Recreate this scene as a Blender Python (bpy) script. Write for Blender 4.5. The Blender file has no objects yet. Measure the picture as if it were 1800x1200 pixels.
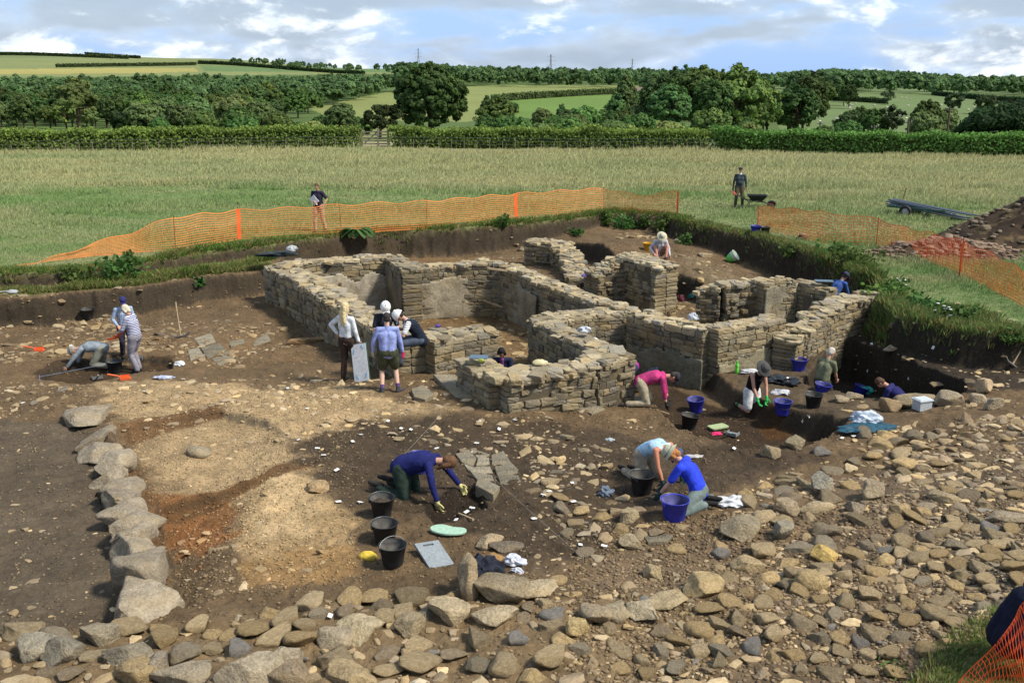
import bpy, bmesh, math, random
import numpy as np
from mathutils import Vector, Matrix
random.seed(7); rng = np.random.default_rng(7)
R = math.radians
SC = bpy.context.scene
COL = SC.collection
TH = R(15.1); CT, ST = math.cos(TH), math.sin(TH); F = 1800.0; CAMZ = 6.0

# ------------------------------------------------------------------ layout helpers
def ray(px, py):
    a = (px-900)/F; b = (py-600)/F
    return np.array([a, CT-b*ST, -ST-b*CT])
def P(px, py, z):
    d = ray(px, py); t = (z-CAMZ)/d[2]
    return (d[0]*t, d[1]*t, z)
def PD(px, py, D):
    d = ray(px, py); t = D/d[1]
    return (d[0]*t, D, CAMZ+d[2]*t)
def W(pts, z=0.0):
    return np.array([P(p[0], p[1], z if len(p) < 3 else p[2])[:2] for p in pts])
def to_px(x, y, z):
    dep = y*CT-(z-CAMZ)*ST; up = y*ST+(z-CAMZ)*CT
    return 900+F*x/dep, 600-F*up/dep

# ------------------------------------------------------------------ noise
_T = np.random.default_rng(3).random((256, 256))
def vn(x, y, s=0):
    x = np.asarray(x, float)+s*17.31; y = np.asarray(y, float)+s*31.77
    xi = np.floor(x).astype(np.int64); yi = np.floor(y).astype(np.int64)
    fx = x-xi; fy = y-yi
    fx = fx*fx*(3-2*fx); fy = fy*fy*(3-2*fy)
    a = _T[xi & 255, yi & 255]; b = _T[(xi+1) & 255, yi & 255]
    c = _T[xi & 255, (yi+1) & 255]; d = _T[(xi+1) & 255, (yi+1) & 255]
    return (a*(1-fx)+b*fx)*(1-fy)+(c*(1-fx)+d*fx)*fy
def fbm(x, y, s=0, o=4):
    r = 0; a = .5; t = 0; x = np.asarray(x, float); y = np.asarray(y, float)
    for i in range(o):
        r = r+a*vn(x, y, s+i); t += a; a *= .5
        x, y = x*1.9*.8-y*1.9*.6, x*1.9*.6+y*1.9*.8
    return r/t
def sst(a, b, x):
    t = np.clip((x-a)/(b-a), 0, 1); return t*t*(3-2*t)
def sdf(poly, x, y):          # positive inside, metres
    n = len(poly); d2 = np.full(x.shape, 1e18); ins = np.zeros(x.shape, bool)
    for i in range(n):
        ax, ay = poly[i]; bx, by = poly[(i+1) % n]
        ex, ey = bx-ax, by-ay; wx, wy = x-ax, y-ay
        t = np.clip((wx*ex+wy*ey)/(ex*ex+ey*ey+1e-12), 0, 1)
        d2 = np.minimum(d2, (wx-ex*t)**2+(wy-ey*t)**2)
        c = ((ay > y) != (by > y))
        with np.errstate(divide='ignore', invalid='ignore'):
            xx = (bx-ax)*(y-ay)/(by-ay+1e-15)+ax
        ins ^= c & (x < xx)
    d = np.sqrt(d2)
    return np.where(ins, d, -d)
def psdf(poly, x, y, m=2.0):
    lo = poly.min(0)-m; hi = poly.max(0)+m
    out = np.full(x.shape, -m)
    k = (x > lo[0]) & (x < hi[0]) & (y > lo[1]) & (y < hi[1])
    if k.any(): out[k] = sdf(poly, x[k], y[k])
    return out

# ------------------------------------------------------------------ ground height
CP = [(-200,600,-1.1),(0,600,-1.1),(100,590,-1.15),(250,590,-1.15),(400,590,-1.05),(500,600,-1.3),(560,625,-1.1),(150,655,-1.0),(300,660,-.92),
 (400,640,-1.0),(560,650,-.85),(650,690,-.6),(300,700,-.72),(50,700,-.75),(500,720,-.55),(750,700,-.6),(300,780,-.5),(500,800,-.5),(700,800,-.55),
 (900,740,-.62),(1050,740,-.75),(1150,740,-.95),(100,850,-.68),(100,1000,-.68),(-100,900,-.68),(400,900,-.5),(400,1020,-.5),(600,950,-.5),(900,900,-.5),
 (1100,850,-.6),(1200,900,-.5),(1250,810,-.75),(200,1150,-.5),(600,1150,-.4),(1000,1150,-.35),(1400,1150,-.28),(1700,1100,-.1),(1400,900,-.4),
 (1600,900,-.25),(1750,760,-.35),(1600,770,-.6),(1450,800,-.65),(1780,650,-.75),(1700,640,-.8),(1600,625,-.8),(1500,590,-.85),(1300,660,-1.05),
 (1400,690,-1.08),(1480,710,-1.05),(1340,640,-1.1),(1160,690,-1.35),(930,450,-.95),(760,440,-1.1),(1030,400,-.45),(1100,425,-.45),(1200,450,-.45),
 (1300,468,-1.0),(1350,475,-1.1),(1440,490,-1.25),(1440,603,-1.1),(1468,600,-1.05),(1500,505,-1.3),(1200,440,-.7),(1250,460,-.85),(560,435,-.8),(640,436,-1.0),(700,430,-1.1),(820,430,-1.05),(880,420,-1.0),(1900,800,-.3),(1900,1000,0),(1000,1400,-.3),(300,1400,-.4)]
_cp = np.array([P(*c) for c in CP])
E_PX = [(-500,484),(0,480),(100,477),(183,469),(250,461),(358,441),(461,431),(493,424),(600,412),(700,405),(800,401),(900,394),(1000,386),(1060,377),(1100,374),
 (1170,380),(1210,392),(1260,402),(1330,415),(1400,436),(1450,455),(1500,478),(1540,492),(1556,512),(1548,535),(1600,562),(1700,582),(1800,592),(2100,620),
 (2300,800),(2200,1000),(1850,1045),(1790,1075),(1700,1130),(1640,1205),(1600,1500),(-500,1500),(-900,900)]
E_POLY = W(E_PX)
LEDGE = W([(-500,470,0),(0,470,0),(250,452,0),(461,425,0),(500,424,0),(478,470,-.3),(331,490,-.35),(250,504,-.35),(183,511,-.35),(117,514,-.35),(80,521,-.35),(17,524,-.35),(-500,530,-.35)])
# (polygon, target, absolute?, edge width, roughness)
PITS = [
 (W([(484,462),(560,455),(690,448),(722,472),(882,462),(950,490),(1060,532),(1115,545),(1140,560),(1110,585),(1100,612),(1030,635),(960,650),(885,660),(820,632),(868,600),(862,575),(742,592),(700,585),(640,550),(560,500)]), -1.6, .25),
 (W([(1020,505,-.3),(1040,478,-.2),(1105,450),(1178,475),(1225,510),(1270,500),(1335,493),(1392,490),(1460,508),(1530,514),(1455,535),(1410,568),(1370,570),(1262,574),(1118,545),(1060,530)]), -1.4, .25),
 (W([(1005,412,-.4),(1045,422,-.4),(1085,440,-.4),(1100,452,-.4),(1060,470,-.4),(1020,500,-.4),(1003,470,-.4)]), -1.25, .2),
 (W([(1180,468,-.45),(1225,478,-.45),(1290,498,-.45),(1240,520,-.45),(1200,560,-.5),(1180,530,-.5)]), -1.4, .2),
 (W([(1098,625,-.9),(1120,640,-1.3),(1240,672,-1.4),(1266,672,-1.05),(1300,690,-1.05),(1380,718,-1.05),(1440,735,-1.05),(1492,752,-1.0),(1450,775,-.8),(1390,795,-.8),(1303,797,-.85),(1250,778,-.9),(1193,751,-.95),(1154,723,-1.1),(1112,706,-1.2)]), -1.5, .22),
 (W([(1462,588,-.85),(1500,594,-.85),(1545,612,-.85),(1605,638,-.85),(1650,655,-.85),(1690,672,-.85),(1688,690,-.9),(1640,718,-.95),(1570,706,-1.05),(1500,690,-1.05),(1440,677,-1.05),(1415,668,-1.05),(1450,632,-1.1)]), -2.0, .16),
 (W([(738,894,-.5),(806,862,-.5),(840,862,-.5),(854,888,-.5),(764,918,-.5)]), -.63, .07),
 (W([(60,668,-1),(110,640,-1),(200,622,-1),(300,630,-1),(305,650,-1),(240,658,-1),(130,676,-1)]), -1.2, .15),
 (W([(195,750,-.55),(300,732,-.55),(385,716,-.55),(470,740,-.55),(560,815,-.55),(400,853,-.55),(285,872,-.55),(225,830,-.6)]), -.74, .14),
 (W([(280,874,-.6),(400,853,-.6),(545,815,-.6),(610,880,-.6),(590,1000,-.6),(420,1040,-.6),(320,1075,-.6),(285,950,-.6)]), -.92, .12),
 (W([(-200,735,-.65),(170,728,-.65),(200,830,-.65),(225,950,-.65),(250,1100,-.65),(-200,1130,-.65)]), -.72, .2),
]
def zsmooth(x, y):
    num = np.zeros(x.shape); den = np.zeros(x.shape)
    for cx, cy, cz in _cp:
        w = 1.0/((x-cx)**2+(y-cy)**2+.25)**1.6
        num += w*cz; den += w
    return num/den
def zfar(x, y):
    u = 900+F*x/np.maximum(y*CT+1.5, 1)
    cols = [-600, 0, 350, 650, 900, 1150, 1400, 1800, 2400]
    Ds = [82, 110, 160, 220, 350, 500, 700, 1000, 1500, 2200, 4200]
    Y = [[252,248,245,241,226,200,168,138,108,91,96],[252,248,245,241,224,198,166,137,108,91,96],[252,248,245,241,222,196,164,137,113,103,105],
         [252,248,245,240,215,188,163,146,128,121,121],[252,248,245,240,213,187,163,154,140,133,128],[252,249,246,241,214,190,168,156,141,135,130],
         [262,258,254,247,228,205,178,160,146,136,131],[270,266,260,252,236,216,188,170,156,143,139],[270,266,260,252,236,216,188,170,156,143,139]]
    lD = np.log(np.array(Ds)); ly = np.log(np.maximum(y, 1))
    Yc = np.array([np.interp(ly, lD, c) for c in Y])
    res = np.zeros(x.shape); 
    t = np.interp(u, cols, np.arange(len(cols))); i = np.clip(t.astype(int), 0, len(cols)-2); f = t-i
    f = f*f*(3-2*f)
    ar = np.arange(x.size)
    Yf = Yc.reshape(len(cols), -1)
    yy = (Yf[i.ravel(), ar]*(1-f.ravel())+Yf[i.ravel()+1, ar]*f.ravel()).reshape(x.shape)
    ang = TH+np.arctan((yy-600)/F)
    return CAMZ-y*np.tan(ang)
def zfun(x, y, detail=True):
    x = np.atleast_1d(np.asarray(x, float)); y = np.atleast_1d(np.asarray(y, float))
    z = (fbm(x*.12, y*.12, 5, 3)-.5)*.12+(fbm(x*1.1, y*1.1, 9, 3)-.5)*.06
    k = y > 78
    if k.any():
        w = sst(79, 90, y[k]); z[k] = z[k]*(1-w)+zfar(x[k], y[k])*w+(fbm(x[k]*.01, y[k]*.01, 2, 3)-.5)*np.clip((y[k]-200)*.008, 0, 8)*0
    m = (y < 45) & (y > -5)
    if not m.any(): return z
    X, Y = x[m], y[m]
    wx = X+(fbm(X*.9, Y*.9, 21, 3)-.5)*.45+(fbm(X*4.5, Y*4.5, 25, 2)-.5)*.2+(fbm(X*11, Y*11, 29, 2)-.5)*.07
    wy = Y+(fbm(X*.9, Y*.9, 23, 3)-.5)*.45+(fbm(X*4.5, Y*4.5, 27, 2)-.5)*.14
    s = sdf(E_POLY, wx, wy)
    zin = zsmooth(X, Y)
    lump = (fbm(X*.8, Y*.8, 31, 4)-.5)*.16+(fbm(X*3.2, Y*3.2, 35, 3)-.5)*.09+(fbm(X*9, Y*9, 37, 2)-.5)*.05
    zin = zin+lump
    zf = z[m]
    wi = sst(0.0, .34, s)
    zz = zf*(1-wi)+zin*wi
    # stepped ledge on the left bank
    sl = psdf(LEDGE, wx, wy)
    wl = sst(-.32, 0, sl)*wi
    zz = zz*(1-wl)+(-.34+lump*.5)*wl
    for poly, tz, ew in PITS:
        sp = psdf(poly, X+(wx-X)*.35, Y+(wy-Y)*.35)
        w = sst(-ew*.5, ew*.5, sp)
        if -.95 < tz < -.73 and poly[0, 0] < -4.2 and poly[0, 1] < 20: w = w*sst(-3.6, -5.2, X)   # steps that die out to the right
        t = np.minimum(zz, tz+lump*.6)
        zz = zz*(1-w)+t*w
    # spoil heap on the field (right)
    z[m] = zz
    return z
HEAP = []
def hit(px, py, dmin=5, dmax=90):
    d = ray(px, py); t = np.linspace(dmin, dmax, 1500)/d[1]
    x = d[0]*t; y = d[1]*t; zz = CAMZ+d[2]*t
    g = zfun(x, y); k = np.nonzero(zz <= g)[0]
    if len(k) == 0: return P(px, py, 0)
    i = max(k[0], 1); a = (zz[i-1]-g[i-1]); b = (g[i]-zz[i]); f = a/(a+b+1e-9)
    tt = t[i-1]+(t[i]-t[i-1])*f
    return (d[0]*tt, d[1]*tt, CAMZ+d[2]*tt)
def G1(x, y): return float(zfun(x, y)[0])

# ------------------------------------------------------------------ tagging
def tag(o, label=None, cat=None, group=None, kind=None):
    if label: o['label'] = label
    if cat: o['category'] = cat
    if group: o['group'] = group
    if kind: o['kind'] = kind
    return o
def empty(name, loc=(0,0,0), rz=0, label=None, cat=None, group=None):
    o = bpy.data.objects.new(name, None); COL.objects.link(o)
    o.location = loc; o.rotation_euler = (0, 0, rz); o.empty_display_size = .1
    return tag(o, label, cat, group)
def link(name, me, m=None, parent=None):
    o = bpy.data.objects.new(name, me); COL.objects.link(o)
    if m is not None:
        me.materials.clear(); me.materials.append(m)
    if parent is not None: o.parent = parent
    return o
def mesh_np(name, V, Fq, smooth=True, color=None):
    """V (n,3); Fq list of int arrays (m,k) with fixed k each"""
    me = bpy.data.meshes.new(name)
    V = np.asarray(V, np.float32)
    if not isinstance(Fq, list): Fq = [Fq]
    Fq = [f for f in Fq if len(f)]
    me.vertices.add(len(V)); me.vertices.foreach_set('co', V.ravel())
    nl = sum(f.size for f in Fq); npol = sum(len(f) for f in Fq)
    me.loops.add(nl); me.loops.foreach_set('vertex_index', np.concatenate([f.ravel() for f in Fq]).astype(np.int32))
    me.polygons.add(npol)
    tot = np.concatenate([np.full(len(f), f.shape[1]) for f in Fq]); st = np.concatenate([[0], np.cumsum(tot)[:-1]])
    me.polygons.foreach_set('loop_start', st.astype(np.int32)); me.polygons.foreach_set('loop_total', tot.astype(np.int32))
    me.polygons.foreach_set('use_smooth', np.full(npol, smooth))
    me.update(calc_edges=True)
    if color is not None:
        at = me.color_attributes.new('Col', 'FLOAT_COLOR', 'POINT')
        c = np.ones((len(V), 4), np.float32); c[:, :color.shape[1]] = color
        at.data.foreach_set('color', c.ravel())
    return me
class Acc:
    def __init__(s): s.v = []; s.f = {}; s.c = []; s.n = 0; s.flat = None
    def add(s, V, Fs, col=(.3,.3,.3)):
        V = np.asarray(V, float)
        if not isinstance(Fs, list): Fs = [Fs]
        for f in Fs:
            f = np.asarray(f); s.f.setdefault(f.shape[1], []).append(f+s.n)
        s.v.append(V); c = np.asarray(col, float)
        s.c.append(np.tile(c, (len(V), 1)) if c.ndim == 1 else c); s.n += len(V)
    def batch(s, T, Ft, M, pos, col):
        """T (k,nv,3) templates already chosen per instance; M (k,3,3); pos (k,3); col (k,3)"""
        k, nv, _ = T.shape
        V = np.einsum('kij,knj->kni', M, T)+pos[:, None, :]
        f = (Ft[None]+(np.arange(k)*nv)[:, None, None]).reshape(-1, Ft.shape[1])
        s.f.setdefault(Ft.shape[1], []).append(f+s.n)
        s.v.append(V.reshape(-1, 3)); s.c.append(np.repeat(col, nv, 0)); s.n += k*nv
    def mesh(s, name, smooth=True):
        return mesh_np(name, np.concatenate(s.v), [np.concatenate(x) for x in s.f.values()], smooth, np.concatenate(s.c))

# ------------------------------------------------------------------ materials
def newmat(name):
    m = bpy.data.materials.new(name); m.use_nodes = True
    nt = m.node_tree; b = nt.nodes['Principled BSDF']
    return m, nt, b
def N(nt, t, **k):
    n = nt.nodes.new(t)
    for a, v in k.items():
        if a.startswith('i_'): n.inputs[a[2:].replace('_', ' ')].default_value = v
        else: setattr(n, a, v)
    return n
def plain(name, col, rough=.6, var=.12, scale=30, bump=.1, spec=.3, metal=0, bdist=.003, coord='Object'):
    m, nt, b = newmat(name); L = nt.links.new
    tc = N(nt, 'ShaderNodeTexCoord'); no = N(nt, 'ShaderNodeTexNoise'); no.inputs['Scale'].default_value = scale; no.inputs['Detail'].default_value = 5
    L(tc.outputs[coord], no.inputs['Vector'])
    mr = N(nt, 'ShaderNodeMapRange'); mr.inputs['From Min'].default_value = .3; mr.inputs['From Max'].default_value = .7
    mr.inputs['To Min'].default_value = 1-var*2; mr.inputs['To Max'].default_value = 1+var
    L(no.outputs['Fac'], mr.inputs['Value'])
    mx = N(nt, 'ShaderNodeMix', data_type='RGBA', blend_type='MULTIPLY'); mx.inputs[0].default_value = 1
    mx.inputs[6].default_value = (*col, 1); L(mr.outputs[0], mx.inputs[7]); L(mx.outputs[2], b.inputs['Base Color'])
    b.inputs['Roughness'].default_value = rough; b.inputs['Specular IOR Level'].default_value = spec; b.inputs['Metallic'].default_value = metal
    if bump:
        bp = N(nt, 'ShaderNodeBump'); bp.inputs['Strength'].default_value = bump; bp.inputs['Distance'].default_value = bdist
        L(no.outputs['Fac'], bp.inputs['Height']); L(bp.outputs[0], b.inputs['Normal'])
    return m
_pc = {}
def pm(name, col, **k):
    if name not in _pc: _pc[name] = plain(name, col, **k)
    return _pc[name]
def vcmat(name, sc1=3., sc2=25., var=.35, bump=.6, dist=.02, rough=.95, objrand=0, lichen=0, coord='Object', spec=.2, voro=0):
    m, nt, b = newmat(name); L = nt.links.new
    at = N(nt, 'ShaderNodeVertexColor', layer_name='Col')
    tc = N(nt, 'ShaderNodeTexCoord')
    n1 = N(nt, 'ShaderNodeTexNoise'); n1.inputs['Scale'].default_value = sc1; n1.inputs['Detail'].default_value = 6; n1.inputs['Roughness'].default_value = .65
    n2 = N(nt, 'ShaderNodeTexNoise'); n2.inputs['Scale'].default_value = sc2; n2.inputs['Detail'].default_value = 6; n2.inputs['Roughness'].default_value = .7
    L(tc.outputs[coord], n1.inputs['Vector']); L(tc.outputs[coord], n2.inputs['Vector'])
    ad = N(nt, 'ShaderNodeMath', operation='ADD'); L(n1.outputs['Fac'], ad.inputs[0]); L(n2.outputs['Fac'], ad.inputs[1])
    mr = N(nt, 'ShaderNodeMapRange'); mr.inputs['From Min'].default_value = .7; mr.inputs['From Max'].default_value = 1.3
    mr.inputs['To Min'].default_value = 1-var; mr.inputs['To Max'].default_value = 1+var
    L(ad.outputs[0], mr.inputs['Value'])
    fac = mr.outputs[0]
    if objrand:
        oi = N(nt, 'ShaderNodeObjectInfo'); r2 = N(nt, 'ShaderNodeMapRange'); r2.inputs['To Min'].default_value = 1-objrand; r2.inputs['To Max'].default_value = 1+objrand
        L(oi.outputs['Random'], r2.inputs['Value']); mm = N(nt, 'ShaderNodeMath', operation='MULTIPLY'); L(fac, mm.inputs[0]); L(r2.outputs[0], mm.inputs[1]); fac = mm.outputs[0]
    mx = N(nt, 'ShaderNodeMix', data_type='RGBA', blend_type='MULTIPLY'); mx.inputs[0].default_value = 1
    L(at.outputs['Color'], mx.inputs[6]); L(fac, mx.inputs[7])
    col = mx.outputs[2]
    if lichen:
        n3 = N(nt, 'ShaderNodeTexNoise'); n3.inputs['Scale'].default_value = sc1*.9; n3.inputs['Detail'].default_value = 4
        mp = N(nt, 'ShaderNodeMapping'); mp.inputs['Location'].default_value = (5, 3, 9); L(tc.outputs[coord], mp.inputs[0]); L(mp.outputs[0], n3.inputs['Vector'])
        cr = N(nt, 'ShaderNodeMapRange'); cr.inputs['From Min'].default_value = .52; cr.inputs['From Max'].default_value = .68; cr.inputs['To Max'].default_value = lichen
        L(n3.outputs['Fac'], cr.inputs['Value'])
        m2 = N(nt, 'ShaderNodeMix', data_type='RGBA'); L(cr.outputs[0], m2.inputs[0]); L(col, m2.inputs[6]); m2.inputs[7].default_value = (.30, .215, .10, 1)
        col = m2.outputs[2]
    L(col, b.inputs['Base Color'])
    h = ad.outputs[0]
    if voro:
        vo = N(nt, 'ShaderNodeTexVoronoi'); vo.inputs['Scale'].default_value = voro; L(tc.outputs[coord], vo.inputs['Vector'])
        sb = N(nt, 'ShaderNodeMath', operation='SUBTRACT'); L(h, sb.inputs[0]); L(vo.outputs['Distance'], sb.inputs[1]); h = sb.outputs[0]
    bp = N(nt, 'ShaderNodeBump'); bp.inputs['Strength'].default_value = bump; bp.inputs['Distance'].default_value = dist
    L(h, bp.inputs['Height']); L(bp.outputs[0], b.inputs['Normal'])
    b.inputs['Roughness'].default_value = rough; b.inputs['Specular IOR Level'].default_value = spec
    return m
def leafmat(name, var=.3, tr=.25):
    m, nt, b = newmat(name); L = nt.links.new
    at = N(nt, 'ShaderNodeVertexColor', layer_name='Col'); oi = N(nt, 'ShaderNodeObjectInfo')
    hs = N(nt, 'ShaderNodeHueSaturation'); L(at.outputs['Color'], hs.inputs['Color'])
    mr = N(nt, 'ShaderNodeMapRange'); mr.inputs['To Min'].default_value = 1-var; mr.inputs['To Max'].default_value = 1+var; L(oi.outputs['Random'], mr.inputs['Value']); L(mr.outputs[0], hs.inputs['Value'])
    m3 = N(nt, 'ShaderNodeMath', operation='MULTIPLY'); m3.inputs[1].default_value = 7.13; L(oi.outputs['Random'], m3.inputs[0])
    fr = N(nt, 'ShaderNodeMath', operation='FRACT'); L(m3.outputs[0], fr.inputs[0])
    mh = N(nt, 'ShaderNodeMapRange'); mh.inputs['To Min'].default_value = .46; mh.inputs['To Max'].default_value = .52; L(fr.outputs[0], mh.inputs['Value']); L(mh.outputs[0], hs.inputs['Hue'])
    L(hs.outputs[0], b.inputs['Base Color']); b.inputs['Roughness'].default_value = .7; b.inputs['Specular IOR Level'].default_value = .2
    t = N(nt, 'ShaderNodeBsdfTranslucent'); L(hs.outputs[0], t.inputs['Color'])
    ms = N(nt, 'ShaderNodeMixShader'); ms.inputs[0].default_value = tr; L(b.outputs[0], ms.inputs[1]); L(t.outputs[0], ms.inputs[2])
    L(ms.outputs[0], nt.nodes['Material Output'].inputs['Surface'])
    return m
M_STONE = vcmat('stone', 3.5, 26, .5, 1, .05, objrand=.2, lichen=.35)
M_MASON = vcmat('masonry', 2.2, 18, .34, .8, .025, lichen=.35)
M_PLAST = vcmat('old_plaster', 1.6, 14, .5, .7, .03, lichen=.3)
M_LEAF = leafmat('leaves', .35, .36); M_GRASS = leafmat('grass_blades', 0, .3)
M_BARK = pm('bark', (.07, .05, .035), rough=.95, scale=8, bump=.6, bdist=.05)
# ------------------------------------------------------------------ camera, world, sun
cam = bpy.data.cameras.new('camera'); co = bpy.data.objects.new('camera', cam); COL.objects.link(co)
co.location = (0, 0, CAMZ); co.rotation_euler = (R(90)-TH, 0, 0)
cam.sensor_width = 36; cam.lens = 36; cam.clip_end = 20000; SC.camera = co
SUN_EL, SUN_AZ = R(50), R(112)          # azimuth clockwise from +Y (away from the viewer)
wd = bpy.data.worlds.new('World'); SC.world = wd; wd.use_nodes = True
nt = wd.node_tree; L = nt.links.new
bg = nt.nodes['Background']; bg.inputs['Strength'].default_value = .092
sky = N(nt, 'ShaderNodeTexSky', sky_type='NISHITA'); sky.sun_disc = False; sky.sun_elevation = SUN_EL; sky.sun_rotation = SUN_AZ; sky.air_density = 1; sky.dust_density = 1.0
tc = N(nt, 'ShaderNodeTexCoord')
def cloudnoise(scale, loc, detail, dist, zs):
    mp = N(nt, 'ShaderNodeMapping'); mp.inputs['Scale'].default_value = (scale, scale, scale*zs); mp.inputs['Location'].default_value = loc
    L(tc.outputs['Generated'], mp.inputs[0]); n = N(nt, 'ShaderNodeTexNoise'); n.inputs['Scale'].default_value = 1; n.inputs['Detail'].default_value = detail
    n.inputs['Roughness'].default_value = .58; n.inputs['Distortion'].default_value = dist; L(mp.outputs[0], n.inputs['Vector']); return n.outputs['Fac']
def mrange(v, a, b, c=0, d=1, smooth=True):
    m = N(nt, 'ShaderNodeMapRange'); 
    if smooth: m.interpolation_type = 'SMOOTHSTEP'
    m.inputs['From Min'].default_value = a; m.inputs['From Max'].default_value = b; m.inputs['To Min'].default_value = c; m.inputs['To Max'].default_value = d
    L(v, m.inputs['Value']); return m.outputs[0]
def cmix(f, a, b):
    m = N(nt, 'ShaderNodeMix', data_type='RGBA'); L(f, m.inputs[0])
    for s, v in ((6, a), (7, b)):
        if isinstance(v, tuple): m.inputs[s].default_value = (*v, 1)
        else: L(v, m.inputs[s])
    return m.outputs[2]
def madd(a, b, op='ADD'):
    m = N(nt, 'ShaderNodeMath', operation=op)
    for i, v in enumerate((a, b)):
        if isinstance(v, (int, float)): m.inputs[i].default_value = v
        else: L(v, m.inputs[i])
    return m.outputs[0]
sx = N(nt, 'ShaderNodeSeparateXYZ'); L(tc.outputs['Generated'], sx.inputs[0]); elev = sx.outputs['Z']
n_big = cloudnoise(4.5, (1.3, .4, 2.2), 3, .2, 4.0)
n_med = cloudnoise(6.5, (4.1, 2.0, 7.6), 7, .3, 2.5)
n_det = cloudnoise(18, (9., 1., 3.2), 8, .3, 2.2)
# layers: soft grey-blue sheet, brighter billows, sunlit cumulus tops
blue = cmix(mrange(elev, -.01, .3), (3.0, 4.7, 7.8), (2.2, 3.9, 7.2))
basec = cmix(mrange(n_det, .3, .7), (3.7, 4.6, 5.9), (5.9, 6.9, 8.2))
sheet = mrange(madd(madd(n_big, .65, 'MULTIPLY'), madd(n_med, .35, 'MULTIPLY')), .40, .55)
c1 = cmix(sheet, blue, basec)
dark = mrange(madd(n_big, madd(elev, 1.2, 'MULTIPLY')), .50, .62, 0, .8)
c2 = cmix(dark, c1, (2.9, 3.7, 4.9))
cum = mrange(madd(madd(n_med, .62, 'MULTIPLY'), madd(n_det, .38, 'MULTIPLY')), .50, .60)
low = mrange(elev, .06, .1, 1, .3)
n_in = cloudnoise(30, (2., 5., 3.), 5, .2, 2.4)
cumc = cmix(mrange(n_in, .3, .65), (6.6, 7.4, 8.5), (10.4, 10.7, 11.1))
c3 = cmix(madd(cum, low, 'MULTIPLY'), c2, cumc)
# overall overcast above, keep part of the real sky
c4 = N(nt, 'ShaderNodeMix', data_type='RGBA'); c4.inputs[0].default_value = .82
L(sky.outputs[0], c4.inputs[6]); L(c3, c4.inputs[7]); L(c4.outputs[2], bg.inputs['Color'])
sun = bpy.data.lights.new('sun', 'SUN'); sun.energy = 3.5; sun.angle = R(9); sun.color = (1, .93, .80)
so = bpy.data.objects.new('sun', sun); COL.objects.link(so)
sd = Vector((math.sin(SUN_AZ)*math.cos(SUN_EL), math.cos(SUN_AZ)*math.cos(SUN_EL), math.sin(SUN_EL)))
so.rotation_euler = (-sd).to_track_quat('-Z', 'Y').to_euler()
SC.view_settings.view_transform = 'Standard'; SC.view_settings.look = 'None'; SC.view_settings.exposure = .68; SC.view_settings.gamma = 1
SC.cycles.max_bounces = 5; SC.cycles.diffuse_bounces = 3; SC.cycles.glossy_bounces = 2; SC.cycles.transparent_max_bounces = 6; SC.cycles.transmission_bounces = 2
SC.cycles.use_denoising = True

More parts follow.
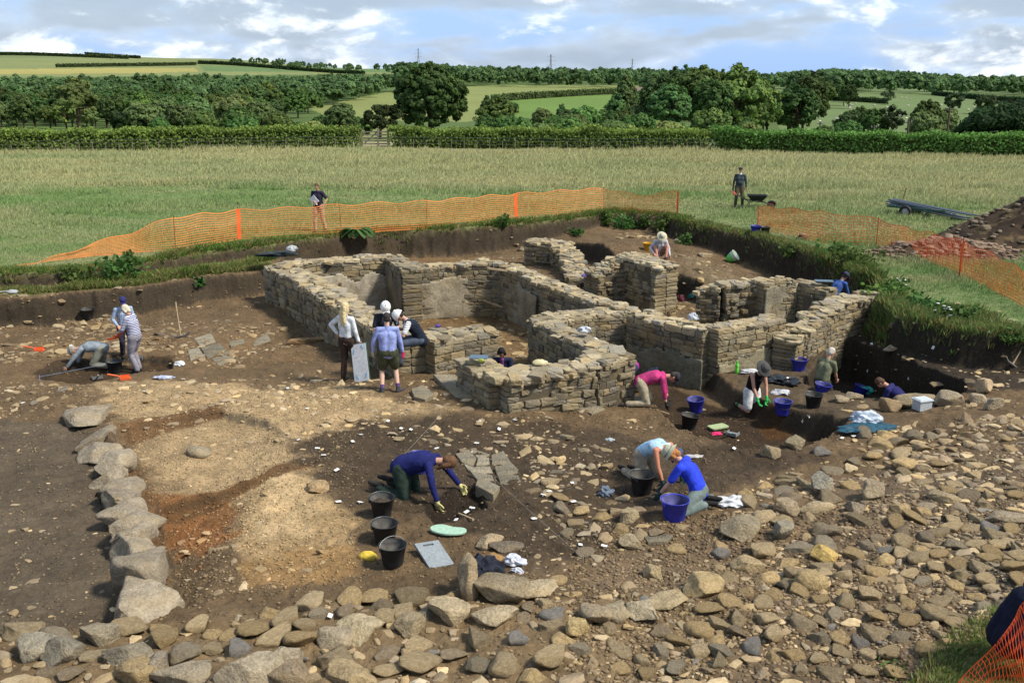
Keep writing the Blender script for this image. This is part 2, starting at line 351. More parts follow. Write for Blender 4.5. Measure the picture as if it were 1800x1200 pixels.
# ------------------------------------------------------------------ ground sheet
def pathy(a, b, r):
    n = int(math.log(b/a)/r); return a*np.exp(np.arange(n)*math.log(b/a)/n)
rows = np.concatenate([np.linspace(1, 7.9, 14), pathy(8.2, 50, .0027), pathy(50, 95, .008), pathy(95, 6000, .018), [6000]])
us = np.concatenate([np.linspace(-2.2, -.61, 36), np.linspace(-.6, .6, 1000), np.linspace(.61, 2.2, 36)])
YY, UU = np.meshgrid(rows, us, indexing='ij'); XX = UU*(YY*.97+1.6)
xf, yf = XX.ravel(), YY.ravel()
zf = zfun(xf, yf)
ZZ = zf.reshape(XX.shape)
gy = np.gradient(ZZ, axis=0)/np.maximum(np.gradient(YY, axis=0), 1e-6)
gx = np.gradient(ZZ, axis=1)/np.maximum(np.gradient(XX, axis=1), 1e-6)
slope = np.hypot(gx, gy).ravel()
SOIL = [  # polygon, colour, softness, strength
 (W([(150,630),(640,690),(800,715),(640,745),(550,790),(570,830),(420,870),(300,860),(200,745)], -.6), (.285,.23,.155), .9, .9),
 (W([(400,845),(560,830),(600,900),(640,960),(640,1040),(420,1060),(395,950)], -.7), (.275,.215,.135), .6, .92),
 (W([(480,850),(560,860),(560,960),(440,960)], -.7), (.36,.295,.2), .5, .75),
 (W([(270,870),(400,860),(420,940),(350,1010),(290,960)], -.7), (.16,.078,.032), .6, .9),
 (W([(380,1000),(640,975),(660,1040),(420,1065)], -.7), (.20,.13,.06), .5, .7),
 (W([(195,735),(385,708),(390,725),(320,745),(220,775)], -.6), (.09,.052,.026), .25, .9),
 (W([(290,868),(400,846),(560,812),(565,824),(400,862),(290,885)], -.6), (.10,.058,.028), .2, .9),
 (W([(205,760),(250,820),(320,1060),(300,1080),(225,900)], -.7), (.10,.062,.034), .3, .8),
 (W([(-400,735),(175,735),(205,850),(235,1100),(-400,1120)], -.7), (.075,.066,.056), .5, .9),
 (W([(520,790),(640,745),(800,735),(960,735),(1250,770),(1500,790),(1300,860),(1150,900),(1000,1000),(820,930),(700,930),(600,870)], -.6), (.05,.04,.031), .7, .95),
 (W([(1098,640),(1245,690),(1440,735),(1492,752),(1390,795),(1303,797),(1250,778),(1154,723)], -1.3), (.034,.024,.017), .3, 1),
 (W([(1340,725),(1430,735),(1430,770),(1350,770)], -1.5), (.085,.042,.016), .5, .7),
 (W([(1255,640),(1400,610),(1460,600),(1500,690),(1580,710),(1500,760),(1400,725),(1300,690)], -1.05), (.07,.058,.045), .4, .9),
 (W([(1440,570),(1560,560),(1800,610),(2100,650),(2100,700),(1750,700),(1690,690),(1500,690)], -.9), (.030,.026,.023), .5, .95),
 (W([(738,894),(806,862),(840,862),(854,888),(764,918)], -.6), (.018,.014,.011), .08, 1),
 (W([(0,600),(400,590),(520,600),(560,640),(300,670),(0,690)], -1.1), (.13,.095,.06), .8, .7),
 (W([(60,668),(110,640),(300,630),(305,650),(130,676)], -1.1), (.04,.028,.018), .3, .9),
 (W([(1000,1000),(1200,930),(1500,800),(2200,700),(2200,1300),(1000,1300)], -.3), (.125,.10,.075), .9, .85),
 (W([(1500,830),(1800,790),(1850,1000),(1600,1000)], -.2), (.085,.072,.06), .9, .7),
 (W([(1690,960),(1800,950),(1800,1060),(1720,1060)], -.1), (.06,.055,.05), .5, .9),
 (W([(300,1060),(1300,1040),(1300,1300),(0,1300),(0,1120)], -.4), (.145,.115,.078), .8, .8),
 (W([(480,480),(860,480),(900,560),(1060,560),(1000,640),(880,640),(740,600)], -1.6), (.14,.10,.058), .8, .9),
 (W([(1180,440),(1330,470),(1300,500),(1190,480)], -.45), (.12,.10,.07), .6, .8),
]
def field_col(x, y):
    p = fbm(x*.045, y*.10, 51, 4); q = fbm(x*.35, y*.9, 53, 4); r = fbm(x*.011, y*.02, 57, 3)
    tan = sst(.36, .66, p*.55+q*.3+r*.15+.20*sst(46, 68, y)-.12*(1-sst(36, 48, y))-.01)
    g = np.array([.13,.18,.062]); t = np.array([.255,.235,.125]); e = np.array([.175,.215,.085])
    c = g+(t-g)*tan[:, None]; k = sst(.45, .7, fbm(x*.12, y*.2, 59, 3))[:, None]*.5
    return c*(1-k)+(e*.5+c*.5)*k, tan
FARP = [  # far fields, outlined on the terrain they lie on: (image outline, colour)
 ([(-300,80),(2200,80),(2200,300),(-300,300)], (.075,.115,.032)),
 ([(-300,88),(700,88),(700,130),(-300,140)], (.175,.20,.075)),
 ([(-300,88),(240,94),(240,103),(-300,103)], (.15,.18,.072)),
 ([(-300,124),(160,121),(340,119),(350,126),(160,130),(-300,134)], (.30,.27,.085)),
 ([(350,115),(700,119),(690,128),(360,126)], (.11,.17,.06)),
 ([(540,190),(690,160),(880,150),(1130,150),(1110,162),(960,170),(880,176),(900,200),(820,215),(640,212),(600,212)], (.185,.21,.068)),
 ([(880,178),(960,172),(1120,164),(1130,200),(1000,215),(900,205)], (.115,.185,.04)),
 ([(560,225),(700,222),(700,262),(560,262)], (.16,.185,.06)),
 ([(1340,150),(2200,150),(2200,260),(1380,250)], (.115,.16,.058)),
 ([(1400,145),(2200,150),(2200,176),(1400,160)], (.12,.17,.07)),
 ([(-300,228),(130,222),(620,232),(620,262),(-300,262)], (.105,.165,.045)),
]
def ground_colour(x, y, z, sl):
    n = x.size; c = np.zeros((n, 4))
    fc, tan = field_col(x, y)
    far = y > 84
    base = np.tile(np.array([.105,.08,.054]), (n, 1))
    w1 = fbm(x*.7, y*.7, 61, 4); w2 = fbm(x*2.8, y*2.8, 63, 3)
    w3 = fbm(x*7, y*7, 69, 3); w2 = w2*.6+w3*.4; base *= (.75+.5*w1)[:, None]
    gr = np.zeros(n)
    m = (y < 46)
    X, Y = x[m], y[m]
    bc = base[m]; wob = (fbm(X*.8, Y*.8, 65, 3)-.5)*1.7; wob2 = (fbm(X*3.4, Y*3.4, 67, 4)-.5)*1.3
    for poly, col, soft, st in SOIL:
        s = psdf(poly, X, Y)
        w = sst(-.5, .5, (s+(wob+wob2)*min(.8, soft))/(soft*.7))*st
        bc = bc*(1-w[:, None])+np.array(col)*(.45+.75*w2[m]+.35*w1[m])[:, None]*w[:, None]
    s = sdf(E_POLY, X+(fbm(X*.9, Y*.9, 21, 3)-.5)*.45+(fbm(X*4.5, Y*4.5, 25, 2)-.5)*.14, Y+(fbm(X*.9, Y*.9, 23, 3)-.5)*.45+(fbm(X*4.5, Y*4.5, 27, 2)-.5)*.14)
    out = 1-sst(-.06, .07, s)
    lg = sst(.0, .3, psdf(LEDGE, X, Y)-.1)*sst(.35, .5, fbm(X*1.2, Y*1.2, 71, 3)+.12)
    out = np.maximum(out, lg*(sl[m] < .6))
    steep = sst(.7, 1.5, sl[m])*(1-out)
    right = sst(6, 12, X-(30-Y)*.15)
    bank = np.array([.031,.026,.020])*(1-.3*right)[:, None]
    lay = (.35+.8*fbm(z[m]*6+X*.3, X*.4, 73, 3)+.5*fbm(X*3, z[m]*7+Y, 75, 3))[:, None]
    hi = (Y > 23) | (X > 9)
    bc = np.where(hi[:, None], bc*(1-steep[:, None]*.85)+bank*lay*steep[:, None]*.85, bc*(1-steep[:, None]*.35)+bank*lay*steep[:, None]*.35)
    fcm = fc[m]*.9
    # worn straw-coloured fringe at the turf edge
    fr = sst(-.9, -.1, s)[:, None]*.5
    fcm = fcm*(1-fr)+np.array([.15,.145,.05])*fr
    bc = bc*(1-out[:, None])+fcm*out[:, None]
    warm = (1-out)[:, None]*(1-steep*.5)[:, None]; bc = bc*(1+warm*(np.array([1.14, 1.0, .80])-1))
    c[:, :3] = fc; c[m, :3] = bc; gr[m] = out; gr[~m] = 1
    if far.any():
        px, py = to_px(x[far], y[far], z[far]); 
        px = px+(fbm(x[far]*.02, y[far]*.02, 81, 3)-.5)*6; py = py+(fbm(x[far]*.02, y[far]*.02, 83, 3)-.5)*2
        fcx = np.zeros((far.sum(), 3))
        for pl, cl in FARP:
            k = sdf(np.array(pl, float), px, py) > 0
            fcx[k] = cl
        fcx *= (.88+.24*fbm(x[far]*.015, y[far]*.03, 85, 4))[:, None]
        w = sst(84, 92, y[far])[:, None]
        c[far, :3] = c[far, :3]*(1-w)+fcx*w
    c[:, 3] = gr
    return c
gc = ground_colour(xf, yf, zf, slope)
nr, nc = XX.shape
idx = np.arange(nr*nc).reshape(nr, nc)
fq = np.stack([idx[:-1, :-1], idx[:-1, 1:], idx[1:, 1:], idx[1:, :-1]], -1).reshape(-1, 4)
gme = mesh_np('ground', np.stack([xf, yf, zf], 1), fq, True, gc)
mg, nt, b = newmat('soil_and_turf'); L = nt.links.new
at = N(nt, 'ShaderNodeVertexColor', layer_name='Col'); tcg = N(nt, 'ShaderNodeTexCoord')
def gn(scale, det, rough=.65):
    n = N(nt, 'ShaderNodeTexNoise'); n.inputs['Scale'].default_value = scale; n.inputs['Detail'].default_value = det; n.inputs['Roughness'].default_value = rough
    L(tcg.outputs['Object'], n.inputs['Vector']); return n.outputs['Fac']
def mth(op, a, b_):
    m_ = N(nt, 'ShaderNodeMath', operation=op)
    for i, v in enumerate((a, b_)):
        if isinstance(v, (int, float)): m_.inputs[i].default_value = v
        else: L(v, m_.inputs[i])
    return m_.outputs[0]
def mrg(v, a, b_, c=0, d=1):
    m_ = N(nt, 'ShaderNodeMapRange'); 
    for k_, q in zip(('From Min', 'From Max', 'To Min', 'To Max'), (a, b_, c, d)): m_.inputs[k_].default_value = q
    L(v, m_.inputs['Value']); return m_.outputs[0]
nA, nB = gn(1.7, 8, .7), gn(14, 8, .72)
vo = N(nt, 'ShaderNodeTexVoronoi'); vo.inputs['Scale'].default_value = 17; vo.inputs['Randomness'].default_value = 1; L(tcg.outputs['Object'], vo.inputs['Vector'])
vo2 = N(nt, 'ShaderNodeTexVoronoi'); vo2.inputs['Scale'].default_value = 38; L(tcg.outputs['Object'], vo2.inputs['Vector'])
sep = N(nt, 'ShaderNodeSeparateColor'); L(vo.outputs['Color'], sep.inputs[0])
sep2 = N(nt, 'ShaderNodeSeparateColor'); L(vo2.outputs['Color'], sep2.inputs[0])
soilm = mth('SUBTRACT', 1, at.outputs['Alpha'])
peb = mth('MULTIPLY', mth('MULTIPLY', mrg(vo.outputs['Distance'], .25, .38, 1, 0), mth('GREATER_THAN', sep.outputs[0], .72)), soilm)
peb2 = mth('MULTIPLY', mth('MULTIPLY', mrg(vo2.outputs['Distance'], .28, .4, 1, 0), mth('GREATER_THAN', sep2.outputs[0], .66)), soilm)
vv = mth('MULTIPLY', mrg(nA, .3, .7, .72, 1.28), mrg(nB, .25, .75, .62, 1.38))
mx = N(nt, 'ShaderNodeMix', data_type='RGBA', blend_type='MULTIPLY'); mx.inputs[0].default_value = 1; L(at.outputs['Color'], mx.inputs[6]); L(vv, mx.inputs[7])
sc_ = N(nt, 'ShaderNodeMix', data_type='RGBA', blend_type='MIX'); L(mth('MULTIPLY', mth('MAXIMUM', peb, mth('MULTIPLY', peb2, .7)), .16), sc_.inputs[0]); L(mx.outputs[2], sc_.inputs[6])
pc = N(nt, 'ShaderNodeMix', data_type='RGBA'); L(sep.outputs[1], pc.inputs[0]); pc.inputs[6].default_value = (.13, .11, .085, 1); pc.inputs[7].default_value = (.34, .28, .19, 1)
L(pc.outputs[2], sc_.inputs[7]); L(sc_.outputs[2], b.inputs['Base Color'])
hgt = mth('ADD', mth('ADD', mth('MULTIPLY', peb, .6), mth('MULTIPLY', peb2, .3)), mth('ADD', nB, mth('MULTIPLY', nA, .6)))
bp = N(nt, 'ShaderNodeBump'); bp.inputs['Strength'].default_value = .8; bp.inputs['Distance'].default_value = .035; L(hgt, bp.inputs['Height']); L(bp.outputs[0], b.inputs['Normal'])
b.inputs['Roughness'].default_value = .95; b.inputs['Specular IOR Level'].default_value = .15
ground = link('ground', gme, mg); tag(ground, kind='structure')
print('ground', len(xf))
# ------------------------------------------------------------------ stones
def ico(sub):
    bm = bmesh.new(); bmesh.ops.create_icosphere(bm, subdivisions=sub, radius=1)
    V = np.array([v.co[:] for v in bm.verts]); Fa = np.array([[v.index for v in f.verts] for f in bm.faces]); bm.free(); return V, Fa
ICO = {s: ico(s) for s in (1, 2, 3, 4)}
def rock_shape(sub, seed, ang=.5, flat=.6, elong=1.25):
    r = np.random.default_rng(seed); V = ICO[sub][0].copy()
    k = int(4+ang*9)
    for i in range(k):
        n = r.normal(size=3); n /= np.linalg.norm(n)
        if i == 0: n = np.array([.08, .05, 1.]); n /= np.linalg.norm(n)
        d = r.uniform(.54, .86)-(.12*ang); t = V@n-d; k_ = t > 0; V[k_] -= n*(t[k_]*min(1, .6+.55*ang))[:, None]
    ph = r.uniform(0, 6, 6); fr = r.uniform(1.5, 3.2, 6)
    V *= (1+.045*np.sin(V[:, 0]*fr[0]+ph[0])*np.sin(V[:, 1]*fr[1]+ph[1])+.035*np.sin(V[:, 2]*fr[2]*2+V[:, 0]*2+ph[2]))[:, None]
    if sub >= 3:
        V *= (1+.05*(fbm(V[:, 0]*3+seed, V[:, 1]*3+V[:, 2]*2.1, seed, 3)-.5)*2)[:, None]
        V -= (np.maximum(0, .06-np.abs(fbm(V[:, 0]*2.3+seed, V[:, 1]*2.3+V[:, 2]*2, seed+8, 2)-.5))*.9)[:, None]*V
        V += ((fbm(V[:, 0]*9+seed, V[:, 1]*9+V[:, 2]*7, seed+3, 2)-.5)*.05)[:, None]*ICO[sub][0]
    V /= np.abs(V).max(0); V *= np.array([elong, 1, flat]); return V
ROCKCOL = np.array([(.29,.245,.175), (.25,.215,.16), (.33,.275,.19), (.215,.19,.155), (.31,.245,.15), (.24,.22,.185), (.36,.30,.21), (.20,.17,.135)])
def rockcol(r, z=None):
    c = ROCKCOL[r.integers(0, len(ROCKCOL))]*r.uniform(.85, 1.3)*np.array([1.5, 1.36, 1.12])
    if r.random() < .03: c = np.array([.31, .24, .14])
    if r.random() < .03: c = np.array([.19, .175, .155])
    return c
HR = {}       # shared rock meshes for individual stones
def rock_mesh(i, sub=3):
    key = (i, sub)
    if key not in HR:
        r = np.random.default_rng(900+i)
        V = rock_shape(sub, 900+i, [.15, .45, .75, 1.0][i % 4], r.uniform(.42, .72), r.uniform(1.05, 1.5))
        c = rockcol(r); c = c*max(1, .27/c[0]); HR[key] = mesh_np('stone', V, ICO[sub][1], True, np.tile(c, (len(V), 1)))
        HR[key].materials.append(M_STONE)
    return HR[key]
def stone_obj(x, y, z, sx, sy, sz, rz, seed, label, group=None, cat='stone', name='stone', col=None, tilt=(0, 0), ang=None, sub=3, sink=.25):
    """a hand-placed stone with its own shape"""
    if col is None and ang is None:
        me = rock_mesh(seed % 24, sub); fl = 1
        V = np.array([me.vertices[i].co.z for i in range(0, len(me.vertices), 7)]); e = max(abs(v.co.x) for v in me.vertices); h = max(abs(v.co.z) for v in me.vertices)
        o = bpy.data.objects.new(name, me); COL.objects.link(o); o.scale = (sx/e, sy, sz/h)
    else:
        r = np.random.default_rng(seed); V = rock_shape(sub, seed, .6 if ang is None else ang, 1, 1)
        me = mesh_np(name, V*np.array([sx, sy, sz]), ICO[sub][1], True, np.tile(np.array(col if col is not None else rockcol(r)), (len(V), 1)))
        o = link(name, me, M_STONE)
    o.location = (x, y, z+sz*(1-2*sink)); o.rotation_euler = (tilt[0], tilt[1], rz)
    return tag(o, label, cat, group)
def st_px(px, py, w, h, seed, label, d=None, z=None, rz=0, **k):
    """stone whose picture centre-bottom is px,py, w x h metres"""
    x, y, zz = hit(px, py) if z is None else P(px, py, z)
    return stone_obj(x, y, zz, w/2, (d or w*.7)/2, h/2, rz, seed, label, **k)

# kerb wall of big boulders at the left
KB = [(148,742,1.15,.55,'big flat-topped boulder at the far end of the boulder kerb',1.25),(172,780,.5,.36,'long pale slab end-on behind the boulder kerb',.95),(168,808,.95,.5,'flat spreading slab second in the boulder kerb',.4),
 (196,826,.72,.5,'upright grey slab leaning on the boulder kerb',.5),(197,851,.74,.52,'squarish boulder with a flat face in the kerb line',.5),(206,876,.82,.5,'long tilted boulder in the far half of the kerb',.45),
 (213,896,.80,.48,'narrow rounded boulder laid across the kerb',.45),(222,915,.82,.5,'low rounded boulder in the middle of the kerb',.5),(236,932,.78,.55,'smooth hump-backed boulder in the middle of the kerb',.6),
 (240,957,.76,.5,'wedge-shaped boulder just past the middle of the kerb',.45),(240,985,.86,.56,'broad boulder with a small pit in its face on the kerb',.6),(250,1020,.84,.6,'square split-faced boulder next to the biggest one',.55),
 (248,1086,.98,.86,'biggest rounded boulder at the near end of the kerb',.8)]
for i, (px, py, w, h, lb, d) in enumerate(KB):
    x, y, z = hit(px, py)
    z = G1(x, y)
    stone_obj(x, y+.1, z, w/2*.98, d/2+.2, h/2, R(-14+i*1.5), 40+i, lb, group='boulders of the long kerb', cat='boulder', name='boulder', col=np.array([.325,.27,.195])*random.uniform(.88, 1.12), ang=.8 if i != 12 else .6, sub=4, sink=.36, tilt=(R(random.uniform(-8, 8)), R(random.uniform(-6, 6))))

BIGS = [  # px,py(base centre),w,h,d,rz,label,col,ang
 (825,1040,.30,.92,.42,.1,'tall upright boulder standing on end beside the dark jacket',(.30,.25,.18),.35),
 (880,1050,.80,.52,.50,-.5,'large grey boulder tilted over the dark jacket',(.23,.20,.15),.7),
 (860,955,.46,.26,.3,.5,'squared block lying behind the upright boulder',(.26,.22,.16),.9),
 (890,962,.52,.14,.3,-.1,'flat dark slab leaning in the soil past the upright boulder',(.17,.15,.125),.8),
 (945,1042,.60,.30,.5,.2,'wide pale slab just right of the tilted boulder',(.31,.27,.2),.8),
 (870,985,.34,.2,.25,.8,'orange-brown block wedged against the dark jacket',(.30,.19,.09),.8),
 (556,862,.42,.30,.34,.2,'lumpy fissured boulder on the edge of the gravel',(.29,.22,.14),.6),
 (350,800,.44,.30,.36,0,'smooth pale oval boulder on the tan gravel',(.30,.27,.21),.1),
 (1306,942,.72,.42,.62,.25,'large blocky boulder near the folded white bag',(.24,.215,.165),.75),
 (1312,1000,.56,.3,.4,-.3,'hollowed brown boulder below the blocky boulder',(.27,.22,.14),.6),
 (1372,945,.42,.4,.36,.2,'grey split boulder at the edge of the stone spread',(.21,.20,.17),.9),
 (1375,898,.52,.32,.42,-.3,'brown boulder in the diagonal line of stones',(.25,.21,.155),.6),
 (1442,862,.42,.4,.36,.5,'blue-grey boulder at the top of the diagonal line',(.22,.215,.19),.5),
 (1530,870,.40,.36,.36,.1,'upright square boulder on the stone spread',(.22,.19,.145),.8),
 (1435,895,.66,.24,.36,.2,'long pale boulder lying across the diagonal line',(.32,.27,.19),.6),
 (1660,880,.5,.26,.34,-.2,'rounded loaf-shaped boulder on the right slope',(.27,.23,.16),.2),
 (1765,915,.85,.2,.4,-.4,'long low slab on the right slope',(.23,.20,.16),.4),
 (1424,1030,.44,.30,.34,.1,'smooth oval yellow-brown boulder in the cobbles',(.30,.24,.14),.1),
 (1448,980,.36,.26,.32,.3,'ochre yellow stone among grey cobbles',(.42,.32,.13),.5),
 (1500,900,.3,.3,.25,.1,'small squared stone beside the square boulder',(.2,.18,.15),.8),
 (1568,614,.5,.18,.3,.2,'long brown stone on the ledge behind the deep trench',(.26,.22,.17),.6),
 (1668,710,.62,.46,.5,.1,'pale angular boulder at the head of the trench',(.27,.24,.19),.8),
 (1732,688,.44,.42,.36,-.2,'upright tan boulder on the trench edge',(.30,.24,.17),.6),
 (1745,718,.5,.4,.3,.5,'leaning split boulder beyond the plastic box',(.28,.25,.2),.8),
 (1720,706,.4,.26,.3,.1,'pair of flat stones stacked on the trench edge',(.26,.23,.18),.5),
 (1600,712,1.3,.34,.6,.35,'long flat-topped boulder beneath the navy jersey',(.25,.215,.155),.6),
 (1565,722,.5,.42,.4,-.4,'jagged brown boulder left of the navy jersey',(.24,.19,.13),.9),
 (1500,700,.42,.26,.3,0,'grey boulder under the teal bag',(.2,.18,.14),.4),
 (1478,705,.36,.24,.3,0,'rounded stone on the terrace in front of the teal bag',(.3,.26,.2),.3),
 (1382,783,.0,.0,.0,0,None,None,0),
 (1400,788,.44,.34,.4,.3,'blocky stone on the lip of the dark pit',(.27,.24,.17),.7),
 (1352,800,.4,.3,.34,-.2,'blunt stone at the near corner of the dark pit',(.26,.22,.16),.7),
 (1240,450,.55,.22,.4,-.1,'squared cut block lying on the upper terrace',(.30,.25,.18),1.),
 (1195,425,.5,.3,.35,.3,'grey boulder behind the seated digger in the sun hat',(.25,.23,.19),.5),
 (790,1084,.55,.3,.42,0,'squared boulder above the front rubble row',(.29,.25,.18),.8),
 (868,1086,.6,.24,.45,-.2,'triangular slab in the front rubble row',(.29,.25,.185),1.),
 (720,1110,.42,.3,.38,.4,'upright squared block in the front rubble row',(.28,.24,.17),.9),
 (632,1110,.62,.34,.66,.2,'big flat slab in the front rubble row',(.30,.265,.19),.8),
 (585,1130,.5,.34,.4,0,'rounded boulder near the left of the front rubble row',(.24,.21,.165),.3),
 (505,1170,.5,.34,.4,.1,'square grey boulder at the bottom of the rubble',(.24,.215,.17),.6),
 (440,1196,.8,.42,.5,0,'large rounded boulder at the bottom edge',(.25,.225,.18),.3),
 (505,1196,.55,.4,.4,.1,'cracked squarish boulder beside the largest bottom boulder',(.24,.2,.15),.6),
 (620,1196,.7,.3,.5,-.1,'long layered block at the bottom edge',(.31,.25,.16),.8),
 (230,1160,.62,.34,.4,.1,'squared grey boulder just in front of the kerb end',(.22,.205,.17),.8),
 (120,1150,.62,.34,.42,.3,'tilted grey block at the lower left',(.2,.19,.165),.8),
 (178,1128,.52,.34,.4,-.1,'dark squared block before the kerb boulder',(.21,.19,.15),.9),
 (60,1150,.6,.3,.5,.1,'angular grey block at the left edge of the rubble',(.22,.21,.18),.8),
 (240,1190,.5,.3,.4,.2,'yellow-brown block at the lower left corner',(.29,.23,.14),.5),
 (275,1180,.42,.36,.4,0,'round grey boulder below the kerb end',(.24,.215,.18),.3),
 (330,1190,.8,.3,.6,.4,'long pale slab at the lower left',(.28,.25,.2),.6),
 (1018,1110,.32,.3,.3,.1,'yellow squared block standing in the soil',(.36,.29,.16),1.),
 (1055,1085,.5,.24,.5,.3,'squared paving block left of its twin',(.29,.25,.19),1.),
 (1085,1078,.5,.22,.48,.4,'squared paving block right of its twin',(.27,.24,.18),1.),
 (1130,1075,.56,.2,.42,-.4,'long flat block right of the paving pair',(.28,.25,.19),.8),
 (1175,1062,.66,.16,.5,.5,'broad flat slab on the near soil',(.31,.26,.175),.8),
 (1233,1040,.6,.3,.44,.2,'ochre angular boulder on the near soil',(.33,.265,.16),.8),
 (1150,1015,.3,.34,.26,.3,'upright brown stone on the near soil',(.25,.21,.14),.5),
 (1112,960,.42,.28,.36,-.1,'blunt boulder beside the dark round slab',(.27,.23,.165),.5),
 (1105,915,.34,.34,.3,.5,'tall blocky stone below the black bucket',(.28,.24,.17),.8),
 (905,895,.0,.0,.0,0,None,None,0),
 (540,603,1.25,.32,.45,.28,'long squared stone block at the foot of the left wall',(.22,.15,.085),1.),
 (320,1063,.0,.0,.0,0,None,None,0),
 (100,790,.0,.0,.0,0,None,None,0),
]
for i, (px, py, w, h, d, rz, lb, col, ang) in enumerate(BIGS):
    if lb is None: continue
    c = np.array(col)*np.array([1.32, 1.22, 1.06])
    st_px(px, py, w, h, 200+i, lb, d=d, rz=rz, col=c, ang=min(1, ang+.3) if ang > .2 else ang, sub=4 if py > 850 else 3, cat='boulder' if w > .4 else 'stone', name='boulder' if w > .4 else 'stone', group='boulders on the site', sink=.32 if h < .35 else .26)

# scattered stones: zones (outline, count, min size, max size, skew, angularity, label, z)
ZN = [
 ([(-80,1090),(300,1090),(560,1050),(800,1040),(960,1060),(1000,1130),(1050,1260),(-150,1260)], 1900, .12, .44, .85, .85, 'sandstone block lying in the near rubble row', -.4),
 ([(940,900),(1250,880),(1300,930),(1280,1060),(1150,1120),(1000,1140),(930,1010)], 330, .06, .34, 2.0, .6, 'tan stone on the dark soil between the buckets and the cobbles', -.5),
 ([(1260,960),(1300,880),(1360,820),(1480,760),(1600,730),(1640,760),(1560,880),(1500,960),(1420,1010),(1290,1010)], 1500, .07, .46, 1.4, .7, 'angular stone in the diagonal tumbled bank of stones', -.5),
 ([(1180,1050),(1300,1000),(1480,960),(1620,900),(1900,900),(1900,1040),(1700,1130),(1640,1200),(1600,1260),(1100,1260)], 9000, .04, .32, 1.8, .85, 'weathered stone in the near right cobble spread', -.25),
 ([(1600,740),(1900,700),(2000,900),(1560,930),(1500,880)], 5200, .04, .32, 1.9, .8, 'weathered cobble on the right hand slope', -.3),
 ([(1440,660),(1900,640),(1900,720),(1620,740),(1480,740)], 200, .08, .34, 1.6, .5, 'stone beside the deep dark trench', -.9),
 ([(600,1040),(1300,1030),(1300,1260),(900,1260)], 900, .05, .24, 2.3, .4, 'small stone trodden into the near soil', -.4),
 ([(560,740),(760,690),(1000,735),(1130,790),(1050,860),(930,880),(800,800),(700,770)], 620, .05, .30, 2.0, .8, 'flat sandstone fragment on the dark soil', -.6),
 ([(860,740),(960,750),(1020,860),(940,900),(880,800)], 180, .08, .32, 1.4, .7, 'tumbled stone beside the crazy paving', -.6),
 ([(930,870),(1110,850),(1280,880),(1250,950),(1000,960)], 240, .07, .36, 1.7, .7, 'tumbled stone near the blue-shirted diggers', -.5),
 ([(200,740),(560,690),(640,745),(550,870),(600,1040),(330,1070),(260,860)], 1300, .03, .20, 2.4, .5, 'small stone on the tan gravel floor', -.7),
 ([(-100,740),(150,740),(210,880),(240,1090),(-100,1110)], 200, .04, .20, 1.8, .6, 'pale stone on the grey soil left of the kerb', -.7),
 ([(0,560),(190,560),(350,590),(330,625),(180,622),(60,640),(-80,660)], 650, .08, .36, 1.4, .5, 'rounded stone in the left trench edge', -1.1),
 ([(185,575),(245,570),(250,620),(160,618)], 150, .12, .30, 1.2, .4, 'stone of the heap behind the striped jersey', -1.1),
 ([(-100,640),(80,670),(300,662),(600,650),(780,690),(700,730),(300,740),(-100,740)], 1100, .04, .26, 2.2, .6, 'pale fragment on the trampled path', -.8),
 ([(300,560),(500,560),(520,600),(420,660),(300,640)], 700, .05, .30, 1.8, .8, 'stone on the floor below the left bank', -1.1),
 ([(0,505),(470,480),(480,560),(0,575)], 420, .04, .24, 1.7, .5, 'pebble stuck in the left earth bank', -.8),
 ([(1470,540),(1700,580),(1900,600),(1900,650),(1700,650),(1480,590)], 320, .06, .30, 1.7, .5, 'stone in the foot of the right earth bank', -.7),
 ([(480,480),(860,480),(900,560),(740,600)], 260, .06, .3, 1.6, .6, 'stone on the floor of the left room', -1.6),
 ([(870,520),(960,560),(930,640),(860,600)], 120, .1, .42, 1.4, .7, 'fallen stone on the floor of the narrow room', -1.6),
 ([(1090,405),(1160,408),(1155,420),(1085,420)], 70, .14, .36, 1.1, .6, 'stone of the heap under the far bank', -.45),
 ([(820,425),(960,420),(960,460),(830,465)], 120, .08, .32, 1.4, .6, 'stone on the dark terrace behind the walls', -.7),
 ([(1180,430),(1380,465),(1420,490),(1300,500),(1180,470)], 260, .06, .34, 1.5, .6, 'flat stone on the upper terrace', -.45),
 ([(1180,520),(1330,560),(1310,580),(1130,560)], 90, .1, .36, 1.3, .7, 'fallen stone inside the right room', -1.4),
 ([(1110,640),(1260,690),(1320,780),(1180,740)], 50, .04, .2, 1.8, .6, 'small stone in the dark digging area', -1.4),
 ([(880,715),(1100,690),(1160,740),(1000,740),(860,740)], 110, .06, .3, 1.9, .7, 'loose slab below the front room wall', -.7),
 ([(790,1120),(980,1060),(1120,1150),(1000,1260),(700,1260)], 240, .1, .4, 1.8, .5, 'large stone in the middle of the near rubble', -.4),
 ([(1120,950),(1330,960),(1290,1080),(1130,1080)], 60, .12, .34, 1.4, .7, 'block lying beside the flat slabs', -.4),
]
cand = []
for zi, (pl, n, s0, s1, sk, ang, lb, zr) in enumerate(ZN):
    pw = W(pl, zr); lo, hi = pw.min(0), pw.max(0); got = 0
    while got < n:
        q = rng.uniform(lo, hi, (n*3, 2)); s = sdf(pw, q[:, 0], q[:, 1]); q = q[s > 0][:n-got]
        for x, y in q:
            r = s0+(s1-s0)*rng.random()**(sk*2.5); cand.append((r, x, y, zi, ang))
        got += len(q)
_cx = np.array([c[1] for c in cand]); _cy = np.array([c[2] for c in cand]); _cn = fbm(_cx*.7, _cy*.7, 97, 3); _cr = rng.random(len(cand))
cand = [c for c, n_, q_ in zip(cand, _cn, _cr) if q_ < sst(.38, .56, n_)*.88+.12]
cand.sort(key=lambda t: -t[0])
for o in list(COL.objects):
    pass
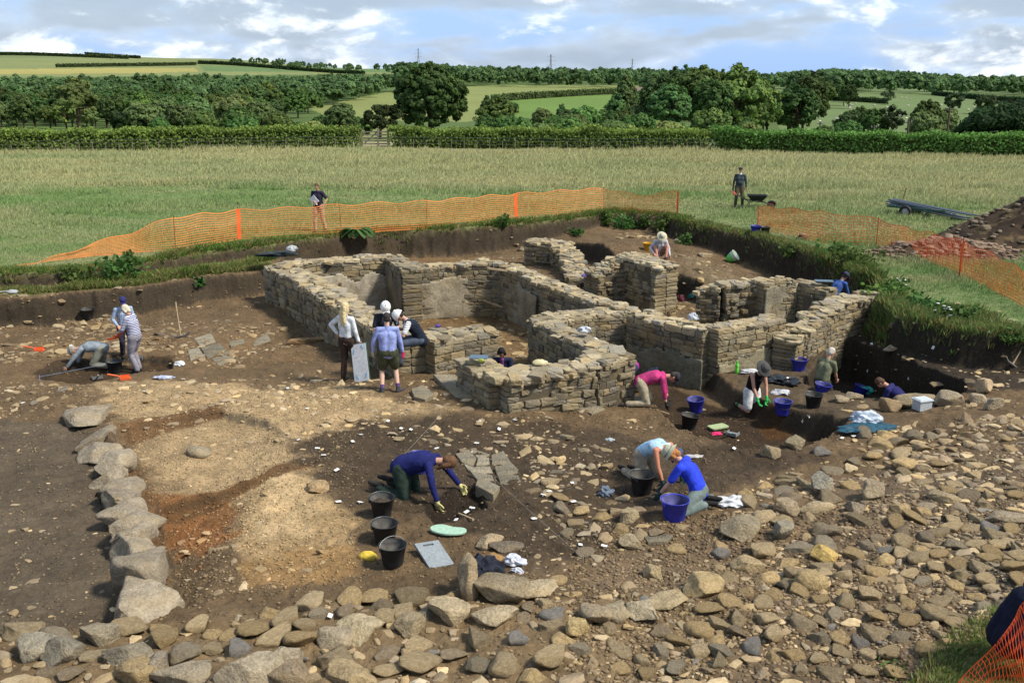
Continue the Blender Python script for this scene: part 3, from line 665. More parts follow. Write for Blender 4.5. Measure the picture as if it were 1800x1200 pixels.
placed_big = [(o.location.x, o.location.y, max(max(abs(c[0]) for c in o.bound_box)*o.scale.x, max(abs(c[1]) for c in o.bound_box)*o.scale.y)) for o in COL.objects if o.name.startswith(('boulder', 'stone'))]
KEEP = [(px, py, r) for px, py, r in [(745,860,.75),(790,890,.55),(1155,860,.45),(1215,885,.45),(672,905,.3),(677,950,.3),(691,990,.3),(1127,860,.3),(1185,910,.3),(765,975,.45),(787,935,.4),(1213,750,.2),(860,820,.7),(675,690,.5),(612,665,.35),(1150,700,.6),(1328,725,.45),(150,640,.7),(243,650,.35)]]
grid = {}
def gkey(x, y): return (int(math.floor(x/.5)), int(math.floor(y/.5)))
def gput(x, y, r): grid.setdefault(gkey(x, y), []).append((x, y, r))
for px, py, r in KEEP:
    h = hit(px, py)
    for a in range(0, 12): gput(h[0]+r*.5*math.cos(a), h[1]+r*.5*math.sin(a), r*.5)
for x, y, r in placed_big: gput(x, y, r*.75)
final = []
for c in cand:
    r, x, y, zi, ang = c; rr = r*.5; ok = True; kx, ky = gkey(x, y)
    for i in (-1, 0, 1):
        for j in (-1, 0, 1):
            for (a, b_, s) in grid.get((kx+i, ky+j), ()):
                if (a-x)**2+(b_-y)**2 < (.80*(s+rr))**2: ok = False; break
            if not ok: break
        if not ok: break
    if ok: gput(x, y, rr); final.append(c)
fx = np.array([c[1] for c in final]); fy = np.array([c[2] for c in final]); fz = zfun(fx, fy)
fpx, fpy = to_px(fx, fy, fz); dist = np.hypot(fy, 6-fz); app = np.array([c[0] for c in final])/dist
inview = (fpx > 0) & (fpx < 1800) & (fpy < 1195)
order = np.argsort(-(app*inview)); IND = set(order[:225].tolist())
print('stones', len(final))
acc = Acc(); small = []
for sub, nvar in ((1, 24), (2, 24)):
    TV = np.stack([rock_shape(sub, 500+i, [.1, .4, .7, .9][i % 4], 1, 1) for i in range(nvar)])
    sel = [i for i in range(len(final)) if i not in IND and ((app[i] > .0065) == (sub == 2))]
    if not sel: continue
    k = len(sel); s = np.array([final[i][0] for i in sel])*.5; an = np.array([final[i][4] for i in sel])
    var = np.clip((an*4+.6+rng.normal(0, .8, k)).astype(int), 0, 3)+4*rng.integers(0, nvar//4, k)
    T = TV[var]*np.stack([s*rng.uniform(1, 1.45, k), s*rng.uniform(.75, 1, k), s*rng.uniform(.32, .62, k)], 1)[:, None, :]
    a = rng.uniform(0, 6.28, k); tx = rng.normal(0, .2, k); ty = rng.normal(0, .2, k)
    ca, sa = np.cos(a), np.sin(a); z0 = np.zeros(k); o1 = np.ones(k)
    Rz = np.stack([np.stack([ca, -sa, z0], 1), np.stack([sa, ca, z0], 1), np.stack([z0, z0, o1], 1)], 1)
    Rx = np.stack([np.stack([o1, z0, z0], 1), np.stack([z0, np.cos(tx), -np.sin(tx)], 1), np.stack([z0, np.sin(tx), np.cos(tx)], 1)], 1)
    M = np.einsum('kij,kjl->kil', Rx, Rz)
    col = np.stack([rockcol(rng) for _ in range(k)])*np.where(fy[sel] > 24, .8, 1.)[:, None]
    gcs = ground_colour(fx[sel], fy[sel], fz[sel], np.zeros(k))[:, :3]; mxd = rng.uniform(0, .75, k)[:, None]; col = col*(1-mxd)+gcs*1.15*mxd
    acc.batch(T, ICO[sub][1], M, np.stack([fx[sel], fy[sel], fz[sel]+s*rng.uniform(-.30, .06, k)], 1), col)
o = link('loose_stones', acc.mesh('loose_stones', False), M_MASON); tag(o, 'thousands of small cobbles, pebbles and chips strewn over the soil', 'loose stones', kind='stuff')
for i in sorted(IND):
    r, x, y, zi, ang = final[i]; s = r*.5
    sd_ = int(np.clip(ang*4+rng.normal(0, .7), 0, 3))+4*int(rng.integers(0, 6))
    sh = ['long ', 'squat ', 'thin ', 'blunt ', ''][i % 5] if False else ''
    stone_obj(x, y, fz[i], s*rng.uniform(1, 1.4), s*rng.uniform(.75, 1), s*rng.uniform(.34, .62), rng.uniform(0, 6.28), sd_, ZN[zi][6], group=ZN[zi][6].split(' ', 1)[1]+' group', sub=3, tilt=(rng.normal(0, .15), rng.normal(0, .15)), sink=.36)
# fine gravel crumbs
def crumbs(pl, n, s0, s1, zr, dark=1.):
    pw = W(pl, zr); lo, hi = pw.min(0), pw.max(0); q = rng.uniform(lo, hi, (n*3, 2)); q = q[sdf(pw, q[:, 0], q[:, 1]) > 0][:n]; return q, rng.uniform(s0, s1, len(q))*.5, dark
acc = Acc()
for a in (([(-100,640),(1300,650),(1500,760),(1900,700),(1900,1050),(1600,1260),(-150,1260)], 9000, .015, .05, -.5), ([(180,690),(640,690),(640,1060),(300,1080)], 5000, .012, .045, -.7), ([(1000,900),(1900,850),(1900,1050),(1650,1200),(1000,1260)], 8000, .02, .06, -.3), ([(0,500),(1500,430),(1500,650),(0,650)], 5000, .02, .07, -1.)):
    q, s, dk = crumbs(*a); k = len(q); zz = zfun(q[:, 0], q[:, 1])
    v = ICO[1][0]; T = v[None]*np.stack([s*rng.uniform(1, 1.6, k), s, s*.7], 1)[:, None, :]*rng.uniform(.8, 1.15, (k, len(v), 1))
    aa = rng.uniform(0, 6.28, k); z0 = np.zeros(k); M = np.stack([np.stack([np.cos(aa), -np.sin(aa), z0], 1), np.stack([np.sin(aa), np.cos(aa), z0], 1), np.stack([z0, z0, z0+1], 1)], 1)
    acc.batch(T, ICO[1][1], M, np.stack([q[:, 0], q[:, 1], zz+s*.2], 1), ground_colour(q[:, 0], q[:, 1], zz, np.zeros(k))[:, :3]*rng.uniform(.75, 1.5, (k, 1))*.8+np.stack([rockcol(rng) for _ in range(k)])*rng.uniform(0, .3, (k, 1)))
tag(link('gravel', acc.mesh('gravel'), M_MASON), 'fine gravel and chippings scattered over the dig', 'gravel', kind='stuff')

# ------------------------------------------------------------------ masonry walls
def cube_t(n=3):
    bm = bmesh.new(); bmesh.ops.create_cube(bm, size=2); bmesh.ops.subdivide_edges(bm, edges=bm.edges[:], cuts=n-1, use_grid_fill=True)
    V = np.array([v.co[:] for v in bm.verts]); Fa = np.array([[v.index for v in f.verts] for f in bm.faces]); bm.free(); return V, Fa
CV, CF = cube_t(4)
def blockshape(seed):
    r = np.random.default_rng(seed); V = CV.copy()
    a = np.abs(V).max(1, keepdims=True); l = (np.abs(V)**13).sum(1, keepdims=True)**(1/13); V = V/l
    q = r.uniform(-.12, .12, (8, 3)); w = np.stack([np.prod((1+V*np.array(sg))/2, 1) for sg in [(i, j, k) for i in (-1, 1) for j in (-1, 1) for k in (-1, 1)]], 1)
    V = V+w@q+r.normal(0, .03, V.shape); return V
BT = np.stack([blockshape(i) for i in range(40)])
WALLCOL = np.array([(.27,.225,.145), (.24,.20,.135), (.30,.245,.15), (.205,.175,.125), (.285,.22,.125), (.22,.195,.15), (.33,.275,.175)])
def wall(name, label, pts, thick, zbase, course=.16, blen=.34, seed=1, rubble=.5, dark=1., rough=.012, cat='wall', capcol=1.15, slabs=True, group=None, capsize=1.):
    r = np.random.default_rng(seed); A = Acc(); Pw = [np.array(P(*p)) for p in pts]
    bl = []   # centre, half size, yaw, colour
    for si in range(len(Pw)-1):
        a, b_ = Pw[si], Pw[si+1]; d = b_[:2]-a[:2]; Ln = np.hypot(*d); u = d/Ln; nrm = np.array([-u[1], u[0]]); yaw = math.atan2(u[1], u[0])
        top = lambda s: a[2]+(b_[2]-a[2])*np.clip(s/Ln, 0, 1)+(vn(s*1.3+seed, si+.5)-.5)*.12
        zt = max(a[2], b_[2])+.1; z = zt; ci = 0
        while z > zbase:
            h = course*r.uniform(.55, 1.15); zc = z-h/2
            for side in (-1, 1):
                s = -r.uniform(0, .25) if True else 0
                while s < Ln:
                    l = blen*r.uniform(.4, 1.5); sc = s+l/2
                    s0, s1 = max(s, -thick*.5 if False else -.02), min(s+l, Ln+.02)
                    if s1-s0 > .07 and z <= top(sc)+h*.35:
                        dp = r.uniform(.10, .15); off = side*(thick/2-dp+r.normal(0, rough)); c = a[:2]+u*((s0+s1)/2)+nrm*off
                        cc = WALLCOL[r.integers(0, 7)]*r.uniform(.8, 1.18)*dark
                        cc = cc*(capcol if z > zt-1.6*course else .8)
                        if r.random() < .04: cc = cc*.55
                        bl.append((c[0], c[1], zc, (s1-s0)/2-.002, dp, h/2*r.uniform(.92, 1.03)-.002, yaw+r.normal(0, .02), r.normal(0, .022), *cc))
                    s += l
            for e, sg in ((a, -1), (b_, 1)):       # end faces
                if (si == 0 and sg == -1) or (si == len(Pw)-2 and sg == 1):
                    if z <= e[2]+h*.4:
                        k = max(1, int((thick-.1)/.3)); 
                        for q in range(k):
                            t = -thick/2+(q+.5)*thick/k; c = e[:2]-u*sg*.1*1+nrm*t; cc = WALLCOL[r.integers(0, 7)]*r.uniform(.8, 1.15)*dark
                            cc = cc*.85; bl.append((c[0], c[1], zc, thick/k/2-.005, .13, h/2-.005, yaw+math.pi/2, 0, *cc))
            z -= h; ci += 1
        # wall core: mortared earth just under the top
        n = max(2, int(Ln/.25)); ss = np.linspace(.03, Ln-.03, n); hw = thick/2-.032; V = []
        for s in ss:
            for o_, zz in ((-hw, zbase), (hw, zbase), (hw, float(top(s))-.09), (-hw, float(top(s))-.09)):
                c = a[:2]+u*s+nrm*o_; V.append((c[0], c[1], zz))
        Fs = []
        for i in range(n-1):
            k0 = i*4
            for q in range(4): Fs.append((k0+q, k0+(q+1) % 4, k0+4+(q+1) % 4, k0+4+q))
        Fs += [(0, 3, 2, 1), (n*4-4, n*4-3, n*4-2, n*4-1)]
        A.add(V, np.array(Fs), (.10*dark, .082*dark, .055*dark))
        # top: rubble core and loose cap stones
        nn = int(Ln*thick*rubble*60); 
        for q in range(nn):
            s = r.uniform(0, Ln); o_ = r.uniform(-.42, .42)*thick; sz = r.uniform(.05, .16)*capsize; c = a[:2]+u*s+nrm*o_
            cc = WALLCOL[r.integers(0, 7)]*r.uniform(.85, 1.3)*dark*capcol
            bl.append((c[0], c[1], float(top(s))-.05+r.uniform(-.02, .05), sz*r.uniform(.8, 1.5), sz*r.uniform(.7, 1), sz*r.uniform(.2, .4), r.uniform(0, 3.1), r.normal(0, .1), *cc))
    Bq = np.array(bl); k = len(Bq); T = BT[r.integers(0, 40, k)]*np.stack([r.choice([-1, 1], k)*1., np.ones(k), np.ones(k)], 1)[:, None, :]
    flip = T[:, 0, 0]*0
    T = BT[r.integers(0, 40, k)]*Bq[:, None, 3:6]
    ya, ti = Bq[:, 6], Bq[:, 7]; z0 = np.zeros(k); o1 = z0+1; ca, sa = np.cos(ya), np.sin(ya); ct, st = np.cos(ti), np.sin(ti)
    Rz = np.stack([np.stack([ca, -sa, z0], 1), np.stack([sa, ca, z0], 1), np.stack([z0, z0, o1], 1)], 1)
    Ry = np.stack([np.stack([ct, z0, st], 1), np.stack([z0, o1, z0], 1), np.stack([-st, z0, ct], 1)], 1)
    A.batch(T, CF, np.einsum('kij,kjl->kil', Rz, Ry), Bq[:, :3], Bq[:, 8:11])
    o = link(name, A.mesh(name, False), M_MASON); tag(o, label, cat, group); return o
def plaster(parent, a, b_, zt, zb, off, seed=1, col=(.27,.24,.185), th=.03, miss=.5, label=None, zt2=None):
    """weathered plaster skin from world point a to b (xy), set off towards its normal"""
    a = np.array(a[:2]); b_ = np.array(b_[:2]); u = (b_-a)/np.hypot(*(b_-a)); nrm = np.array([-u[1], u[0]]); Ln = np.hypot(*(b_-a))
    nx, nz = max(4, int(Ln/.05)), max(4, int((zt-zb)/.05)); S, Zg = np.meshgrid(np.linspace(0, Ln, nx), np.linspace(zb, zt, nz), indexing='ij')
    rel = (fbm(S*1.3+seed*7, Zg*1.3, seed, 4)-.5)*.08+(fbm(S*7, Zg*7, seed+4, 3)-.5)*.03
    keep = fbm(S*1.6+seed*3, Zg*1.6, seed+9, 4)+.35*sst(.4, 0, (zt-Zg))*-1 > .5-miss*.0-.16+(1-miss)*-.2
    keep |= False
    k2 = (fbm(S*2+seed, Zg*2, seed+2, 4)-.5)*.5+(zt-Zg)/(zt-zb) > miss*.4
    Pn = np.stack([a[0]+u[0]*S+nrm[0]*(off+rel), a[1]+u[1]*S+nrm[1]*(off+rel), Zg], -1).reshape(-1, 3)
    ii = np.arange(nx*nz).reshape(nx, nz); q = np.stack([ii[:-1, :-1], ii[1:, :-1], ii[1:, 1:], ii[:-1, 1:]], -1).reshape(-1, 4); kk = k2.ravel()[q].all(1); q = q[kk]
    c = np.array(col)*(.7+.6*fbm(S*2.2, Zg*2.2, seed+6, 4))[..., None]; c = c.reshape(-1, 3)
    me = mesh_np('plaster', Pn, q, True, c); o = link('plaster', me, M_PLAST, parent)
    sm = o.modifiers.new('thick', 'SOLIDIFY'); sm.thickness = th; sm.offset = 0
    if label: o['label'] = label
    return o
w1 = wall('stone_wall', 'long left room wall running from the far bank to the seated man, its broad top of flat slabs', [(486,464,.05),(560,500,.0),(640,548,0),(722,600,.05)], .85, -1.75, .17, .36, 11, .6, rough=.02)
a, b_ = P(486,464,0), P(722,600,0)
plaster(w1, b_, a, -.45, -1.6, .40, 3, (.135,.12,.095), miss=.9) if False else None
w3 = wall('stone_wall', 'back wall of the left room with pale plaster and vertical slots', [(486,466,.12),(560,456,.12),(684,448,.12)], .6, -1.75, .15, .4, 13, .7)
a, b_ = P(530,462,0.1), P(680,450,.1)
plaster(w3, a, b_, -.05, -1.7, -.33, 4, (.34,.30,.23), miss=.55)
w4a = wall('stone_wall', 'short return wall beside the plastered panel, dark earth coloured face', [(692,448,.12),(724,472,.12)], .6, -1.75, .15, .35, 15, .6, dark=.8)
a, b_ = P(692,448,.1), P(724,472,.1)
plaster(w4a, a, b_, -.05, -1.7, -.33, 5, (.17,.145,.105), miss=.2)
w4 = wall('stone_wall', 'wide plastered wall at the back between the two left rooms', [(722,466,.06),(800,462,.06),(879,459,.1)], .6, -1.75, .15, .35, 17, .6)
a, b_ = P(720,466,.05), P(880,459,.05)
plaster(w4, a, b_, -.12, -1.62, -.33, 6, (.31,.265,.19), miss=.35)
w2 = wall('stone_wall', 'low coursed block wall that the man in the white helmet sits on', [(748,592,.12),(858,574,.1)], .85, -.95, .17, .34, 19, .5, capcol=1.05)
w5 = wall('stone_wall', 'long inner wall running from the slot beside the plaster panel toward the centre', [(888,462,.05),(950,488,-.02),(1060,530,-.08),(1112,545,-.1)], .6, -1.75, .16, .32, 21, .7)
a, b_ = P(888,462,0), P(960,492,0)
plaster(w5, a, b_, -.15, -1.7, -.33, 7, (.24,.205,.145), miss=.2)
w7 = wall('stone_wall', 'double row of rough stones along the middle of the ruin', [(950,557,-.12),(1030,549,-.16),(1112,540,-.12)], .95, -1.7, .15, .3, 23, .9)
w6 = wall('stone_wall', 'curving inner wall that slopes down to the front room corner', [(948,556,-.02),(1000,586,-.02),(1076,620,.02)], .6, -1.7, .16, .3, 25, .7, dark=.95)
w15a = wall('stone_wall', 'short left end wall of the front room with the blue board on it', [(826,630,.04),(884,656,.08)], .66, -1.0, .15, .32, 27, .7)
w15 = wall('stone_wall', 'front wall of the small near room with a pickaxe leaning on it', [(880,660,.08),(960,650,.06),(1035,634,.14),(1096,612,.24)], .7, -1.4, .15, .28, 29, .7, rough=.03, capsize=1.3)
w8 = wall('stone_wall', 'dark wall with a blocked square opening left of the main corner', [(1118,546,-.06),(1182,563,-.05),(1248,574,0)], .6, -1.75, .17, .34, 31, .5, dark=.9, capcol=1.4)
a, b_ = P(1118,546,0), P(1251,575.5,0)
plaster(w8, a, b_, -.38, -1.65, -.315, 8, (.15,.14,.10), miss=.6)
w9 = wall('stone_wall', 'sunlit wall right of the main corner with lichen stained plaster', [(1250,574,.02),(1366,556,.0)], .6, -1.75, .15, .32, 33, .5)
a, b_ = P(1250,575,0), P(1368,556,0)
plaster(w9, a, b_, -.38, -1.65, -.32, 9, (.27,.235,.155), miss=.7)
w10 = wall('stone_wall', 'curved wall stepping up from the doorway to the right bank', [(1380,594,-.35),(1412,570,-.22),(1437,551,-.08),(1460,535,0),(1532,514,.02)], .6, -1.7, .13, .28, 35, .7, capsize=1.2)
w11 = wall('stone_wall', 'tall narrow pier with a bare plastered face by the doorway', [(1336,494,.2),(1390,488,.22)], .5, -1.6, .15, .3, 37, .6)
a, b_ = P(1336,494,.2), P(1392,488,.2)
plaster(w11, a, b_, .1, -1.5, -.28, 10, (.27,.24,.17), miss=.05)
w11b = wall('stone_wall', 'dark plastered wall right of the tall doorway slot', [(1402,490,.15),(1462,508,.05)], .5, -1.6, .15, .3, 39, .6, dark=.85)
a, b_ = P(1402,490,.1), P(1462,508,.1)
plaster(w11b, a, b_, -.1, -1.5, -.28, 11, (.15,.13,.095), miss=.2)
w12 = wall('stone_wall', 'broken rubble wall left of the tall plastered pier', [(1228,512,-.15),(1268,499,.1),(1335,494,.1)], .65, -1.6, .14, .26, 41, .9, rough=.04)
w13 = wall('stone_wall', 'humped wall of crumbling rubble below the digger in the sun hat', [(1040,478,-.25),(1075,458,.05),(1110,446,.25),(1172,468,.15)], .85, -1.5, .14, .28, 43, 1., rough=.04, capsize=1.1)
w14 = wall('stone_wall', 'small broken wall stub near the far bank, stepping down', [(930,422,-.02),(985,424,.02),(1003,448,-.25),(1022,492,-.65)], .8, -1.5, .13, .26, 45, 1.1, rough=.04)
# ------------------------------------------------------------------ vegetation
def leafquads(pts, nrm, size, r, up=.3):
    """one bent quad per point"""
    n = len(pts); t = np.cross(nrm, r.normal(size=(n, 3))); t /= np.linalg.norm(t, axis=1, keepdims=True)+1e-9; b_ = np.cross(nrm, t)
    s = (size*r.uniform(.6, 1.3, n))[:, None]
    V = np.stack([pts-t*s*.5-b_*s*.28, pts+t*s*.5-b_*s*.28+nrm*s*.1, pts+t*s*.45+b_*s*.32, pts-t*s*.5+b_*s*.3-nrm*s*.12], 1).reshape(-1, 3)
    return V, np.arange(n*4).reshape(n, 4)
def crown(seed, w, h, nclump=60, nleaf=60, leaf=.42, col=(.035,.07,.018), shape='round', open_=.0, base=0.):
    """leafy crown: clumps of leaf faces over an uneven volume; w radius, h height, sits from z=base"""
    r = np.random.default_rng(seed); lob = r.normal(size=(9, 3)); lob /= np.linalg.norm(lob, axis=1, keepdims=True); la = r.uniform(-.1, .3, 9)
    d = r.normal(size=(nclump, 3)); d[:, 2] = np.where(d[:, 2] < -.75, -d[:, 2]*.6, d[:, 2]); d /= np.linalg.norm(d, axis=1, keepdims=True)
    rad = .78+(np.clip(d@lob.T, 0, 1)**4)@la; rad *= r.uniform(.62, 1.02, nclump)**.7
    c = d*rad[:, None]*np.array([w, w, h/2])
    if shape == 'cone': c[:, :2] *= (1.15-.75*(c[:, 2:3]/h+.5))
    c[:, 2] += base+h*.52
    cr = r.uniform(.13, .26, nclump)*w*(60/nclump)**.33
    k = np.repeat(np.arange(nclump), nleaf); n = len(k); q = r.normal(size=(n, 3)); q /= np.linalg.norm(q, axis=1, keepdims=True)
    pr = r.uniform(.25, 1, n)**.5; pts = c[k]+q*(cr[k]*pr)[:, None]*np.array([1, 1, .75])
    nr_ = q+d[k]*.6+np.array([0, 0, .35])+r.normal(size=(n, 3))*.45; nr_ /= np.linalg.norm(nr_, axis=1, keepdims=True)
    V, Fq = leafquads(pts, nr_, leaf, r); cl = np.array(col)*r.uniform(.75, 1.3, (nclump, 1))[k]*r.uniform(.8, 1.25, (n, 1))
    yel = r.random(n) < .12; cl[yel] *= np.array([1.5, 1.25, .9])
    return V, Fq, np.repeat(cl, 4, 0), c, cr
def tube(acc_, pts, rad, seg=7, col=(.07,.05,.035)):
    pts = np.array(pts, float); n = len(pts); V = []
    for i in range(n):
        d = pts[min(i+1, n-1)]-pts[max(i-1, 0)]; d /= np.linalg.norm(d)+1e-9
        a = np.cross(d, [0, 0, 1.] if abs(d[2]) < .9 else [1., 0, 0]); a /= np.linalg.norm(a); b_ = np.cross(d, a)
        for k in range(seg): t = 2*math.pi*k/seg; V.append(pts[i]+(a*math.cos(t)+b_*math.sin(t))*rad[i])
    Fq = [(i*seg+k, i*seg+(k+1) % seg, (i+1)*seg+(k+1) % seg, (i+1)*seg+k) for i in range(n-1) for k in range(seg)]
    acc_.add(V, np.array(Fq), col)
    V2 = [pts[0], pts[-1]]; 
    c0 = acc_.n
    acc_.add([V[k] for k in range(seg)]+[pts[0]]+[V[(n-1)*seg+k] for k in range(seg)]+[pts[-1]], np.array([((k+1) % seg, k, seg) for k in range(seg)]+[(seg+1+k, seg+1+(k+1) % seg, 2*seg+1) for k in range(seg)]), col)
def trunk_mesh(seed, hh, r0, c, cr, nb=9):
    r = np.random.default_rng(seed); A = Acc(); top = np.array([r.normal(0, .2), r.normal(0, .2), hh*.75])
    tube(A, [(0, 0, -.8), (0, 0, 0), top*.35+np.array([.1, 0, 0]), top*.7, top], [r0*1.25, r0, r0*.75, r0*.45, r0*.12])
    for i in r.choice(len(c), min(nb, len(c)), False):
        s = top*r.uniform(.3, .75); e = c[i]; m = (s+e)/2+np.array([0, 0, -.15*hh*.2]); tube(A, [s, m, e], [r0*.38, r0*.22, r0*.06], 5)
    return A.mesh('trunk')
PROT = []
for i, (w, h, lc, sh, tr_, col) in enumerate([(4.6, 9.6, .5, 'round', 1.0, (.085,.16,.042)), (4.0, 10.6, .5, 'round', .8, (.075,.145,.045)), (5.2, 9.2, .52, 'round', .9, (.09,.16,.04)),
        (3.4, 10.8, .46, 'cone', .6, (.075,.15,.05)), (4.4, 8.4, .48, 'round', .7, (.11,.17,.06)), (5.0, 10.4, .52, 'round', 1.1, (.065,.125,.035)), (3.0, 4.2, .42, 'round', .5, (.09,.17,.045)), (2.4, 3.0, .36, 'round', .3, (.13,.20,.06))]):
    V, Fq, cl, c, cr = crown(60+i, w, h, 150, 40, lc, col, sh, base=tr_)
    me = mesh_np('crown', V, Fq, False, cl); me.materials.append(M_LEAF); tm = trunk_mesh(80+i, h+tr_, .32 if h > 5 else .12, c, cr); tm.materials.append(M_BARK); PROT.append((me, tm))
def tree(x, y, s, kind, label, group, cat='tree', name='tree', sz=None, z=None):
    z = G1(x, y) if z is None else z
    t = empty(name, (x, y, z-.1), random.uniform(0, 6.28), label, cat, group); t.scale = (s, s, sz or s)
    link('crown', PROT[kind][0], None, t); link('trunk', PROT[kind][1], None, t); return t
def px_place(px, py, D):
    d = ray(px, py); return d[0]*D/d[1], D
# unique near trees
def big_tree(px, D, w, h, base, seed, col, label, r0=.5, leaf=.4, ncl=150, nl=90, group=None, cat='tree'):
    x, y = px_place(px, 240, D); z = G1(x, y); V, Fq, cl, c, cr = crown(seed, w, h, ncl, nl, leaf, col, base=base)
    t = empty('tree', (x, y, z), 0, label, cat, group); link('crown', mesh_np('crown', V, Fq, False, cl), M_LEAF, t); link('trunk', trunk_mesh(seed, h+base, r0, c, cr, 14), M_BARK, t)
big_tree(758, 165, 5.9, 12.6, -.9, 35, (.045,.09,.024), 'biggest dark oak standing alone in the middle behind the hedge gap', .6, .4, 420, 80)
big_tree(668, 160, 2.9, 4.9, .4, 12, (.035,.065,.018), 'small dark tree tucked against the left of the big oak', .25, .34, 60, 70)
big_tree(140, 175, 3.7, 7.6, 2.4, 13, (.11,.16,.05), 'lone olive-green tree with a bare trunk at the left beyond the hedge', .42, .4, 90, 70)
big_tree(225, 165, 2.9, 4.2, .2, 14, (.035,.065,.02), 'low dark rounded tree right of the lone olive-green tree', .25, .34, 60, 70)
big_tree(1770, 95, 5.6, 5.6, -.8, 15, (.024,.052,.014), 'dark bushy trees at the right edge behind the hedge', .4, .3, 160, 90)
big_tree(1560, 200, 3.0, 6.2, .8, 16, (.026,.05,.016), 'small dark tree with forked trunk beside the wooden pylon pole', .2, .28, 50, 60)
big_tree(1490, 210, 3.3, 5.8, .3, 17, (.04,.07,.022), 'small dark tree on the sheep field left of the forked one', .2, .34, 55, 60)
big_tree(1670, 600, 5.6, 9.6, 1, 18, (.045,.08,.03), 'round tree on the ridge of the sheep field, middle of three', .35, .8, 70, 50)
big_tree(1727, 590, 6.4, 9.8, 1, 19, (.045,.078,.028), 'spreading tree on the ridge of the sheep field, right of three', .35, .8, 70, 50)
big_tree(1638, 600, 2.8, 6, .5, 20, (.03,.058,.02), 'smallest tree of three on the ridge of the sheep field', .2, .4, 40, 40)
big_tree(1768, 590, 4.2, 8.5, .8, 21, (.035,.06,.022), 'dark tree at the right end of the sheep field ridge', .2, .45, 45, 45)
big_tree(1555, 680, 5.6, 9.0, .3, 22, (.035,.062,.024), 'dark round bush at the end of the hedge in the sheep field', .2, .45, 50, 45)
big_tree(208, 1750, 5.5, 9.5, 1, 23, (.05,.08,.03), 'lone round tree on the yellow skyline field', .4, 1.6, 40, 36)
rr = random.Random(5)
nT = 0; farT = []
def wood(poly, n, Ds, label, group, kinds, s0=.8, s1=1.15, stuff=False, sep=6.):
    """poly: outline the trees stand in (as seen on the ground), filled at the listed distance range"""
    global nT
    q = []; tries = 0; pl = np.array(poly, float)
    while len(q) < n and tries < n*60:
        tries += 1; D = math.exp(rr.uniform(math.log(Ds[0]), math.log(Ds[1]))); px = rr.uniform(pl[:, 0].min(), pl[:, 0].max()); x = (px-900)/F*(D*CT+3); y = D
        z = G1(x, y); a, b_ = to_px(x, y, z)
        if sdf(pl, np.array([a]), np.array([b_]))[0] <= 0: continue
        if any((x-u)**2+(y-v)**2 < sep*sep for u, v, *_ in q): continue
        q.append((x, y, z))
    for x, y, z in q:
        k = rr.choice(kinds); s = rr.uniform(s0, s1)
        if stuff: farT.append((x, y, z, k, s))
        else: tree(x, y, s, k, label, group, z=z, sz=s*rr.uniform(.85, 1.15)); nT += 1
wood([(-80,150),(340,150),(560,152),(700,158),(600,190),(500,215),(380,226),(-80,228)], 120, (240, 460), 'broadleaf tree crowded in the valley wood on the left', 'trees of the left valley wood', [0,1,2,4,5], sep=8)
wood([(-80,146),(340,143),(720,152),(700,170),(560,190),(300,205),(-80,200)], 230, (430, 760), '', '', [0,1,2,5], 1.0, 1.25, True, 8)
wood([(1130,170),(1300,165),(1400,200),(1420,245),(1130,248)], 34, (190, 300), 'tall dense tree in the clump right of centre', 'trees of the clump right of centre', [0,1,2,5], .95, 1.3, sep=6)
wood([(1150,160),(1330,155),(1400,215),(1200,215)], 26, (300, 430), 'tree at the back of the clump right of centre', 'trees at the back of the central clump', [0,1,5], 1.1, 1.5, sep=7)
wood([(850,236),(1120,222),(1130,250),(850,250)], 14, (170, 240), 'bushy tree in the hollow right of the big oak', 'bushy trees in the hollow', [3,4,6,2], .55, .85, sep=5)
wood([(1100,175),(1150,175),(1150,240),(1090,240)], 3, (200, 260), 'tall narrow tree at the left of the central clump', 'narrow trees by the central clump', [3], 1.0, 1.15, sep=5)
wood([(1400,168),(1500,172),(1500,192),(1400,188)], 12, (600, 800), 'tree of the copse on the far sheep field', 'trees of the far copse', [0,5,4], 1.0, 1.3, sep=7)
wood([(1450,232),(1680,236),(1700,256),(1440,252)], 7, (170, 260), 'low tree in the dip before the sheep field', 'low trees before the sheep field', [4,6,2], .5, .8, sep=6)
wood([(260,205),(620,218),(640,246),(240,246)], 30, (130, 210), 'pale bush on the slope below the left wood', 'pale bushes below the left wood', [6,7,4], .55, .95, sep=4)
wood([(860,238),(1500,240),(1500,256),(860,252)], 38, (100, 165), 'small bush standing just behind the far hedge', 'bushes behind the right hedge', [6,7], .5, .85, sep=4)
wood([(700,130),(1130,134),(1140,160),(700,158)], 170, (1000, 1700), '', '', [0,1,5], 1.3, 1.9, True, 10)
wood([(340,110),(700,118),(700,130),(420,122)], 40, (1300, 2100), '', '', [0,1,5], .8, 1.3, True, 12)
wood([(1380,135),(2000,140),(2000,176),(1400,162)], 300, (700, 1500), '', '', [0,1,5], 1.5, 2.0, True, 10)
wood([(1500,128),(1700,130),(1760,150),(1440,150)], 90, (1000, 1600), '', '', [0,1,5], 1.7, 2.1, True, 10)
wood([(1130,140),(1420,136),(1420,160),(1130,165)], 110, (800, 1500), '', '', [0,1,5], 1.2, 1.7, True, 10)
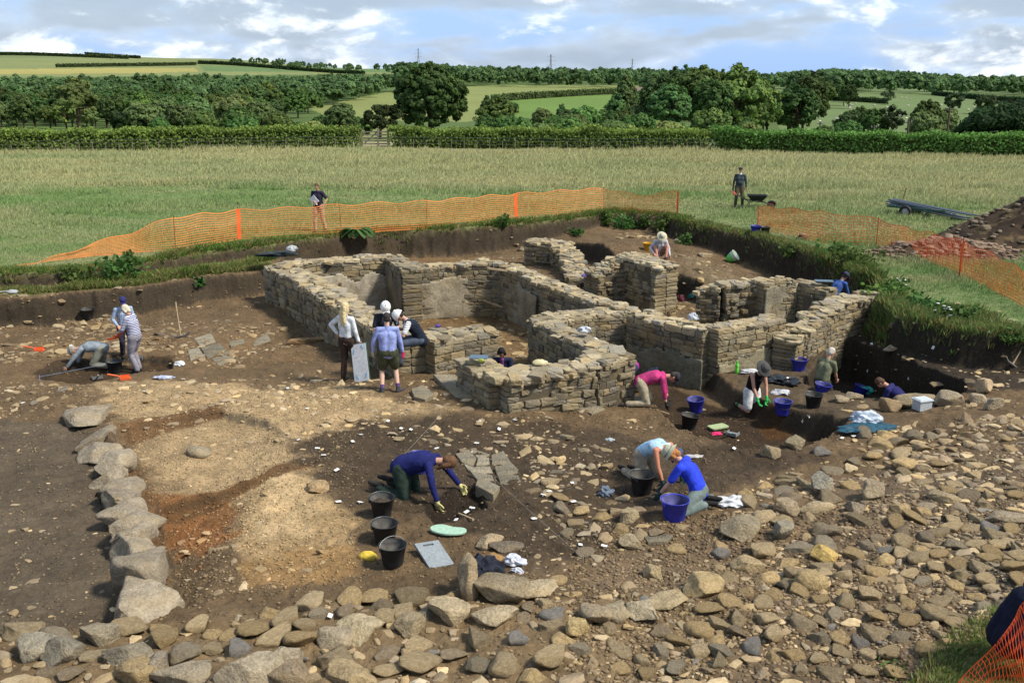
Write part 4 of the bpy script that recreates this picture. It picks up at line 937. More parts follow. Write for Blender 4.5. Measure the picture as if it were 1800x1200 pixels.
# far-off woods that read as one mass
A = Acc(); FT = [crown(140+i, 5, 9.5, 34, 26, 1.25, (.07,.13,.048), base=.6) for i in range(5)]
for i, (x, y, z, k, s) in enumerate(farT):
    V, Fq, cl, c, cr = FT[i % 5]; a = rr.uniform(0, 6.3); ca, sa = math.cos(a), math.sin(a); M = np.array([[ca, -sa, 0], [sa, ca, 0], [0, 0, 1]])*s
    A.add(V@M.T+np.array([x, y, z-.3]), Fq, cl*rr.uniform(.75, 1.25))
tag(link('woodland', A.mesh('woodland', False), M_LEAF), 'far woods and tree belts along the skyline and valley side', 'woodland', kind='stuff')
# hedges
def hedge(pa, pb, h, w, label, seed, n_per_m=620, leaf=.15, col=(.11,.205,.04), name='hedge', base=.0, dens=1, group=None):
    r = np.random.default_rng(seed); pa = np.array(pa); pb = np.array(pb); Ln = np.hypot(*(pb-pa)[:2]); u = (pb-pa)[:2]/Ln; nn = np.array([-u[1], u[0]]); n = int(Ln*n_per_m)
    s = r.uniform(0, Ln, n); ph = r.uniform(-1, 1, n); face = r.random(n); hh = h*(.78+.44*fbm(s*.6, s*0+seed, 3, 3)); ww = w*.5*(.85+.3*fbm(s*.9, s*0+9+seed, 3, 3))
    o_ = np.where(face < .4, np.sign(ph)*ww*r.uniform(.75, 1.05, n), ph*ww); zz = np.where(face < .4, r.uniform(base, 1, n)*hh, hh*r.uniform(.82, 1.04, n))
    spr = r.random(n) < .12; zz = np.where(spr, hh*r.uniform(1, 1.16, n), zz)
    xy = pa[:2]+u*s[:, None]+nn*o_[:, None]; g = zfun(xy[:, 0], xy[:, 1]); pts = np.column_stack([xy, g+zz])
    nr_ = np.column_stack([nn[None]*np.sign(o_)[:, None]*(face < .4)[:, None], .4+(face >= .4)*.6])+r.normal(size=(n, 3))*.45; nr_ /= np.linalg.norm(nr_, axis=1, keepdims=True)
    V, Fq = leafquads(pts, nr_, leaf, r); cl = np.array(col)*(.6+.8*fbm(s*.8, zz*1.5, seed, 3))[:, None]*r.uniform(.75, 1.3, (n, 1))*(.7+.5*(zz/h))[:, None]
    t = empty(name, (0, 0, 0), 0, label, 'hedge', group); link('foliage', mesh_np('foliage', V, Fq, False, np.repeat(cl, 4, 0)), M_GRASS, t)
    A = Acc(); m_ = max(4, int(Ln/.7)); Vc = []
    for i in range(m_+1):
        c = pa[:2]+u*(Ln*(.02+.96*i/m_)); z = G1(c[0], c[1])
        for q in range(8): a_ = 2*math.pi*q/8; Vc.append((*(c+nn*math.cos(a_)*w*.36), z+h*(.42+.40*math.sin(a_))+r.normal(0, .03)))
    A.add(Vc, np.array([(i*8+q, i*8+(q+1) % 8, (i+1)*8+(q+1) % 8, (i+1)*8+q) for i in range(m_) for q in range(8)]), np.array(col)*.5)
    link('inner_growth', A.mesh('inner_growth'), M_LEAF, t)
    A = Acc(); k = int(Ln/.8)
    for i in range(k):
        sx_ = (i+.5)*Ln/k; c = pa[:2]+u*sx_; z = G1(c[0], c[1]); 
        for j in range(3): tube(A, [(c[0]+r.normal(0, .06), c[1]+r.normal(0, .06), z-.1), (c[0]+r.normal(0, .2), c[1]+r.normal(0, .15), z+h*.5), (c[0]+r.normal(0, .4), c[1]+r.normal(0, .25), z+h*.85)], [.04, .03, .01], 4)
    link('branches', A.mesh('branches'), M_BARK, t); return t
HL = (P(-260,272,0), P(636,258,0)); HR_ = (P(686,258,0), P(1250,264,0)); HR2 = (P(1250,264,0), P(2050,282,0))
hedge(*HL, 1.4, 1.5, 'left stretch of clipped hawthorn hedge ending at the gate', 31)
hedge(*HR_, 1.4, 1.5, 'right stretch of clipped hawthorn hedge beginning at the gate', 32)
hedge(*HR2, 1.4, 1.5, 'far right run of the hawthorn hedge, sloping down out of view', 33)
def far_hedge(pts, D, h, label, seed, col=(.04,.075,.025)):
    for (a, b_), (da, db) in zip(zip(pts[:-1], pts[1:]), zip(D[:-1], D[1:])):
        pa = (*px_place(a[0], a[1], da), 0); pb = (*px_place(b_[0], b_[1], db), 0); Ln = math.hypot(pb[0]-pa[0], pb[1]-pa[1]); lf = .35*max(da, db)/350
        hedge(pa, pb, h, h*1.1, label, seed, min(30, 9000/Ln), lf*1.3, col); seed += 1
far_hedge([(868,176),(1112,157)], (560, 760), 3.2, 'far hedge climbing between the two pale fields', 40, (.06,.10,.03))
far_hedge([(868,176),(905,205)], (560, 420), 3, 'short far hedge dropping towards the hollow', 50, (.06,.10,.03))
far_hedge([(1395,182),(1560,190)], (740, 690), 3, 'far hedge across the sheep field', 60)
far_hedge([(1640,165),(1810,185)], (980, 800), 3.5, 'far hedge at the top of the sheep field', 64)
far_hedge([(-40,103),(225,103)], (1900, 1900), 4.5, 'thin dark hedge near the crest of the left hill', 70)
far_hedge([(150,92),(245,100)], (2150, 2000), 4, 'hedge dipping from the crest of the left hill', 72)
far_hedge([(100,126),(345,121)], (1300, 1450), 3.5, 'dark hedge beside the yellow strip field', 74)
far_hedge([(350,122),(640,124)], (1500, 1400), 4, 'hedge with trees running right from the yellow strip', 76)
# gate in the hedge gap
M_WOODG = pm('weathered_timber', (.20, .17, .13), rough=.9, scale=14, bump=.3)
def boxv(sx, sy, sz, c=(0, 0, 0)):
    V = np.array([(i, j, k) for i in (-1, 1) for j in (-1, 1) for k in (-1, 1)], float)*np.array([sx, sy, sz])/2+np.array(c)
    return V, np.array([(0,1,3,2),(4,6,7,5),(0,4,5,1),(2,3,7,6),(0,2,6,4),(1,5,7,3)])
ga = np.array(P(638,258,0)); gb = np.array(P(684,258,0)); gz = G1(ga[0], ga[1]); gl = gb[0]-ga[0]
g = empty('field_gate', (ga[0], ga[1]-.5, gz), 0, 'wooden five-bar field gate closing the gap in the hedge', 'gate')
for nm, xx, hh in (('post', 0, 1.35), ('post', gl*.62, 1.35), ('post', gl, 1.3)):
    A = Acc(); A.add(*boxv(.13, .13, hh, (xx, 0, hh/2)), (.2,.17,.13)); link(nm, A.mesh(nm, False), M_WOODG, g)
for k in range(5):
    A = Acc(); A.add(*boxv(gl-.2, .05, .09, (gl/2, .04, .25+k*.22)), (.2,.17,.13)); link('rail', A.mesh('rail', False), M_WOODG, g)
A = Acc(); tube(A, [(.1, .08, .2), (gl*.6, .08, 1.15)], [.04, .04], 4); link('brace', A.mesh('brace', False), M_WOODG, g)
# wire fence posts in front of the hedges
def postfence(pa, pb, n, label):
    pa = np.array(pa); pb = np.array(pb); t = empty('wire_fence', (0, 0, 0), 0, label, 'fence'); A2 = Acc()
    for i in range(n):
        p = pa+(pb-pa)*i/(n-1); z = G1(p[0], p[1]-1.1); A = Acc(); hh = random.uniform(.85, 1.0); A.add(*boxv(.045, .045, hh*.75, (p[0], p[1]-1.1, z+hh/2-.15)), (.2,.17,.13)); link('post', A.mesh('post', False), M_WOODG, t)
    for hgt in (.35, .6, .82):
        q = [pa+(pb-pa)*i/12 for i in range(13)]; tube(A2, [(a[0], a[1]-1.1, G1(a[0], a[1]-1.1)+hgt) for a in q], [.006]*13, 3)
    link('wire', A2.mesh('wire'), pm('wire', (.3,.3,.3), metal=.6), t)
postfence(HL[0], HL[1], 40, 'post and wire fence in front of the left hedge')
postfence(HR_[0], HR_[1], 26, 'post and wire fence in front of the right hedge')
# ------------------------------------------------------------------ grass
def blades(x, y, h, r, nb, col, wid=.012, lean=.35, z=None):
    n = len(x); z = zfun(x, y) if z is None else z
    k = np.repeat(np.arange(n), nb); m = len(k); a = r.uniform(0, 6.28, m); rad = r.uniform(0, .09, m); bx = x[k]+np.cos(a)*rad; by = y[k]+np.sin(a)*rad; bz = z[k]-.02
    hh = h[k]*r.uniform(.55, 1.15, m); l = lean*r.uniform(.2, 1.2, m)*hh; dx = np.cos(a)*l+hh*.08; dy = np.sin(a)*l; b2 = r.uniform(0, 3.14, m); w = wid*r.uniform(.6, 1.4, m); wx, wy = np.cos(b2)*w, np.sin(b2)*w
    V = np.stack([np.stack([bx-wx, by-wy, bz], 1), np.stack([bx+wx, by+wy, bz], 1), np.stack([bx+dx*.4+wx*.7, by+dy*.4+wy*.7, bz+hh*.6], 1), np.stack([bx+dx, by+dy, bz+hh], 1)], 1).reshape(-1, 3)
    c = col[k]*r.uniform(.75, 1.25, (m, 1)); f = np.arange(m*4).reshape(m, 4); return V, f, np.repeat(c, 4, 0)
r = np.random.default_rng(77)
EW = lambda x, y: sdf(E_POLY, x, y)
n = 150000; D = np.exp(r.uniform(np.log(24), np.log(76), n)); X = r.uniform(-.64, .66, n)*(D+1.5); s = EW(X, D); k = s < -.35; X, D, s = X[k], D[k], s[k]
fc, tn = field_col(X, D); patch = fbm(X*.25, D*.5, 91, 3)
h = (.06+.12*sst(.35, .7, patch)+.09*tn)*(.8+.01*D); h = np.where(s > -2.0, h*.7, h)
wdt = .010+.0004*(D-24)
V, f, c = blades(X, D, h, r, 5, fc*1.15, 1, .5)
A = Acc(); 
def bl(X, D, h, nb, col, wid, lean=.4): V, f, c = blades(X, D, h, r, nb, col, wid, lean); A.add(V, f, c)
for lo, hi in ((24, 36), (36, 50), (50, 78)):
    q = (D >= lo) & (D < hi); bl(X[q], D[q], h[q], 5, fc[q]*1.75, .008*lo/24+.002, .45)
tag(link('meadow_grass', A.mesh('meadow_grass', False), M_GRASS), 'long meadow grass, green and straw coloured, across the field', 'grass', kind='stuff')
A = Acc()   # shaggy fringe along the turf edge
def fringe(pxs, z, n, h0, h1, spread, col, lean=.6, inward=.15):
    Pp = W(pxs, z); seg = np.hypot(*(Pp[1:]-Pp[:-1]).T); cum = np.concatenate([[0], np.cumsum(seg)]); t = r.uniform(0, cum[-1], n)
    x = np.interp(t, cum, Pp[:, 0]); y = np.interp(t, cum, Pp[:, 1]); x = x+r.normal(0, .1, n); y = y+r.uniform(-inward*.4, spread, n)
    cl = np.array(col)*r.uniform(.7, 1.3, (n, 1)); dry = r.random(n) < .35; cl[dry] = np.array([.24,.20,.08])*r.uniform(.7, 1.2, (dry.sum(), 1))
    hh = r.uniform(h0, h1, n)*(.5+fbm(t*.7, t*0, 95, 3)); bl(x, y, hh, 6, cl, .011, lean)
G_ = (.11,.18,.03)
fringe([p for p in E_PX[:17] if p[0] > -600], 0, 5200, .10, .24, .7, G_)
fringe(E_PX[15:29], 0, 5600, .08, .2, .9, (.14,.19,.05))
fringe([(-60,515),(80,516),(117,510),(183,506),(250,500),(331,486),(400,478),(470,470)], -.34, 2400, .08, .24, .5, (.12,.15,.035))
fringe([(140,500),(240,492),(330,485),(420,470),(475,455)], -.34, 1200, .12, .3, .6, G_)
fringe([(1556,512),(1548,535),(1600,562),(1700,582),(1800,592)], 0, 6500, .10, .26, 2.6, (.14,.20,.055))
fringe([(1450,455),(1500,478),(1540,492),(1556,512)], 0, 3000, .14, .32, 1.6, (.10,.17,.035))
fringe([(1900,1035),(1790,1075),(1700,1130),(1640,1205),(1620,1300)], 0, 700, .05, .11, .3, (.15,.19,.05))
pl = W([(1850,1045),(1790,1078),(1700,1135),(1650,1205),(1700,1300),(2100,1300),(2100,1045)], -.02); q = r.uniform(pl.min(0), pl.max(0), (9000, 2)); q = q[sdf(pl, q[:, 0], q[:, 1]) > 0]
cl = np.tile([.17,.21,.06], (len(q), 1))*r.uniform(.6, 1.3, (len(q), 1)); cl[r.random(len(q)) < .35] = [.22,.19,.085]; bl(q[:, 0], q[:, 1], r.uniform(.04, .09, len(q)), 7, cl, .003, .7)
tag(link('edge_grass', A.mesh('edge_grass', False), M_GRASS), 'shaggy grass hanging over the turf edge of the dig', 'grass', kind='stuff')
# leafy weeds on the bank
def weed(px, py, h, w, n, leaf, label, seed, col=(.05,.115,.02), z=None, name='leafy_weed', cat='plant', flowers=0, group=None):
    rr_ = np.random.default_rng(seed); x, y, zz = hit(px, py) if z is None else P(px, py, z)
    t = empty(name, (x, y, zz), 0, label, cat, group); A = Acc(); pts = []
    for i in range(max(4, n//14)):
        bx, by = rr_.normal(0, w*.35, 2); hh = h*rr_.uniform(.5, 1.1); tube(A, [(bx*.6, by*.6, -.05), (bx, by, hh*.6), (bx*1.2, by*1.2, hh)], [.006, .005, .003], 4, (.06,.11,.03))
        for j in range(14): pts.append((bx+rr_.normal(0, .07), by+rr_.normal(0, .07), hh*rr_.uniform(.15, 1)))
    pts = np.array(pts); nr_ = rr_.normal(size=pts.shape)+np.array([0, -.3, .8]); nr_ /= np.linalg.norm(nr_, axis=1, keepdims=True); V, Fq = leafquads(pts, nr_, leaf, rr_)
    link('leaves', mesh_np('leaves', V, Fq, False, np.repeat(np.array(col)*rr_.uniform(.6, 1.4, (len(pts), 1)), 4, 0)), M_LEAF, t); link('stem', A.mesh('stem'), M_GRASS, t)
    if flowers:
        A = Acc()
        for i in range(flowers):
            q = pts[rr_.integers(len(pts))]; v = ICO[1][0]*np.array([.05, .05, .015])+q+np.array([0, 0, .08]); A.add(v, ICO[1][1], (.8,.8,.75))
        link('flower_heads', A.mesh('flower_heads'), pm('white_petals', (.75,.75,.7)), t)
for i, (px, py, h, w, n, lb) in enumerate([(132,498,.55,.5,260,'nettle clump on the left bank ledge'),(212,492,.7,.7,420,'tall bright green weed clump on the left bank ledge'),(228,470,.5,.5,200,'weeds spilling from the upper turf edge on the left'),
      (1068,398,.7,.4,220,'weed clump at the far corner of the dig'),(1098,402,.6,.5,260,'weeds hanging down the far bank beside the stone heap'),(1130,402,.6,.4,200,'leafy weeds above the far stone heap'),
      (1165,408,.8,.6,320,'tall weeds behind the digger in the sun hat'),(1205,430,.5,.3,120,'weeds trailing down the bank right of the sun hat'),(885,398,.5,.3,120,'small weed hanging at the turf edge behind the stub wall'),
      (1500,470,.6,.8,420,'dense dark weeds on the corner of the right turf'),(1470,452,.5,.6,260,'weeds over the bank edge above the blue-hatted digger'),(1390,452,.4,.4,140,'weeds on the bank edge before the right net'),
      (1570,520,.4,.8,260,'weeds on the bulge of the right bank'),(1620,545,.35,.9,260,'weeds and nettles on the right bank'),(1690,560,.3,.9,220,'weeds on the far right bank'),(1770,1050+130,.12,.2,60,'tiny weed in the near grass'),
      (350,505,.3,.15,60,'small green tuft growing from the left bank face'),(1015,412,.25,.5,120,'low weeds lying on the upper terrace'),(1778,600,.3,.4,100,'trailing weeds over the pickaxe on the right bank'),(1655,562,.4,.3,90,'cow parsley with white flower heads on the right bank'),(1580,510,.4,.3,90,'cow parsley on the bulge with white flower heads'),(1572,1178,.12,.16,60,'small leafy weed among the near cobbles')]):
    weed(px, py, h, w, n, .12 if h > .2 else .04, lb, 300+i, flowers=14 if 'parsley' in lb else 0, col=(.065,.13,.03) if i % 3 else (.09,.16,.035))
# butterbur with big leaves
x, y, z = P(628, 412, 0); t = empty('butterbur_plant', (x, y, z), 0, 'broad-leaved butterbur hanging over the back edge of the dig', 'plant')
for i in range(9):
    a = -math.pi/2+(i-4)*.42; V = []; Fq = []; rr_ = random.Random(i); Lr = rr_.uniform(.3, .5); w_ = rr_.uniform(.22, .32); A = Acc()
    u = np.array([math.cos(a), math.sin(a)*.5, 0]); b0 = u*rr_.uniform(.1, .3)+np.array([0, 0, .12]); grid_ = []
    for si in range(7):
        for ti in range(5):
            s = si/6; tt = (ti-2)/2; wv = w_*math.sin(math.pi*min(1, .15+s*.85))**.6; p = b0+u*Lr*s*1.3+np.array([-u[1]*2, u[0], 0])*wv*tt*.7+np.array([0, 0, .12*math.sin(s*3)-.3*s*s+.05*abs(tt)]); grid_.append(p)
    Fq = np.array([(a_*5+b2, a_*5+b2+1, (a_+1)*5+b2+1, (a_+1)*5+b2) for a_ in range(6) for b2 in range(4)])
    A.add(grid_, Fq, np.array([.06,.16,.045])*rr_.uniform(.7, 1.2)); o = link('leaf', A.mesh('leaf'), M_LEAF, t)
    A = Acc(); tube(A, [(0, 0, -.05), b0*.6, b0], [.015, .012, .01], 5, (.1,.2,.06)); link('stalk', A.mesh('stalk'), M_GRASS, t)
# sheep, poles, pylons, red brick house
M_WOOL = pm('wool', (.55,.52,.44), rough=1)
def sheep_proto():
    t = empty('sheep', (0, 0, 0), 0); A = Acc(); v = ICO[2][0]; A.add(v*np.array([.55, .28, .3])*(1+.06*np.sin(v[:, :1]*17))+np.array([0, 0, .62]), ICO[2][1], (.55,.52,.44)); 
    A.add(v*np.array([.17, .1, .12])+np.array([.66, 0, .62]), ICO[2][1], (.5,.47,.4)); tube(A, [(.4, 0, .7), (.62, 0, .68)], [.14, .1], 7, (.55,.52,.44))
    b_ = link('body', A.mesh('body'), M_WOOL, t)
    for sx_ in (-.35, .35):
        for sy_ in (-.13, .13): A = Acc(); tube(A, [(sx_, sy_, .5), (sx_, sy_, .2), (sx_, sy_, 0)], [.06, .04, .035], 6, (.2,.18,.15)); link('leg', A.mesh('leg'), M_WOOL, t)
    return t
def copy_tree(o, parent=None):
    c = o.copy(); COL.objects.link(c); c.parent = parent
    for ch in list(o.children): copy_tree(ch, c)
    return c
sh0 = sheep_proto(); first = True
for i in range(70):
    for _ in range(60):
        px, D = rr.uniform(1400, 1800), math.exp(rr.uniform(math.log(400), math.log(850))); x = (px-900)/F*(D*CT+3); z = G1(x, D); a, b_ = to_px(x, D, z)
        if 165 < b_ < 228: break
    o = sh0 if first else copy_tree(sh0); first = False; o.location = (x, D, z); o.rotation_euler = (0, 0, rr.uniform(0, 6.3)); o.scale = (1.5,)*3
    tag(o, 'small white sheep grazing on the far right field', 'sheep', 'sheep grazing on the far right field')
def pylon(px, D, h, label):
    x = (px-900)/F*(D*CT+3); z = G1(x, D)-1; A = Acc(); b_ = h*.085; rt = h*.0045
    t = empty('pylon', (x, D, z), .3, label, 'pylon', None)
    lv = [0, .2, .38, .54, .68, .8, .9, 1]; wv = [b_*(1-.9*min(1, l*1.25)**.8)+h*.004 for l in lv]
    for sx_ in (-1, 1):
        for sy_ in (-1, 1):
            tube(A, [(sx_*w_, sy_*w_, l*h) for l, w_ in zip(lv, wv)], [rt]*len(lv), 4)
    for i in range(len(lv)-1):
        for (sa, sb) in (((-1,-1),(1,-1)),((1,-1),(1,1)),((1,1),(-1,1)),((-1,1),(-1,-1))):
            tube(A, [(sa[0]*wv[i], sa[1]*wv[i], lv[i]*h), (sb[0]*wv[i+1], sb[1]*wv[i+1], lv[i+1]*h)], [rt*.6]*2, 3); tube(A, [(sb[0]*wv[i], sb[1]*wv[i], lv[i]*h), (sa[0]*wv[i+1], sa[1]*wv[i+1], lv[i+1]*h)], [rt*.6]*2, 3)
    mm = pm('galvanised_steel', (.28,.30,.32), rough=.5, metal=.3); link('mast', A.mesh('mast'), mm, t)
    for l, wd_ in ((.66, .13), (.79, .17), (.92, .11)):
        A = Acc(); tube(A, [(-h*wd_, 0, l*h), (0, 0, l*h+h*.015), (h*wd_, 0, l*h)], [rt*.7]*3, 4); tube(A, [(-h*wd_, 0, l*h), (0, 0, l*h+h*.04), (h*wd_, 0, l*h)], [rt*.5]*3, 3)
        for s_ in (-1, 1): tube(A, [(s_*h*wd_*.98, 0, l*h), (s_*h*wd_*.98, 0, l*h-h*.035)], [rt]*2, 4)
        link('crossarm', A.mesh('crossarm'), mm, t)
pylon(968, 1150, 33, 'tall steel lattice pylon above the central pale field')
pylon(1111, 1500, 30, 'steel lattice pylon rising from the skyline wood')
pylon(736, 1900, 42, 'distant steel lattice pylon behind the big oak')
def pole(px, D, h, label, arm=1.2, lean=0):
    x = (px-900)/F*(D*CT+3); z = G1(x, D); t = empty('utility_pole', (x, D, z), 0, label, 'pole'); mm = pm('creosoted_wood', (.10,.08,.06), rough=.9)
    A = Acc(); tube(A, [(0, 0, -.5), (lean*.5, 0, h*.5), (lean, 0, h)], [.16, .14, .11], 8); link('post', A.mesh('post'), mm, t)
    A = Acc(); A.add(*boxv(arm*2, .12, .12, (lean, 0, h-.4))); link('crossarm', A.mesh('crossarm', False), mm, t)
    for k in (-1, 0, 1): A = Acc(); tube(A, [(lean+k*arm*.85, 0, h-.35), (lean+k*arm*.85, 0, h-.1)], [.05, .035], 6); link('insulator', A.mesh('insulator'), pm('porcelain', (.4,.4,.4), rough=.3), t)
pole(1591, 125, 3.4, 'leaning wooden pole behind the right hedge', .45, -.1)
pole(1660, 130, 5.2, 'tall wooden pole with a crossarm behind the right hedge', .8)
pole(1533, 150, 3.0, 'thin wooden pole beside the forked tree', .4)
pole(1440, 170, 3.6, 'faint wooden pole in the sheep field', .4)
D = 620; x = (1130-900)/F*(D*CT+3); z = G1(x, D)
t = empty('brick_house', (x, D, z), R(20), 'small red brick house half hidden by trees on the far ridge', 'house')
A = Acc(); A.add(*boxv(9, 6, 5, (0, 0, 2.5))); link('wall', A.mesh('wall', False), pm('red_brick', (.26,.13,.09), scale=6), t)
A = Acc(); A.add([(-4.8,-3.3,4.9),(4.8,-3.3,4.9),(4.8,3.3,4.9),(-4.8,3.3,4.9),(-4.8,0,7.4),(4.8,0,7.4)], [np.array([(0,1,5,4),(2,3,4,5),(0,3,2,1)]), np.array([(0,4,3),(1,2,5)])]); rf = link('roof', A.mesh('roof', False), pm('roof_tile', (.16,.11,.09), scale=5), t)
A = Acc(); A.add(*boxv(.9, .9, 1.6, (3.4, 0, 7.6))); link('chimney', A.mesh('chimney', False), pm('red_brick', (.26,.13,.09)), rf)
for xx in (-2.6, 0, 2.6): A = Acc(); A.add(*boxv(1.1, .1, 1.3, (xx, -3.03, 3.2))); link('window', A.mesh('window', False), pm('dark_glass', (.03,.035,.04), rough=.1), t)
print('trees', nT, 'far', len(farT))
# ------------------------------------------------------------------ site objects
def lathe(prof, seg=28, squash=None):
    prof = np.array(prof); n = len(prof); a = np.linspace(0, 2*np.pi, seg, endpoint=False)
    V = np.stack([prof[:, None, 0]*np.cos(a), prof[:, None, 0]*np.sin(a), prof[:, None, 1]+0*a], -1).reshape(-1, 3)
    Fq = np.array([(i*seg+k, i*seg+(k+1) % seg, (i+1)*seg+(k+1) % seg, (i+1)*seg+k) for i in range(n-1) for k in range(seg)]); return V, Fq
def part(name, A, m, parent, smooth=True, label=None):
    o = link(name, A.mesh(name, smooth), m, parent)
    if label: o['label'] = label
    return o
M_BLK = pm('black_rubber', (.022,.024,.026), rough=.55, var=.3, scale=9); M_BLU = pm('blue_plastic', (.035,.045,.42), rough=.4, var=.12, scale=7); M_YEL = pm('yellow_plastic', (.62,.33,.02), rough=.45)
M_DUST = pm('dusty_inside', (.10,.095,.085), rough=.9, var=.3, scale=8); M_BLUIN = pm('dusty_blue_inside', (.10,.10,.26), rough=.8, var=.35, scale=7); M_SOIL = pm('bucket_soil', (.07,.05,.035), rough=1, var=.4, scale=30, bump=.8, bdist=.02)
M_WIRE = pm('bail_wire', (.25,.25,.25), rough=.4, metal=.7)
def bucket(px, py, kind, label, z=None, fill=0, tilt=(0, 0), s=1., ha=.3, up=False, loc=None, sink=0):
    x, y, zz = loc if loc else (hit(px, py) if z is None else P(px, py, z)); rt, rb, h = .185*s, .135*s, .30*s
    m, mi = {'black': (M_BLK, M_DUST), 'blue': (M_BLU, M_BLUIN), 'yellow': (M_YEL, M_YEL)}[kind]
    t = empty('bucket', (x, y, zz-sink), 0, label, 'bucket', kind+' buckets around the dig'); t.rotation_euler = (tilt[0], tilt[1], random.uniform(0, 1))
    A = Acc(); V, Fq = lathe([(0, .002), (rb*.97, .002), (rb, .012), (rb+(rt-rb)*.8, h*.84), (rt*.985, h*.85), (rt*1.0, h*.965), (rt*1.045, h*.97), (rt*1.05, h), (rt*.99, h), (rt*.97, h*.96)]); A.add(V, Fq); part('body', A, m, t)
    A = Acc(); V, Fq = lathe([(rt*.972, h*.965), (rb*.96, .02), (0, .018)]); A.add(V, Fq); part('inside', A, mi, t)
    A = Acc(); pts = [(rt*1.06*math.cos(a), rt*1.1*math.sin(a)*math.cos(ha)*1., h*.93+rt*1.1*math.sin(a)*math.sin(ha)*(.55)) for a in np.linspace(0, math.pi, 15)]; tube(A, pts, [.0045*s]*15, 5); part('handle', A, M_WIRE, t)
    for sg in (-1, 1): A = Acc(); A.add(*boxv(.02, .045, .05, (sg*rt*1.03, 0, h*.9))); part('lug', A, m, t, False)
    if fill:
        A = Acc(); V, Fq = lathe([(0, fill*h+.02), (rt*.4, fill*h+.03), (rt*.75, fill*h-.005), (rt*.9, fill*h-.02)]); V[:, 2] += .03*(fbm(V[:, 0]*30+px, V[:, 1]*30, 3, 3)-.5); A.add(V, Fq); part('soil', A, M_SOIL, t)
    return t
bucket(155,561,'black','black bucket standing empty against the left earth bank')
bucket(203,655,'black','black bucket in the shallow cut behind the kneeling man in grey')
bucket(672,906,'black','black bucket heaped with soil, farthest of three by the navy jumper',fill=.75)
bucket(677,953,'black','dusty empty black bucket in the middle of the row of three')
bucket(691,992,'black','nearest black bucket of the row of three, its wire handle up',ha=1.2)
bucket(1128,866,'black','black bucket beside the digger in the pale blue vest',s=1.08)
bucket(1210,753,'black','black bucket tilted on the edge of the dark digging area',tilt=(0,.12))
bucket(1429,716,'black','black bucket on the terrace beneath the green-shirted man')
bucket(737,828,'blue','blue bucket behind the back of the navy jumper')
bucket(1185,914,'blue','dusty blue bucket at the knee of the royal blue shirt',s=1.12)
bucket(1224,723,'blue','blue bucket right of the magenta kneeling digger',tilt=(0,-.1))
bucket(1375,728,'blue','blue bucket beside the woman in the grey hat',fill=.6)
bucket(1404,652,'blue','blue bucket at the foot of the sunlit wall',fill=.8)
bucket(1328,411,'blue','blue bucket on the turf beside the start of the right net',fill=0)
bucket(1345,412,'black','black bucket pressed against the blue one on the turf',s=.9)
bucket(1444,685,'blue','blue bucket sunk beside the hand of the green-shirted man',sink=.16,tilt=(.1,.1))
bucket(1507,692,'blue','blue bucket tipping over the edge of the deep trench',tilt=(.1,.35),sink=.08)
bucket(1139,441,'yellow','yellow bucket beside the digger in the sun hat')
# green and white trug tipped on its side
x, y, z = hit(1283, 460); t = empty('bucket', (x, y, z+.12), 0, 'bright green flexible bucket lying on its side under the right bank', 'bucket'); t.rotation_euler = Vector((.62, -.25, .5)).to_track_quat('Z', 'Y').to_euler()
A = Acc(); A.add(*lathe([(0,-.1),(.13,-.1),(.16,.0),(.19,.12)])); part('body', A, pm('lime_plastic', (.12,.55,.10), rough=.5), t)
A = Acc(); A.add(*lathe([(.19,.12),(.21,.24),(.215,.26),(.20,.255),(.15,.05)])); part('liner', A, pm('pale_liner', (.45,.55,.45), rough=.6), t)
# tools
M_ASH = pm('ash_handle', (.36,.27,.16), rough=.7, scale=18, var=.2); M_IRON = pm('worn_iron', (.16,.15,.14), rough=.55, metal=.5)
def tool(pa, pb, label, head='pick', name='pickaxe'):
    pa = np.array(pa); pb = np.array(pb); t = empty(name, pb, 0, label, name.replace('_', ' ')); A = Acc(); d = pa-pb; n = 7
    tube(A, [d*i/n+np.array([0, 0, .004*math.sin(i)]) for i in range(n+1)], [.026, .02, .018, .018, .018, .019, .02, .024], 8); part('handle', A, M_ASH, t)
    A = Acc(); u = d/np.linalg.norm(d); s = np.cross(u, [0, 1, 0]); s /= np.linalg.norm(s); s = s*np.sign(s[0]); 
    if head == 'pick':
        L_ = .26; c = np.array([0, 0, 0]); tube(A, [c-s*L_-u*-.07*1-u*.0, c-s*L_*.5+u*.0, c, c+s*L_*.5, c+s*L_+u*.07], [.008, .022, .034, .024, .03], 8); 
    else:
        tube(A, [(0, 0, 0), -u*.1], [.028, .03], 8); A.add(*boxv(.2, .02, .26, tuple(-u*.2)))
    part('head', A, M_IRON, t); return t
b_ = np.array(hit(318, 594)); tool((b_[0]-.16, b_[1]+.3, b_[2]+.92), b_+[0, 0, .05], 'pickaxe standing on its head against the left bank')
b_ = np.array(hit(1071, 702)); tool((b_[0]-.07, b_[1]+.16, b_[2]+.9), b_+[0, 0, .04], 'pickaxe leaning upright against the front room wall')
b_ = np.array(hit(1779, 645)); tool((b_[0]+.42, b_[1]+.25, b_[2]+.62), b_+[0, 0, .06], 'pickaxe with pale handle leaning on the right bank')
